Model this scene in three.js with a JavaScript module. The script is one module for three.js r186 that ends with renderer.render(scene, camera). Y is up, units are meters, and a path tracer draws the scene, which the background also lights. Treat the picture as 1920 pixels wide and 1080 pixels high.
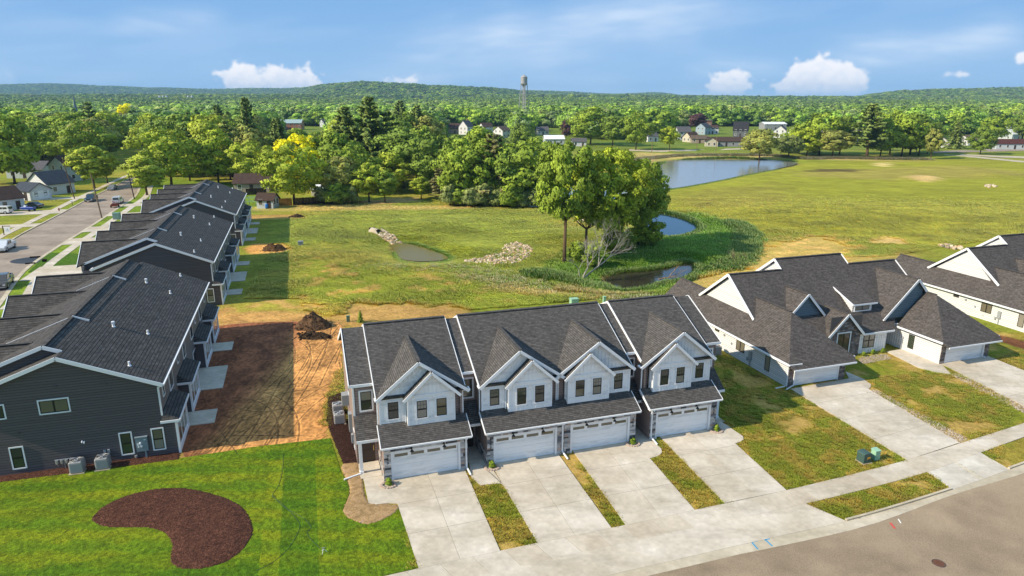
import * as THREE from 'three';
import { mergeGeometries } from 'three/addons/utils/BufferGeometryUtils.js';
import { FontLoader } from 'three/addons/loaders/FontLoader.js';
import { TextGeometry } from 'three/addons/geometries/TextGeometry.js';
import { RoundedBoxGeometry } from 'three/addons/geometries/RoundedBoxGeometry.js';

// ------------------------------------------------------------------ camera, sky, sun, exposure
const scene = new THREE.Scene();
const FOCAL = 1281, PITCH = THREE.MathUtils.degToRad(15.6), EYE = 26;
const camera = new THREE.PerspectiveCamera(2 * THREE.MathUtils.radToDeg(Math.atan(540 / FOCAL)), 16 / 9, 1, 14000);
camera.position.set(0, EYE, 0);
camera.rotation.set(-PITCH, 0, 0);
camera.updateMatrixWorld();

const renderer = new THREE.WebGLRenderer({ antialias: true });
renderer.toneMapping = THREE.LinearToneMapping;
renderer.toneMappingExposure = 1.52;
renderer.outputColorSpace = THREE.SRGBColorSpace;
renderer.shadowMap.enabled = true;

const SUN_AZ = THREE.MathUtils.degToRad(20.0), SUN_EL = THREE.MathUtils.degToRad(33.8);
const sun = new THREE.DirectionalLight(new THREE.Color(1.0, 0.88, 0.7), 4.3);
{ // light travels to the right and a little away from the camera
  const c = Math.cos(SUN_EL), t = new THREE.Vector3(20, 0, -70);
  sun.target.position.copy(t);
  sun.position.set(t.x - Math.cos(SUN_AZ) * c * 300, Math.sin(SUN_EL) * 300, t.z + Math.sin(SUN_AZ) * c * 300);
  sun.castShadow = true;
  const s = sun.shadow.camera; s.left = -160; s.right = 160; s.top = 160; s.bottom = -160; s.near = 10; s.far = 700;
  sun.shadow.mapSize.set(4096, 4096);
  scene.add(sun, sun.target);
}

// seeded random and value noise
function rng(seed) { let s = seed >>> 0; return () => { s = (s + 0x6d2b79f5) >>> 0; let t = Math.imul(s ^ (s >>> 15), 1 | s); t = (t + Math.imul(t ^ (t >>> 7), 61 | t)) ^ t; return ((t ^ (t >>> 14)) >>> 0) / 4294967296; }; }
function hash2(x, y) { let h = (Math.imul(x, 374761393) + Math.imul(y, 668265263)) | 0; h = Math.imul(h ^ (h >>> 13), 1274126177); return ((h ^ (h >>> 16)) >>> 0) / 4294967296; }
function noise2(x, y, px = 0) { // px: period in cells, 0 for none
  const xi = Math.floor(x), yi = Math.floor(y), fx = x - xi, fy = y - yi, u = fx * fx * (3 - 2 * fx), v = fy * fy * (3 - 2 * fy);
  const w = px ? (k) => ((k % px) + px) % px : (k) => k;
  const a = hash2(w(xi), w(yi)), b = hash2(w(xi + 1), w(yi)), c = hash2(w(xi), w(yi + 1)), d = hash2(w(xi + 1), w(yi + 1));
  return a + (b - a) * u + (c - a) * v + (a - b - c + d) * u * v;
}
function fbm(x, y, o = 4, p = 0) { let s = 0, a = 0.5, t = 0; for (let i = 0; i < o; i++) { s += a * noise2(x, y, p); t += a; a *= 0.5; x = x * 2 + (p ? 0 : 17.3); y = y * 2 + (p ? 0 : 9.1); p *= 2; } return s / t; }
const smooth = (a, b, x) => { const t = Math.min(1, Math.max(0, (x - a) / (b - a))); return t * t * (3 - 2 * t); };
const mix = (a, b, t) => a + (b - a) * t;

{ // the sky: blue with thin streaks, small fair-weather clouds low over the hills all round
  const W = 4096, Hh = 2048, data = new Float32Array(W * Hh * 4);
  const deg = 180 / Math.PI, view = (px, py) => { // pixel of the photograph to azimuth (from straight ahead, right positive) and elevation
    const x = px - 960, y = 540 - py, fy = y * Math.cos(PITCH) - FOCAL * Math.sin(PITCH), fz = FOCAL * Math.cos(PITCH) + y * Math.sin(PITCH);
    return [Math.atan2(x, fz) * deg, Math.atan2(fy, Math.hypot(x, fz)) * deg];
  };
  const cum = [];
  const puff = (px, py, r, seed) => { const [a, e] = view(px, py); cum.push([a, e, r * 1.08, seed]); };
  [[430, 152, 1.1, 1], [455, 146, 1.3, 2], [480, 152, 1.0, 3], [515, 152, 1.1, 4], [540, 146, 1.3, 5], [565, 152, 1.1, 6], [590, 158, 0.8, 7],
    [1345, 170, 0.9, 8], [1370, 155, 1.3, 9], [1385, 172, 1.2, 10], [1350, 180, 0.7, 30],
    [1480, 168, 0.95, 12], [1505, 155, 1.5, 13], [1530, 142, 1.5, 14], [1560, 150, 1.5, 15], [1590, 155, 1.2, 16], [1545, 172, 1.7, 17], [1500, 178, 1.3, 31], [1600, 163, 0.9, 32],
    [1780, 141, 0.34, 18], [1797, 139, 0.38, 19], [1814, 140, 0.3, 25], [1914, 109, 0.45, 20], [1924, 103, 0.5, 21], [735, 152, 0.6, 22], [770, 152, 0.6, 23]].forEach((p) => puff(...p));
  const r = rng(77);
  for (let a = 42; a < 318; a += 9 + r() * 16) { const e = 1 + r() * 3, n = 3 + r() * 5; for (let k = 0; k < n; k++) cum.push([a + (r() - 0.5) * 7, e + (r() - 0.3) * 1.6, 0.5 + r() * 0.9, 40 + k + a]); }
  const streaks = [[[700, 115], [1400, 0], 2.0, 0.42], [[860, 60], [1330, 10], 1.2, 0.3], [[1540, 112], [1960, 76], 1.1, 0.62], [[200, 38], [420, 22], 0.8, 0.3], [[1280, 135], [1480, 122], 0.7, 0.35], [[-30, 140], [30, 150], 0.6, 0.4], [[600, 150], [860, 158], 0.9, 0.3], [[900, 150], [1200, 165], 1.0, 0.18]]
    .map(([p, q, w, s]) => [view(...p), view(...q), w, s]);
  for (let k = 0; k < 26; k++) { const a = 45 + r() * 270, e = 4 + r() * 30, l = 8 + r() * 22; streaks.push([[a, e], [a + l, e + (r() - 0.4) * 7], 0.8 + r() * 1.4, 0.2 + r() * 0.35]); }
  const near = new Map(), key = (a) => Math.floor(((a + 540) % 360) / 5);
  for (const c of cum) for (let d = -5; d <= 5; d += 5) { const k = key(c[0] + d); if (!near.has(k)) near.set(k, []); if (!near.get(k).includes(c)) near.get(k).push(c); }
  for (let j = 0; j < Hh; j++) {
    const el = ((j + 0.5) / Hh - 0.5) * 180;
    const e = Math.max(0, el), t = Math.pow(Math.min(1, e / 55), 0.55), t2 = Math.pow(Math.min(1, e / 9), 0.62);
    const base = [mix(mix(0.32, 0.112, t2), 0.2, t), mix(mix(0.47, 0.276, t2), 0.34, t), mix(mix(0.63, 0.55, t2), 0.52, t)];
    for (let i = 0; i < W; i++) {
      const at = (j * W + i) * 4; let [R, Gc, B] = base;
      if (el > -1 && el < 40) {
        let az = ((i + 0.5) / W - 0.25) * 360; if (az > 180) az -= 360; // column 0.25 is straight ahead
        let cir = 0;
        for (const [p, q, w, s] of streaks) {
          let a = az; if (p[0] > 100 && a < 0) a += 360;
          if (a < Math.min(p[0], q[0]) - 4 || a > Math.max(p[0], q[0]) + 4) continue;
          const dx = q[0] - p[0], dy = q[1] - p[1], L2 = dx * dx + dy * dy, L = Math.sqrt(L2), k = ((a - p[0]) * dx + (el - p[1]) * dy) / L2, off = ((el - p[1]) * dx - (a - p[0]) * dy) / L;
          if (Math.abs(off) > w * 3) continue;
          const wob = (fbm(k * L * 0.16 + p[0], 3.7, 3) - 0.5) * 2 * w;
          const g = Math.exp(-(((off + wob) / w) ** 2)) * smooth(-0.1, 0.25, k) * smooth(1.1, 0.75, k);
          if (g > 0.01) cir += 0.75 * s * g * (0.25 + 1.25 * fbm(k * L * 0.3 + 5, off * 1.7 + k * 3, 5) ** 1.5);
        }
        const thin = 0.12 * smooth(0.55, 0.85, fbm(az * 0.06 + el * 0.05, el * 0.4 - az * 0.05, 4));
        const ci = Math.min(0.85, cir + thin);
        R = mix(R, 0.62, ci); Gc = mix(Gc, 0.68, ci); B = mix(B, 0.75, ci);
        const list = near.get(key(az));
        if (list && el < 12) {
          let dens = 0, up = 0, tw = 1e-6;
          for (const [ca, ce, cr, sd] of list) {
            let da = az - ca; if (da > 180) da -= 360; if (da < -180) da += 360;
            const dx = da / (cr * 1.15), dy = (el - ce) / (cr * (el < ce ? 0.75 : 1)), q2 = dx * dx + dy * dy;
            if (q2 < 3) { const m = Math.exp(-q2 * 1.5); dens += m; up += m * dy; tw += m; }
          }
          if (dens > 0.1) {
            const n = fbm(az * 1.9 + 40, el * 2.3 + 11, 6), d = smooth(0.36, 0.86, dens * 0.8 + (n - 0.5) * 1.5) * smooth(-0.1, 0.8, el);
            const lit = Math.min(1, Math.max(0, 0.74 + 0.38 * (up / tw) + (fbm(az * 2.6 + 3, el * 3, 5) - 0.5) * 1.1));
            R = mix(R, mix(0.52, 0.77, lit), d * 0.95); Gc = mix(Gc, mix(0.57, 0.745, lit), d * 0.95); B = mix(B, mix(0.66, 0.74, lit), d * 0.95);
          }
        }
      } else if (el <= -1) { R = 0.16; Gc = 0.17; B = 0.12; }
      data[at] = R; data[at + 1] = Gc; data[at + 2] = B; data[at + 3] = 1;
    }
  }
  const sky = new THREE.DataTexture(data, W, Hh, THREE.RGBAFormat, THREE.FloatType);
  sky.mapping = THREE.EquirectangularReflectionMapping; sky.magFilter = THREE.LinearFilter; sky.needsUpdate = true;
  scene.background = sky; scene.environment = sky;
}
scene.fog = new THREE.FogExp2(new THREE.Color(0.26, 0.47, 0.72), 0.000085);

// ------------------------------------------------------------------ helpers
function G(px, py, h = 0) { // where the line of sight through a pixel of the 1920 x 1080 photograph meets the level h
  const x = px - 960, v = py - 540, dy = -v * Math.cos(PITCH) - FOCAL * Math.sin(PITCH), dz = FOCAL * Math.cos(PITCH) - v * Math.sin(PITCH), t = (h - EYE) / dy;
  return [x * t, -dz * t];
}
function toPixel(x, y, z) { const d = -z, q = y - EYE, zc = d * Math.cos(PITCH) - q * Math.sin(PITCH), yc = q * Math.cos(PITCH) + d * Math.sin(PITCH); return [960 + FOCAL * x / zc, 540 - FOCAL * yc / zc, zc]; }
const names = new Map();
function numbered(name) { const k = names.get(name) || 0; names.set(name, k + 1); return k ? `${name}_${String(k).padStart(3, '0')}` : name; }
function tag(o, label, category, group) { o.userData.label = label; o.userData.category = category; if (group) o.userData.group = group; return o; }
function thing(name, label, category, x, z, turn = 0, group, y = 0) {
  const o = new THREE.Group(); o.name = numbered(name); o.position.set(x, y, z); o.rotation.y = turn; scene.add(o);
  return tag(o, label, category, group);
}
function dup(src, label, x, z, turn, group, s = 1, y = 0) {
  const o = src.clone(); o.name = numbered(src.name.replace(/_\d{3}$/, '')); o.userData = { ...src.userData }; o.position.set(x, y, z); o.rotation.y = turn; o.scale.setScalar(s);
  scene.add(o); if (label) o.userData.label = label; if (group) o.userData.group = group; return o;
}
const structure = (o) => { o.userData.kind = 'structure'; return o; };
const stuff = (o) => { o.userData.kind = 'stuff'; return o; };

class MB { // collects flat faces; u to the right, h up, v away
  constructor() { this.p = []; this.t = []; this.c = []; this.col = null; }
  tri(a, b, c, ua, ub, uc) { this.p.push(...a, ...b, ...c); this.t.push(...ua, ...ub, ...uc); if (this.col) this.c.push(...this.col, ...this.col, ...this.col); }
  poly(pts) { // planar polygon of [x, y, z]
    let nx = 0, ny = 0, nz = 0; const n = pts.length;
    for (let i = 0; i < n; i++) { const a = pts[i], b = pts[(i + 1) % n]; nx += (a[1] - b[1]) * (a[2] + b[2]); ny += (a[2] - b[2]) * (a[0] + b[0]); nz += (a[0] - b[0]) * (a[1] + b[1]); }
    const l = Math.hypot(nx, ny, nz) || 1; nx /= l; ny /= l; nz /= l;
    let t = Math.abs(ny) > 0.999 ? [1, 0, 0] : [nz, 0, -nx]; const tl = Math.hypot(...t); t = t.map((k) => k / tl);
    const b = [ny * t[2] - nz * t[1], nz * t[0] - nx * t[2], nx * t[1] - ny * t[0]];
    const uv = pts.map((p) => [p[0] * t[0] + p[1] * t[1] + p[2] * t[2], p[0] * b[0] + p[1] * b[1] + p[2] * b[2]]);
    if (n === 3) { this.tri(pts[0], pts[1], pts[2], uv[0], uv[1], uv[2]); return [nx, ny, nz]; }
    const f = THREE.ShapeUtils.triangulateShape(uv.map((q) => new THREE.Vector2(...q)), []);
    for (const [i, j, k] of f) this.tri(pts[i], pts[j], pts[k], uv[i], uv[j], uv[k]);
    return [nx, ny, nz];
  }
  face(...q) { return this.poly(q.map(([u, h, v]) => [u, h, -v])); } // corners as u, h, v
  slab(q, th) { // a sheet of thickness th below the polygon (u, h, v)
    const top = q.map(([u, h, v]) => [u, h, -v]); let n = this.poly(top); if (n[1] < 0) n = n.map((k) => -k);
    const low = top.map((p) => [p[0] - n[0] * th, p[1] - n[1] * th, p[2] - n[2] * th]);
    this.poly(low.slice().reverse());
    for (let i = 0; i < top.length; i++) { const j = (i + 1) % top.length; this.poly([top[i], low[i], low[j], top[j]]); }
    return this;
  }
  box(u0, u1, h0, h1, v0, v1) {
    const P = (a, b, c) => [a ? u1 : u0, b ? h1 : h0, c ? v1 : v0];
    this.face(P(0, 0, 0), P(1, 0, 0), P(1, 1, 0), P(0, 1, 0)); this.face(P(1, 0, 1), P(0, 0, 1), P(0, 1, 1), P(1, 1, 1));
    this.face(P(0, 0, 1), P(0, 0, 0), P(0, 1, 0), P(0, 1, 1)); this.face(P(1, 0, 0), P(1, 0, 1), P(1, 1, 1), P(1, 1, 0));
    this.face(P(0, 1, 0), P(1, 1, 0), P(1, 1, 1), P(0, 1, 1)); this.face(P(0, 0, 1), P(1, 0, 1), P(1, 0, 0), P(0, 0, 0));
    return this;
  }
  wall(q, th) { // upright polygon (u, h, v) given thickness th away from its face, behind it
    const a = q.map(([u, h, v]) => [u, h, -v]), n = this.poly(a), b = a.map((p) => [p[0] - n[0] * th, p[1] - n[1] * th, p[2] - n[2] * th]);
    this.poly(b.slice().reverse());
    for (let i = 0; i < a.length; i++) { const j = (i + 1) % a.length; this.poly([a[i], b[i], b[j], a[j]]); }
    return this;
  }
  bar(p, q, w, hgt) { // a board from p to q (u, h, v), w across and hgt high (upright)
    const a = new THREE.Vector3(p[0], p[1], -p[2]), b = new THREE.Vector3(q[0], q[1], -q[2]), d = b.clone().sub(a).normalize();
    const s = new THREE.Vector3(0, 1, 0).cross(d); if (s.length() < 1e-3) s.set(1, 0, 0); s.normalize().multiplyScalar(w / 2); const up = d.clone().cross(s).normalize(); if (up.y < 0) up.negate(); up.multiplyScalar(hgt / 2);
    const R = (o, i, j) => o.clone().addScaledVector(s, i).addScaledVector(up, j).toArray();
    const A = [[-1, -1], [1, -1], [1, 1], [-1, 1]].map(([i, j]) => R(a, i, j)), B = [[-1, -1], [1, -1], [1, 1], [-1, 1]].map(([i, j]) => R(b, i, j));
    this.poly(A); this.poly(B.slice().reverse()); for (let i = 0; i < 4; i++) { const j = (i + 1) % 4; this.poly([A[i], B[i], B[j], A[j]]); }
    return this;
  }
  tube(p, q, r0, r1 = r0, n = 8) {
    const a = new THREE.Vector3(p[0], p[1], -p[2]), b = new THREE.Vector3(q[0], q[1], -q[2]), d = b.clone().sub(a).normalize(), s = Math.abs(d.y) < 0.9 ? new THREE.Vector3(0, 1, 0).cross(d).normalize() : new THREE.Vector3(1, 0, 0).cross(d).normalize(), t = d.clone().cross(s);
    const ring = (o, r) => Array.from({ length: n }, (_, i) => o.clone().addScaledVector(s, r * Math.cos(i * 2 * Math.PI / n)).addScaledVector(t, r * Math.sin(i * 2 * Math.PI / n)).toArray());
    const A = ring(a, r0), B = ring(b, r1);
    for (let i = 0; i < n; i++) { const j = (i + 1) % n; this.poly([A[i], A[j], B[j], B[i]]); }
    this.poly(A); this.poly(B.slice().reverse()); return this;
  }
  geo() {
    const g = new THREE.BufferGeometry(); g.setAttribute('position', new THREE.Float32BufferAttribute(this.p, 3)); g.setAttribute('uv', new THREE.Float32BufferAttribute(this.t, 2));
    if (this.c.length) g.setAttribute('color', new THREE.Float32BufferAttribute(this.c, 3));
    return g;
  }
  to(name, mat, parent) { const m = new THREE.Mesh(this.geo(), mat); m.name = name; m.castShadow = m.receiveShadow = true; (parent || scene).add(m); if (!parent) m.name = numbered(name); return m; }
}
function part(geo, name, mat, parent) { const m = new THREE.Mesh(geo, mat); m.name = parent ? name : numbered(name); m.castShadow = m.receiveShadow = true; (parent || scene).add(m); return m; }

// ------------------------------------------------------------------ materials
function tex(size, fn, srgb = true, rep = 1) { // fn(x, y in 0..1) gives linear-ish 0..255 r, g, b
  const d = new Uint8Array(size * size * 4);
  for (let j = 0; j < size; j++) for (let i = 0; i < size; i++) { const c = fn(i / size, j / size), k = (j * size + i) * 4; d[k] = c[0]; d[k + 1] = c[1]; d[k + 2] = c[2]; d[k + 3] = 255; }
  const t = new THREE.DataTexture(d, size, size, THREE.RGBAFormat); t.wrapS = t.wrapT = THREE.RepeatWrapping; t.magFilter = THREE.LinearFilter; if (srgb) t.colorSpace = THREE.SRGBColorSpace; t.repeat.set(rep, rep); t.needsUpdate = true; return t;
}
const grey = (v) => { const k = Math.max(0, Math.min(255, v)); return [k, k, k]; };
const lin = (r, g, b) => new THREE.Color().setRGB(r, g, b);
const std = (o) => new THREE.MeshPhysicalMaterial({ roughness: 0.8, specularIntensity: (o.roughness ?? 0.8) >= 0.8 ? 0.3 : 0.8, ...o });

// asphalt shingles: 4 m tile, courses 0.143 m, tabs of mixed tone
const shingleTone = (x, y, seed) => {
  const rows = 28, row = Math.floor(y * rows), off = (hash2(row, seed) * 13) | 0, n = 13, c = (x * n + hash2(row, 5 + seed)) % n, k = Math.floor(c), fy = y * rows - row, fx = c - k;
  let v = 0.9 + 0.17 * hash2((k + off) % n, row + seed * 91) - 0.1 * (hash2(((k * 2 + (fx > 0.45 + 0.2 * hash2(k, row) ? 1 : 0)) % 26), row + 300) > 0.55 ? 1 : 0);
  v *= 0.93 + 0.14 * noise2(x * 256, y * 256, 256);
  if (fy < 0.2) v *= 0.55; if (fx < 0.04) v *= 0.8; return v;
};
const shingleMap = tex(512, (x, y) => { const v = shingleTone(x, y, 1); return [182 * v, 180 * v, 181 * v]; }, true, 0.25);
const shingleRowMap = shingleMap.clone(); shingleRowMap.repeat.set(0.15, 0.15); shingleRowMap.needsUpdate = true;
const shingleMidMap = shingleMap.clone(); shingleMidMap.repeat.set(0.23, 0.23); shingleMidMap.needsUpdate = true;
const shingleBump = tex(512, (x, y) => { const fy = y * 28 % 1; return grey(60 + 150 * (1 - fy) + 30 * shingleTone(x, y, 1)); }, false, 0.25);
const shingle = std({ color: lin(0.24, 0.228, 0.21), map: shingleMidMap, bumpMap: shingleBump, bumpScale: 0.012, roughness: 0.9 });
const shingleRow = std({ color: lin(0.2, 0.188, 0.172), map: shingleRowMap, bumpMap: shingleBump, bumpScale: 0.02, roughness: 0.82 });
const shingleRanch = std({ color: lin(0.24, 0.218, 0.198), map: shingleMidMap, bumpMap: shingleBump, bumpScale: 0.012, roughness: 0.9 });
// lap siding: 1.6 m tile of eight boards
const lapMap = tex(256, (x, y) => { const f = y * 8 % 1, r = Math.floor(y * 8); let v = 226 + 14 * hash2(r, 3) + 10 * (noise2(x * 24, y * 64, 0) - 0.5); if (f < 0.1) v *= 0.6; return grey(v); }, true, 0.625);
const lapBump = tex(256, (x, y) => grey(40 + 200 * (1 - (y * 8 % 1))), false, 0.625);
const lap = (c, r = 0.55) => std({ color: lin(...c), map: lapMap, bumpMap: lapBump, bumpScale: 0.018, roughness: r });
const sidingWhite = lap([0.82, 0.82, 0.82]), sidingBrown = lap([0.37, 0.28, 0.245]), sidingDark = lap([0.125, 0.108, 0.115], 0.45), sidingBlue = lap([0.17, 0.24, 0.28]);
const stainMap = tex(512, (x, y) => grey(249 + 12 * (fbm(x * 8, y * 8, 4, 8) - 0.5) - 22 * smooth(0.55, 0.8, fbm(x * 4 + 0.3, y * 16, 3, 4))), true, 0.2);
const white = std({ color: lin(0.9, 0.9, 0.89), roughness: 0.5, map: stainMap });
const trim = std({ color: lin(0.8, 0.81, 0.82), roughness: 0.45 });
const panelWhite = std({ color: lin(0.9, 0.9, 0.89), roughness: 0.6, map: stainMap });
const black = std({ color: lin(0.012, 0.012, 0.013), roughness: 0.4 });
const glass = new THREE.MeshPhysicalMaterial({ color: lin(0.05, 0.05, 0.042), roughness: 0.04, clearcoat: 0.3 });
const glassPale = new THREE.MeshPhysicalMaterial({ color: lin(0.24, 0.22, 0.18), roughness: 0.12, clearcoat: 0.5, clearcoatRoughness: 0.03 }), glassGreen = new THREE.MeshPhysicalMaterial({ color: lin(0.05, 0.065, 0.04), roughness: 0.04, clearcoat: 0.6, clearcoatRoughness: 0.02 });
const glassWarm = new THREE.MeshPhysicalMaterial({ color: lin(0.15, 0.13, 0.09), roughness: 0.06, clearcoat: 0.4 });
const metal = std({ color: lin(0.42, 0.43, 0.44), roughness: 0.4, metalness: 0.6 });
const greyPaint = std({ color: lin(0.3, 0.32, 0.33), roughness: 0.55 });
const rubber = std({ color: lin(0.015, 0.015, 0.016), roughness: 0.8 });
const doorDark = std({ color: lin(0.05, 0.032, 0.024), roughness: 0.45 });
const brass = std({ color: lin(0.6, 0.42, 0.15), roughness: 0.35, metalness: 0.8 });
const concMap = tex(1024, (x, y) => { const n = fbm(x * 6, y * 6, 5, 6), m = fbm(x * 40 + 0.1, y * 40, 3, 40); const s = 206 + 44 * (n - 0.5) + 24 * (m - 0.5) - 16 * smooth(0.55, 0.8, fbm(x * 3 + 0.4, y * 12, 4, 3)); return [s, s * (0.975 + 0.02 * n), s * (0.92 + 0.07 * n)]; }, true, 0.1);
const concBump = tex(512, (x, y) => grey(128 + 90 * (noise2(x * 256, y * 256, 256) - 0.5)), false, 1);
const concrete = (c) => std({ color: lin(...c), map: concMap, bumpMap: concBump, bumpScale: 0.003, roughness: 0.9 });
const conc = [concrete([0.9, 0.81, 0.69]), concrete([0.92, 0.84, 0.73]), concrete([0.86, 0.76, 0.63])], concOld = concrete([0.84, 0.75, 0.6]), concNew = concrete([0.97, 0.91, 0.82]);
const asphaltMap = tex(1024, (x, y) => { const n = fbm(x * 5, y * 5, 5, 5), m = noise2(x * 512, y * 512, 512), s = 168 + 52 * (n - 0.5) + 40 * (m - 0.5); return [s, s * 0.965, s * 0.91]; }, true, 0.09);
const asphalt = std({ color: lin(0.82, 0.67, 0.51), map: asphaltMap, bumpMap: concBump, bumpScale: 0.006, roughness: 0.92 });
const asphaltOld = std({ color: lin(0.8, 0.7, 0.63), map: asphaltMap, roughness: 0.92 });
const barkMap = tex(256, (x, y) => { const s = 120 + 120 * (fbm(x * 16, y * 4, 4, 16) - 0.4); return [s, s * 0.88, s * 0.74]; }, true, 1);
const bark = std({ color: lin(0.5, 0.44, 0.38), map: barkMap, roughness: 0.95 }), barkPale = std({ color: lin(1, 0.93, 0.84), map: barkMap, roughness: 0.95 }), barkDark = std({ color: lin(0.35, 0.27, 0.21), map: barkMap, roughness: 0.95 });
const woodMap = tex(256, (x, y) => { const s = 190 + 60 * (fbm(x * 32, y * 2, 4, 32) - 0.5); return [s, s * 0.9, s * 0.78]; }, true, 0.5);
const timber = std({ color: lin(0.3, 0.25, 0.2), map: woodMap, roughness: 0.9 }), timberGrey = std({ color: lin(0.42, 0.38, 0.33), map: woodMap, roughness: 0.9 }), timberDark = std({ color: lin(0.08, 0.065, 0.055), map: woodMap, roughness: 0.9 });
// ------------------------------------------------------------------ ground, water, roads
const GP = (list) => list.map(([x, y]) => G(x, y));
function sdPoly(x, z, P) { // negative inside
  let d = 1e18, s = 1;
  for (let i = 0, j = P.length - 1; i < P.length; j = i++) {
    const ex = P[j][0] - P[i][0], ez = P[j][1] - P[i][1], wx = x - P[i][0], wz = z - P[i][1], t = Math.max(0, Math.min(1, (wx * ex + wz * ez) / (ex * ex + ez * ez)));
    const bx = wx - ex * t, bz = wz - ez * t; d = Math.min(d, bx * bx + bz * bz);
    const a = z >= P[i][1], b = z < P[j][1], c = ex * wz > ez * wx; if ((a && b && c) || (!a && !b && !c)) s = -s;
  }
  return s * Math.sqrt(d);
}
class Zone { constructor(pts, feather, o) { this.P = pts; this.f = feather; Object.assign(this, o); this.b = [Math.min(...pts.map((p) => p[0])), Math.max(...pts.map((p) => p[0])), Math.min(...pts.map((p) => p[1])), Math.max(...pts.map((p) => p[1]))]; }
  sd(x, z, m = 6) { const b = this.b; return x < b[0] - m || x > b[1] + m || z < b[2] - m || z > b[3] + m ? 1e6 : sdPoly(x, z, this.P); } }
const roundOff = (P, n = 5) => new THREE.CatmullRomCurve3(P.map(([x, z]) => new THREE.Vector3(x, 0, z)), true, 'centripetal').getPoints(P.length * n).slice(0, -1).map((v) => [v.x, v.z]);

const pondFar = new Zone(roundOff(GP([[1243, 306], [1258, 299], [1306, 297], [1389, 297], [1452, 298], [1493, 303], [1460, 313], [1400, 324], [1347, 335], [1285, 346], [1239, 353], [1150, 372], [1030, 383], [950, 382], [935, 374], [1040, 352], [1150, 328], [1212, 314]])), 1, {});
const creekNorth = new Zone(roundOff(GP([[1195, 398], [1215, 396], [1240, 398], [1274, 406], [1299, 416], [1306, 424], [1288, 434], [1249, 439], [1222, 428], [1205, 412]])), 1, {});
const creekSouth = new Zone(roundOff(GP([[1137, 516], [1165, 507], [1204, 504], [1238, 500], [1293, 489], [1299, 504], [1274, 518], [1238, 523], [1210, 533], [1165, 537], [1140, 528]])), 1, {});
const basin = new Zone(roundOff(GP([[737, 456], [757, 454], [793, 464], [820, 472], [836, 480], [820, 484], [783, 485], [759, 482], [745, 468]])), 1, {});
const ponds = [pondFar, creekNorth, creekSouth, basin];
const WATER = [-0.6, -0.6, -0.6, -0.45];
const hillLine = [[-700, 165], [-300, 163], [0, 160], [100, 158], [200, 162], [300, 165], [400, 168], [480, 166], [560, 166], [640, 161], [680, 158], [760, 162], [820, 165], [900, 168], [980, 172], [1060, 173], [1150, 176], [1230, 173], [1300, 180], [1400, 184], [1500, 184], [1560, 185], [1600, 182], [1640, 176], [1700, 172], [1760, 170], [1920, 168], [2300, 165], [2900, 170]];
function hillPy(px) { for (let i = 1; i < hillLine.length; i++) if (px < hillLine[i][0]) { const [a, b] = [hillLine[i - 1], hillLine[i]]; return mix(a[1], b[1], smooth(0, 1, (px - a[0]) / (b[0] - a[0]))); } return 168; }
function hills(x, z) {
  const r = Math.hypot(x, z); if (r < 850 || z > -200) return 0;
  const px = 960 + 1330 * (x / -z), py = hillPy(px), D = -z;
  const near = smooth(520, 640, px) * smooth(1150, 880, px) + smooth(1540, 1680, px); // the wooded hills in the middle and on the right stand closer
  const R = mix(6200, 3300, Math.min(1, near)), top = Math.max(0, EYE + (183 - py) / FOCAL * R - 12);
  const k = smooth(R * 0.74, R, D);
  return 15 * smooth(900, 2800, D) * (1 - 0.35 * smooth(1000, 1500, px)) + Math.max(0, top - 0.0046 * R) * k + (D > 1800 ? 10 * (fbm(x * 0.0016, z * 0.0016, 3) - 0.5) * smooth(1500, 2600, D) : 0);
}
const fieldMound = [[G(1080, 445), 11, 0.9], [G(890, 470), 9, 0.5], [G(820, 425), 14, 0.7], [G(1500, 400), 26, 1.0], [G(1730, 336), 9, 1.3], [G(1855, 330), 8, 1.2], [G(1700, 400), 30, 0.8]];
function groundY(x, z) {
  const D = -z; let y = 0;
  if (D > 60 && D < 420) { const f = smooth(78, 100, D) * smooth(-24, -8, x) ; y += f * (0.5 * (fbm(x * 0.05 + 7, z * 0.05, 3) - 0.5)); for (const [c, r, h] of fieldMound) { const q = ((x - c[0]) ** 2 + (z - c[1]) ** 2) / (r * r); if (q < 4) y += h * Math.exp(-q * 2) * smooth(66, 90, D); } }
  for (let i = 0; i < 4; i++) { const s = ponds[i].sd(x, z, 8); if (s < 7) y = mix(y, WATER[i] - 0.15 - 0.5 * smooth(0, -4, s), smooth(6, 0, s)); }
  return y + hills(x, z);
}
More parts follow.
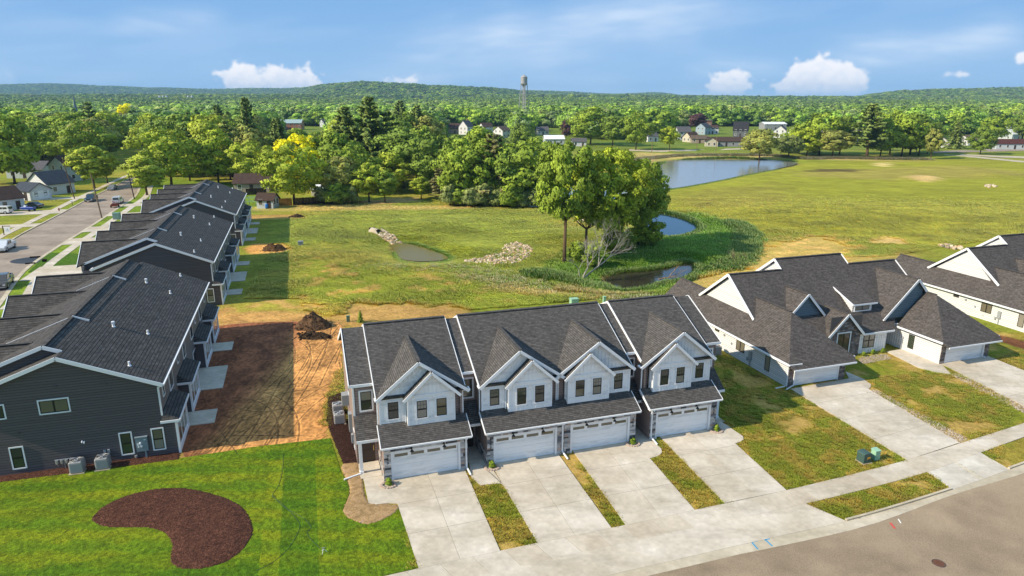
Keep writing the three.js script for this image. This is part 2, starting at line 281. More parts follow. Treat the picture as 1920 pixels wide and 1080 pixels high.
// where the ground is something other than field grass
const zones = [
  new Zone(GP([[-80, 560], [0, 470], [130, 385], [260, 330], [520, 350], [520, 390], [480, 400], [260, 420], [-40, 700]]), 3, { c: [0.15, 0.23, 0.028] }),
  new Zone(GP([[470, 410], [560, 405], [640, 392], [1010, 392], [1060, 440], [1030, 500], [860, 500], [700, 470], [560, 470], [480, 480]]), 8, { c: [0.195, 0.235, 0.038] }),
  new Zone(GP([[1250, 400], [1240, 355], [1350, 338], [1500, 306], [1640, 300], [1920, 300], [2300, 330], [2300, 480], [1800, 470], [1500, 450], [1400, 440]]), 5, { c: [0.235, 0.25, 0.036] }),
  new Zone(GP([[1250, 372], [1330, 352], [1450, 345], [1500, 370], [1420, 395], [1300, 392]]), 6, { c: [0.235, 0.23, 0.05] }),
  new Zone(GP([[1190, 285], [1300, 290], [1430, 290], [1560, 296], [1740, 303], [1560, 300], [1440, 296], [1250, 297], [1235, 318], [1195, 330]]), 3, { c: [0.36, 0.3, 0.15] }),
  new Zone(GP([[1040, 545], [1020, 505], [1060, 470], [1140, 460], [1210, 440], [1260, 400], [1310, 400], [1400, 430], [1395, 485], [1330, 520], [1240, 548], [1130, 552]]), 2.5, { c: [0.12, 0.23, 0.018] }),
  new Zone(GP([[560, 480], [700, 500], [900, 520], [1060, 545], [860, 578], [640, 575], [560, 560]]), 3, { c: [0.2, 0.24, 0.03], patch: [0.34, 0.27, 0.1] }),
  new Zone(GP([[860, 515], [980, 530], [1100, 540], [1240, 552], [1100, 556], [940, 545]]), 2.2, { c: [0.33, 0.29, 0.14] }),
  new Zone(GP([[1300, 540], [1305, 518], [1390, 500], [1415, 470], [1470, 450], [1565, 446], [1605, 462], [1580, 482], [1700, 480], [1560, 500], [1400, 540]]), 3, { c: [0.46, 0.35, 0.14], patch: [0.64, 0.43, 0.2] }),
  new Zone(GP([[1630, 456], [1660, 447], [1700, 450], [1690, 457]]), 1.5, { c: [0.62, 0.45, 0.24] }),
  new Zone(GP([[1780, 310], [1920, 322], [1920, 332], [1690, 338], [1500, 330], [1500, 322]]), 4, { c: [0.26, 0.24, 0.07] }),
  new Zone(GP([[1492, 322], [1540, 317], [1630, 319], [1600, 323]]), 1.6, { c: [0.1, 0.08, 0.04] }),
  new Zone(GP([[1640, 306], [1668, 304], [1664, 312], [1646, 312]]), 1, { c: [0.6, 0.5, 0.3] }),
  new Zone(GP([[1690, 334], [1730, 329], [1765, 338], [1740, 343]]), 1.2, { c: [0.45, 0.34, 0.2] }),
  new Zone(GP([[440, 556], [560, 560], [640, 570], [860, 575], [880, 600], [640, 640], [430, 620]]), 1.5, { c: [0.3, 0.27, 0.06], patch: [0.46, 0.27, 0.12] }),
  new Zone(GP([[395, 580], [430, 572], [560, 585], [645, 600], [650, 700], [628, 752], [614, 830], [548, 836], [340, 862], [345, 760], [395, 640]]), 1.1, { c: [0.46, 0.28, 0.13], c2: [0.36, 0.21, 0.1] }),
  new Zone(GP([[395, 610], [440, 606], [520, 606], [536, 640], [530, 740], [526, 818], [350, 856], [360, 760]]), 1.3, { c: [0.3, 0.165, 0.12], c2: [0.2, 0.11, 0.085] }),  // darker tone painted in where the rowhouse shadow falls on the yard
  new Zone(GP([[660, 572], [760, 570], [870, 582], [860, 600], [650, 604]]), 1.2, { c: [0.44, 0.28, 0.13] }),
  new Zone(GP([[604, 740], [622, 700], [640, 690], [636, 752], [612, 800], [603, 790]]), 0.8, { c: [0.16, 0.2, 0.03] }),
  new Zone(GP([[460, 466], [475, 457], [532, 456], [545, 467], [530, 474], [468, 477]]), 0.8, { c: [0.55, 0.3, 0.13] }),
  new Zone(GP([[430, 560], [470, 548], [556, 560], [556, 580], [430, 585]]), 1, { c: [0.3, 0.28, 0.06], patch: [0.44, 0.28, 0.13] }),
  new Zone(GP([[450, 404], [560, 402], [570, 409], [455, 412]]), 1, { c: [0.42, 0.27, 0.12] }),
  new Zone(GP([[470, 388], [540, 384], [900, 386], [900, 392], [560, 396], [470, 396]]), 1.2, { c: [0.34, 0.3, 0.13] }),
  new Zone(GP([[670, 376], [780, 370], [790, 378], [680, 384]]), 2, { c: [0.42, 0.32, 0.2] }),
  new Zone(GP([[600, 880], [1345, 800], [1310, 650], [1480, 725], [1600, 680], [1840, 625], [2300, 600], [2300, 1080], [1400, 1300], [600, 1300]]), 0.8, { c: [0.16, 0.19, 0.024], c2: [0.24, 0.205, 0.048], patch: [0.4, 0.28, 0.12], lawn: 1 }),
  new Zone(GP([[1800, 608], [1920, 640], [2000, 665], [2000, 690], [1920, 655], [1845, 630]]), 0.25, { c: [0.14, 0.06, 0.04] }),
];
function groundTone(x, z, out = [0, 0, 0]) {
  const D = -z, n1 = fbm(x * 0.07 + 3, z * 0.07, 4), n2 = fbm(x * 0.35, z * 0.35 + 9, 3), n3 = noise2(x * 1.3, z * 1.3);
  let r = 0.185, g = 0.225, b = 0.035;
  const t = smooth(0.4, 0.68, n1); r = mix(r, 0.24, t); g = mix(g, 0.235, t); b = mix(b, 0.05, t);
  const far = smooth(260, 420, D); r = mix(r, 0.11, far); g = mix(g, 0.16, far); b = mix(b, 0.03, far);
  for (const Z of zones) {
    const s = Z.sd(x, z, Z.f * 2); if (s > Z.f * 2) continue;
    const w = smooth(Z.f, -Z.f, s + (n2 - 0.5) * Z.f * 2.2 + (n3 - 0.5) * Z.f * 0.6); if (w <= 0) continue;
    let c = Z.c;
    if (Z.c2) { const k = smooth(0.42, 0.62, fbm(x * 0.9 + 31, z * 0.9, 3)); c = c.map((v, i) => mix(v, Z.c2[i], k)); }
    if (Z.patch) { const k = smooth(Z.lawn ? 0.6 : 0.56, 0.72, fbm(x * 0.45 + 11, z * 0.45 + 5, 4)) * 0.85; c = c.map((v, i) => mix(v, Z.patch[i], k)); }
    r = mix(r, c[0], w); g = mix(g, c[1], w); b = mix(b, c[2], w);
  }
  for (let i = 0; i < 4; i++) { const s = ponds[i].sd(x, z, 4); if (s < 3) { const w = smooth(1.6, 0, s + (n2 - 0.5) * 1.4); r = mix(r, 0.17, w); g = mix(g, 0.14, w); b = mix(b, 0.06, w); } }
  const n4 = D > 70 ? fbm(x * 0.16 + z * 0.05, z * 0.5, 3) : 0.5, v = (0.8 + 0.4 * n2 + 0.2 * (n3 - 0.5)) * (0.72 + 0.56 * n4); out[0] = r * v; out[1] = g * v; out[2] = b * v; return out;
}
const grassMap = tex(1024, (x, y) => { const m = noise2(x * 256, y * 256, 256), f = noise2(x * 512, y * 512, 512), n = fbm(x * 24, y * 24, 4, 24), s = 128 + 118 * (n - 0.5) + 95 * (m - 0.5) + 60 * (f - 0.5); const v = Math.max(30, 95 + s * 0.86); return [v, v, Math.min(255, v * 0.97)]; }, true, 1 / 6);
const grassBump = tex(1024, (x, y) => grey(128 + 150 * (noise2(x * 256, y * 256, 256) - 0.5) + 120 * (fbm(x * 32, y * 32, 3, 32) - 0.5)), false, 1 / 6);
{
  const axis = (a0, a1, step, end, grow) => { const r = []; for (let v = a0; v <= a1; v += step) r.push(v); let s = step, v = a1; while (v < end) { s *= grow; v += s; r.push(v); } return r; };
  const right = axis(0, 95, 0.5, 9000, 1.07), xs = [...axis(0, 78, 0.5, 9000, 1.07).slice(1).map((v) => -v).reverse(), ...right];
  const zs = [...axis(-16, -16, 1, 0, 1).slice(0, 0), 400, 200, 80, 30, 5, -6, -12, ...axis(18, 150, 0.5, 9500, 1.018).map((v) => -v)];
  const nx = xs.length, nz = zs.length, pos = new Float32Array(nx * nz * 3), col = new Float32Array(nx * nz * 3), uv = new Float32Array(nx * nz * 2), idx = new Uint32Array((nx - 1) * (nz - 1) * 6), c = [0, 0, 0];
  for (let j = 0; j < nz; j++) for (let i = 0; i < nx; i++) {
    const k = j * nx + i, x = xs[i], z = zs[j]; pos[k * 3] = x; pos[k * 3 + 1] = groundY(x, z); pos[k * 3 + 2] = z; uv[k * 2] = x; uv[k * 2 + 1] = z;
    groundTone(x, z, c); col[k * 3] = c[0] * 2.4; col[k * 3 + 1] = c[1] * 2.2; col[k * 3 + 2] = c[2] * 1.45;
  }
  let q = 0; for (let j = 0; j < nz - 1; j++) for (let i = 0; i < nx - 1; i++) { const a = j * nx + i, b = a + 1, d = a + nx, e = d + 1; idx[q++] = a; idx[q++] = b; idx[q++] = d; idx[q++] = b; idx[q++] = e; idx[q++] = d; }
  const g = new THREE.BufferGeometry(); g.setAttribute('position', new THREE.BufferAttribute(pos, 3)); g.setAttribute('color', new THREE.BufferAttribute(col, 3)); g.setAttribute('uv', new THREE.BufferAttribute(uv, 2)); g.setIndex(new THREE.BufferAttribute(idx, 1)); g.computeVertexNormals();
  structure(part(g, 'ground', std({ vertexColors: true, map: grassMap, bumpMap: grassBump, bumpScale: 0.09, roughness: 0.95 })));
}
// water
const rippleBump = tex(512, (x, y) => grey(128 + 110 * (fbm(x * 10, y * 22, 4, 2) - 0.5)), false, 1 / 9);
{
  const grow = (P, d) => { const a = P.reduce((s, p, i) => { const q = P[(i + 1) % P.length]; return s + p[0] * q[1] - q[0] * p[1]; }, 0) > 0 ? 1 : -1; return P.map((p, i) => { const q = P[(i + P.length - 1) % P.length], r = P[(i + 1) % P.length], tx = r[0] - q[0], tz = r[1] - q[1], l = Math.hypot(tx, tz) || 1; return [p[0] + a * tz / l * d, p[1] - a * tx / l * d]; }); };
  const water = (c, r, b, i) => new THREE.MeshPhysicalMaterial({ color: lin(...c), roughness: r, ior: i === 3 ? 1.33 : 1.5, specularIntensity: i === 3 ? 0.4 : 1, clearcoat: 0, bumpMap: rippleBump, bumpScale: b });
  [[pondFar, 'pond', [0.23, 0.225, 0.2], 0.05, 0.035], [creekNorth, 'creek', [0.012, 0.035, 0.06], 0.03, 0.008], [creekSouth, 'creek', [0.04, 0.035, 0.024], 0.03, 0.01], [basin, 'pond', [0.17, 0.13, 0.015], 0.1, 0.012]].forEach(([z, name, c, r, b], i) => {
    const m = new MB(), P = grow(z.P, 0.35); m.poly(P.map(([x, q]) => [x, WATER[i] + 0.12, q])); structure(m.to(name, water(c, r, b, i)));
  });
}
// flat pieces: prisms with a top at y
function prism(m, P, y, th = 0.06) { const top = P.map(([x, z]) => [x, y, z]); m.poly(top); const low = P.map(([x, z]) => [x, y - th, z]); for (let i = 0; i < P.length; i++) { const j = (i + 1) % P.length; m.poly([top[i], low[i], low[j], top[j]]); } return m; }
const lerpP = (a, b, t) => [mix(a[0], b[0], t), mix(a[1], b[1], t)];
function pavement(name) { const o = new THREE.Group(); o.name = numbered(name); scene.add(o); return structure(o); }
function slabs(parent, quad, nu, nv, y, pick, gap = 0.009) { // quad: far left, far right, near right, near left
  const at = (s, t) => lerpP(lerpP(quad[0], quad[1], s), lerpP(quad[3], quad[2], s), t), L = Math.hypot(quad[1][0] - quad[0][0], quad[1][1] - quad[0][1]), M = Math.hypot(quad[3][0] - quad[0][0], quad[3][1] - quad[0][1]), gu = gap / L, gv = gap / M;
  for (let j = 0; j < nv; j++) for (let i = 0; i < nu; i++) {
    const a = i / nu + gu, b = (i + 1) / nu - gu, c = j / nv + gv, d = (j + 1) / nv - gv;
    prism(new MB(), [at(a, c), at(b, c), at(b, d), at(a, d)], y).to('slab', conc[pick(i, j)], parent);
  }
}
const curve = (list) => { const c = new THREE.CatmullRomCurve3(GP(list).map(([x, z]) => new THREE.Vector3(x, 0, z)), false, 'centripetal'); return c; };
const cAt = (c, t) => { const v = c.getPointAt(t); return [v.x, v.z]; };
const walkBack = curve([[560, 1118], [785, 1067], [937, 1034], [1008, 1019], [1146, 991], [1303, 957], [1475, 920], [1698, 864], [1810, 829], [1920, 794], [2150, 712]]);
const walkFront = curve([[590, 1150], [895, 1080], [1120, 1030], [1300, 990], [1512, 945], [1738, 886], [1840, 849], [1925, 818], [2180, 728]]);
const kerbTop = curve([[800, 1160], [1144, 1079], [1257, 1053], [1382, 1024], [1480, 1002], [1596, 976], [1779, 921], [1920, 871], [2230, 756]]);
const roadEdge = curve([[830, 1178], [1222, 1079], [1299, 1061], [1392, 1039], [1480, 1021], [1628, 986], [1791, 927], [1920, 888], [2250, 767]]);
{
  const N = 40, r = rng(5);
  const sw = pavement('sidewalk');
  for (let i = 0; i < N; i++) { const a = i / N + 0.00012, b = (i + 1) / N - 0.00012; prism(new MB(), [cAt(walkBack, a), cAt(walkBack, b), cAt(walkFront, b), cAt(walkFront, a)], 0.05).to('slab', conc[(r() * 3) | 0], sw); }
  const gut = pavement('gutter');
  for (let i = 0; i < 34; i++) { const a = i / 34 + 0.00012, b = (i + 1) / 34 - 0.00012; prism(new MB(), [cAt(kerbTop, a), cAt(kerbTop, b), cAt(roadEdge, b), cAt(roadEdge, a)], 0.035).to('slab', concOld, gut); }
  // find the place along a curve nearest a pixel
  const near = (c, px, py) => { const [x, z] = G(px, py); let best = 0, bd = 1e9; for (let i = 0; i <= 600; i++) { const p = cAt(c, i / 600), d = Math.hypot(p[0] - x, p[1] - z); if (d < bd) { bd = d; best = i / 600; } } return best; };
  const strip = (A, a0, a1, B, b0, b1, n = 10) => [...Array.from({ length: n + 1 }, (_, i) => cAt(A, mix(a0, a1, i / n))), ...Array.from({ length: n + 1 }, (_, i) => cAt(B, mix(b1, b0, i / n)))];
  const ap = pavement('driveway_apron');
  const f = [near(walkFront, 700, 1125), near(walkFront, 895, 1080), near(walkFront, 980, 1061), near(walkFront, 1150, 1023), near(walkFront, 1330, 984), near(walkFront, 1512, 945)], k = [0, near(kerbTop, 1000, 1113), near(kerbTop, 1060, 1100), near(kerbTop, 1250, 1055), near(kerbTop, 1440, 1011), near(kerbTop, 1588, 978)];
  for (let i = 0; i < 5; i++) prism(new MB(), strip(walkFront, f[i] + 0.00012, f[i + 1] - 0.00012, kerbTop, k[i] + 0.00012, k[i + 1] - 0.00012), 0.046).to('slab', conc[i % 2], ap);
  const ap2 = pavement('driveway_apron'), g0 = near(walkFront, 1738, 886), g1 = near(walkFront, 1840, 849), h0 = near(kerbTop, 1785, 919), h1 = near(kerbTop, 1893, 881);
  for (let i = 0; i < 2; i++) prism(new MB(), strip(walkFront, mix(g0, g1, i / 2) + 0.0004, mix(g0, g1, (i + 1) / 2) - 0.0004, kerbTop, mix(h0, h1, i / 2) + 0.0004, mix(h0, h1, (i + 1) / 2) - 0.0004, 6), 0.046).to('slab', concNew, ap2);
  // raised kerb beside the grass strips
  const kerb = (t0, t1) => { const o = pavement('kerb'), n = Math.max(3, Math.round((t1 - t0) * 60)); for (let i = 0; i < n; i++) { const a = mix(t0, t1, i / n) + 0.0003, b = mix(t0, t1, (i + 1) / n) - 0.0003, p = cAt(kerbTop, a), q = cAt(kerbTop, b), l = Math.hypot(q[0] - p[0], q[1] - p[1]), nx = -(q[1] - p[1]) / l * -0.16, nz = (q[0] - p[0]) / l * -0.16; prism(new MB(), [p, q, [q[0] + nx, q[1] + nz], [p[0] + nx, p[1] + nz]], 0.14, 0.16).to('kerb_stone', concOld, o); } };
  kerb(k[5], h0); kerb(h1, 0.93);
  // the street in front
  const far = [G(2330, 800), [150, -20], [60, 20], [-40, 20]];
  const st = new MB(); prism(st, [...Array.from({ length: 41 }, (_, i) => cAt(roadEdge, i / 40)), ...far], 0.03, 0.02); structure(st.to('street', asphalt));
  // driveways of the white houses and of the ranch houses
  const pk = (i, j) => (i * 7 + j * 3) % 3;
  const drive = (quad, walk, nu = 2, nv = 3) => { const o = pavement('driveway'); slabs(o, GP(quad), nu, nv, 0.06, pk); if (walk) prism(new MB(), GP(walk), 0.054).to('slab', conc[1], o); };
  drive([[730, 899], [870, 877], [938, 1034.5], [785, 1067.5]], [[678, 886], [716, 880], [724, 905], [737, 912], [760, 970], [752, 955], [745, 945], [729, 944], [705, 947], [691, 944], [683, 905]]);
  drive([[918, 867], [1043, 847], [1147, 991.5], [1008, 1019.5]], [[876, 848], [905, 842], [918, 872], [944, 912], [942, 907], [925, 908], [901, 911], [884, 896]]);
  drive([[1070, 841], [1189, 826], [1303, 957.5], [1174, 986.5]], [[1192, 833], [1190, 796], [1219, 824], [1240, 842], [1241, 850], [1234, 856], [1212, 862]]);
  drive([[1235, 818], [1343, 800], [1475, 920.5], [1359, 944.5]], [[1345, 807], [1344, 787], [1362, 798], [1393, 819], [1394, 825], [1388, 829], [1370, 835]]);
  drive([[1482, 730], [1594, 710], [1799, 831], [1701, 864]], [[1585, 697], [1592, 711], [1624, 733], [1632, 727], [1633, 722], [1620, 712]], 2, 4);
  drive([[1761, 681], [1849, 667], [2135, 782], [2052, 830]], [[1662, 660], [1692, 655], [1765, 683], [1783, 702], [1755, 699], [1722, 690], [1690, 674]], 2, 4);
}
// painted marks and a manhole on the street
{
  const mark = (name, list, c, label) => { const m = new MB(); for (const [a, b, w] of list) { const p = G(...a), q = G(...b), l = Math.hypot(q[0] - p[0], q[1] - p[1]), nx = -(q[1] - p[1]) / l * w / 2, nz = (q[0] - p[0]) / l * w / 2; m.poly([[p[0] + nx, 0.04, p[1] + nz], [q[0] + nx, 0.04, q[1] + nz], [q[0] - nx, 0.04, q[1] - nz], [p[0] - nx, 0.04, p[1] - nz]]); } tag(m.to(name, std({ color: lin(...c), roughness: 0.9 })), label, 'paint mark'); };
  mark('paint_mark', [[[1409, 1017], [1421, 1031], 0.1], [[1408, 1018], [1420, 1015], 0.08]], [0.06, 0.3, 0.5], 'blue spray paint mark on the gutter, the left one of two');
  mark('paint_mark', [[[1434, 1012], [1448, 1025], 0.1], [[1433, 1014], [1443, 1011], 0.08]], [0.06, 0.3, 0.5], 'blue spray paint mark on the gutter, the right one of two');
  mark('paint_mark', [[[1669, 981], [1678, 992], 0.16]], [0.55, 0.1, 0.08], 'red spray paint mark on the asphalt beside the kerb');
  mark('paint_mark', [[[1684, 974], [1689, 982], 0.08]], [0.8, 0.78, 0.72], 'short white paint dash on the asphalt beside the red mark');
  const [x, z] = G(1760, 1057), t = thing('manhole_cover', 'rusty round manhole cover set in the asphalt street', 'manhole cover', x, z);
  const rust = std({ color: lin(0.17, 0.075, 0.045), roughness: 0.7, metalness: 0.3 });
  const lid = part(new THREE.CylinderGeometry(0.32, 0.32, 0.03, 28), 'lid', rust, t); lid.position.y = 0.032;
  const ring = part(new THREE.TorusGeometry(0.35, 0.025, 6, 32), 'rim', std({ color: lin(0.09, 0.075, 0.065), roughness: 0.7 }), t); ring.rotation.x = Math.PI / 2; ring.position.y = 0.032;
  const bumps = []; for (let i = -3; i <= 3; i++) for (let j = -3; j <= 3; j++) if (i * i + j * j < 10) { const g = new THREE.BoxGeometry(0.05, 0.012, 0.05); g.translate(i * 0.08, 0.052, j * 0.08); bumps.push(g); }
  stuff(part(mergeGeometries(bumps), 'tread', rust, t));
}
// sod lawn with its strips, mulch beds and bare soil beside the white houses
{
  const r = rng(12), o = pavement('lawn');
  const bed = roundOff(GP([[172, 973], [200, 947], [260, 924], [330, 915], [400, 927], [450, 948], [474, 985], [470, 1012], [440, 1045], [395, 1064], [340, 1067], [320, 1055], [322, 1020], [305, 998], [270, 990], [200, 989]]), 6);
  const lawnEdge = [G(-60, 922), G(0, 902), G(335, 860), G(480, 838), G(620, 822), G(640, 888), G(652, 905), G(655, 925), G(642, 958), G(652, 972), G(690, 984), G(735, 965), G(750, 952), G(784, 1066), G(600, 1106), [-26, -20], [-50, -20]];
  const sodMap = tex(1024, (x, y) => { const m = noise2(x * 420, y * 420, 420), n = fbm(x * 60, y * 60, 4, 60), q = smooth(0.35, 0.7, fbm(x * 6, y * 10, 4, 2)), s = Math.max(50, 150 + 95 * (n - 0.5) + 80 * (m - 0.5)); return [Math.min(255, s * (1.0 + 0.2 * q)), Math.min(255, s * (1.07 + 0.06 * q)), s * 0.98]; }, true, 1 / 11);
  const stripes = 15, sodMats = Array.from({ length: 6 }, (_, i) => { const t = i / 5; return std({ color: lin(mix(0.22, 0.44, t), mix(0.4, 0.56, t), mix(0.018, 0.026, t)), map: sodMap, bumpMap: grassBump, bumpScale: 0.05, roughness: 0.95 }); });
  // sod rolls laid in lines: along the house on the left, towards the street on the right
  const cl = (P, f) => { const out = []; for (let i = 0; i < P.length; i++) { const a = P[i], b = P[(i + 1) % P.length], fa = f(a), fb = f(b); if (fa >= 0) out.push(a); if (fa * fb < 0) out.push(lerpP(a, b, fa / (fa - fb))); } return out; };
  const A = G(335, 858), th = THREE.MathUtils.degToRad(16.5), ux = Math.cos(th), uz = -Math.sin(th), vx = -Math.sin(th), vz = -Math.cos(th);
  const U = (p) => (p[0] - A[0]) * ux + (p[1] - A[1]) * uz, V = (p) => (p[0] - A[0]) * vx + (p[1] - A[1]) * vz;
  const cut = 6.5, pick = [3, 2, 4, 3, 5, 2, 3, 1, 3, 2, 4, 1, 2, 3, 2];
  const leftPart = cl(lawnEdge, (p) => cut - U(p)), top = cl(lawnEdge, (p) => V(p) + 2.6);
  const rightPart = cl(cl(lawnEdge, (p) => U(p) - cut), (p) => -2.6 - V(p));
  const rows = [];
  for (let i = 0; i < 16; i++) { const v1 = 1.2 - i * 1.15, v0 = v1 - 1.15; rows.push([cl(cl(leftPart, (p) => V(p) - v0), (p) => v1 - V(p)), i < 5 ? [2, 3, 1, 2, 4][i] : pick[(i * 4) % 15] - (i > 9 ? 1 : 0)]); }
  for (let i = 0; i < 3; i++) { const v1 = 2.4 - i * 1.7, v0 = v1 - 1.7; rows.push([cl(cl(cl(lawnEdge, (p) => U(p) - cut), (p) => V(p) - Math.max(-2.6, v0)), (p) => v1 - V(p)), [0, 1, 0][i]]); }
  for (let i = 0; i < 11; i++) { const u0 = cut + i * 1.1, u1 = u0 + 1.1; rows.push([cl(cl(rightPart, (p) => U(p) - u0), (p) => u1 - U(p)), [4, 0, 0, 3, 2, 3, 3, 2, 3, 1, 2][i]]); }
  const holes = (P) => P.length > 2;
  for (const [P, k] of rows) if (holes(P)) { const m = new MB(); prism(m, P, 0.03 + 0.004 * (k % 3), 0.04); m.to('sod_strip', sodMats[Math.max(0, Math.min(5, k))], o); }
  const mulchMap = tex(512, (x, y) => { const n = noise2(x * 128, y * 128, 128), m = fbm(x * 20, y * 20, 4, 20), s = 70 + 170 * n * n + 70 * (m - 0.5); return [s, s * 0.93, s * 0.9]; }, true, 1 / 3);
  const mulch = std({ color: lin(0.46, 0.22, 0.145), map: mulchMap, bumpMap: mulchMap, bumpScale: 0.05, roughness: 0.95 }), mulchDark = std({ color: lin(0.2, 0.1, 0.075), map: mulchMap, bumpMap: mulchMap, bumpScale: 0.05, roughness: 0.95 });
  const mound = (name, P, h, mat, seed) => { // a low heap inside the outline
    const Z = new Zone(P, 1, {}), st = 0.1, pos = [], uv = [], id = new Map(), ix = []; const x0 = Z.b[0], z0 = Z.b[2], nx = Math.ceil((Z.b[1] - x0) / st) + 1, nz = Math.ceil((Z.b[3] - z0) / st) + 1;
    const vert = (i, j) => { const k = j * nx + i; if (!id.has(k)) { const x = x0 + i * st, z = z0 + j * st, s = Z.sd(x, z); id.set(k, pos.length / 3); pos.push(x, 0.03 + h * smooth(0.05, -0.9, s) * (0.75 + 0.5 * fbm(x * 1.5 + seed, z * 1.5, 3)) + (s > 0 ? -0.06 : 0.03), z); uv.push(x, z); } return id.get(k); };
    for (let j = 0; j < nz - 1; j++) for (let i = 0; i < nx - 1; i++) { if (Z.sd(x0 + (i + 0.5) * st, z0 + (j + 0.5) * st) > 0.08) continue; const a = vert(i, j), b = vert(i + 1, j), c = vert(i, j + 1), d = vert(i + 1, j + 1); ix.push(a, c, b, b, c, d); }
    const g = new THREE.BufferGeometry(); g.setAttribute('position', new THREE.Float32BufferAttribute(pos, 3)); g.setAttribute('uv', new THREE.Float32BufferAttribute(uv, 2)); g.setIndex(ix); g.computeVertexNormals(); return part(g, name, mat);
  };
  structure(mound('mulch_bed', bed, 0.12, mulch, 3));
  structure(mound('mulch_bed', GP([[-60, 922], [0, 905], [150, 886], [335, 862], [338, 848], [0, 889], [-60, 900]]), 0.04, mulch, 8));
  structure(mound('mulch_bed', GP([[614, 745], [645, 735], [655, 800], [672, 868], [645, 872], [625, 825], [612, 790]]), 0.05, mulchDark, 9));
  const soil = std({ color: lin(0.5, 0.32, 0.15), map: mulchMap, bumpMap: mulchMap, bumpScale: 0.02, roughness: 0.95 });
  structure(mound('bare_soil', roundOff(GP([[641, 872], [672, 868], [680, 900], [693, 944], [730, 946], [748, 950], [735, 966], [690, 983], [655, 973], [643, 958], [656, 925], [652, 900]]), 3), 0.03, std({ color: lin(0.62, 0.4, 0.2), map: grassMap, bumpMap: mulchMap, bumpScale: 0.03, roughness: 0.95 }), 10));
  // heaps of earth
  const clodGeo = new THREE.DodecahedronGeometry(1, 0);
  const heap = (px, py, rx, rz, h, label, seed, mat) => {
    const [cx, cz] = G(px, py), N = 44, pos = [], uv = [], ix = [], r = rng(seed * 31);
    const Y = (x, z) => { const a = Math.atan2(z, x), q = Math.hypot(x, z) / (0.72 + 0.38 * fbm(Math.cos(a) * 1.4 + seed, Math.sin(a) * 1.4, 3)), n = fbm(x * 3 + seed, z * 3, 4), n2 = fbm(x * 9 + seed, z * 9, 3); return h * Math.max(0, 1 - q * q) ** 1.2 * (0.45 + 1.1 * n) + h * 0.22 * (n2 - 0.5) * smooth(1.15, 0.6, q) - 0.05 - 0.3 * smooth(0.95, 1.15, q); };
    for (let j = 0; j <= N; j++) for (let i = 0; i <= N; i++) { const x = (i / N * 2 - 1) * 1.15, z = (j / N * 2 - 1) * 1.15; pos.push(x * rx, Y(x, z), z * rz); uv.push(x * rx, z * rz); }
    for (let j = 0; j < N; j++) for (let i = 0; i < N; i++) { const p = j * (N + 1) + i; ix.push(p, p + N + 1, p + 1, p + 1, p + N + 1, p + N + 2); }
    const g = new THREE.BufferGeometry(); g.setAttribute('position', new THREE.Float32BufferAttribute(pos, 3)); g.setAttribute('uv', new THREE.Float32BufferAttribute(uv, 2)); g.setIndex(ix); g.computeVertexNormals();
    const t = thing('dirt_pile', label, 'dirt pile', cx, cz); part(g, 'earth', mat, t); const cl = [];
    for (let k = 0; k < 130; k++) { const x = (r() * 2 - 1), z = (r() * 2 - 1), y = Y(x, z); if (y < 0.02 && r() < 0.7) continue; const s = 0.05 + 0.13 * r() * r(), c = clodGeo.clone(); c.scale(s * (1 + r()), s, s); c.rotateY(r() * 6); c.translate(x * rx, Math.max(0.02, y) + s * 0.3, z * rz); cl.push(c); }
    stuff(part(mergeGeometries(cl), 'clods', mat, t));
  };
  const earth = std({ color: lin(0.62, 0.41, 0.23), map: mulchMap, bumpMap: mulchMap, bumpScale: 0.06, roughness: 1 }), earthDark = std({ color: lin(0.3, 0.22, 0.13), map: mulchMap, bumpMap: mulchMap, bumpScale: 0.06, roughness: 1 });
  heap(588, 611, 2.6, 2.2, 1.45, 'large brown heap of earth behind the white townhouses', 1, earth);
  heap(515, 468, 2.4, 1.8, 1.1, 'small heap of reddish earth behind the second dark rowhouse', 4, soil);
  heap(592, 631, 2.3, 1.3, 0.6, 'low spread of broken sod and earth in front of the large heap', 2, earthDark);
  heap(557, 407, 2.2, 1.3, 0.6, 'low dark pile of earth at the far end of the dark rowhouse yards', 6, earthDark);
  // the churned yard with its wheel ruts
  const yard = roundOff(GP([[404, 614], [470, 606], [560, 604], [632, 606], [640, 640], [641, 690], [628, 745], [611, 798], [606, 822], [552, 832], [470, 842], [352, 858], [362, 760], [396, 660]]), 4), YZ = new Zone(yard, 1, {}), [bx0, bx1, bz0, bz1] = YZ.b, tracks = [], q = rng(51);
  for (let k = 0; k < 26; k++) { const pts = []; const side = k % 3; let x, z, dx, dz; if (side === 0) { x = 0.45 + 0.5 * q(); z = 1.05; dx = (q() - 0.5) * 0.3; dz = -1; } else if (side === 1) { x = 1.05; z = 0.1 + 0.5 * q(); dx = -1; dz = (q() - 0.35) * 0.5; } else { x = 0.05 + 0.4 * q(); z = 1.05; dx = (q() - 0.4) * 0.5; dz = -1; } const turn = (q() - 0.5) * 0.22, n9 = 8 + 16 * q() | 0; if (side) { x = 0.62 + 0.36 * q(); z = 0.1 + 0.85 * q(); } for (let i = 0; i < n9; i++) { pts.push([x, z]); x += dx * 0.035; z += dz * 0.035; const c = Math.cos(turn), s2 = Math.sin(turn); [dx, dz] = [dx * c - dz * s2, dx * s2 + dz * c]; } tracks.push(pts); }
  const RS = 768, rut = new Float32Array(RS * RS), WX = bx1 - bx0, WZ = bz1 - bz0;
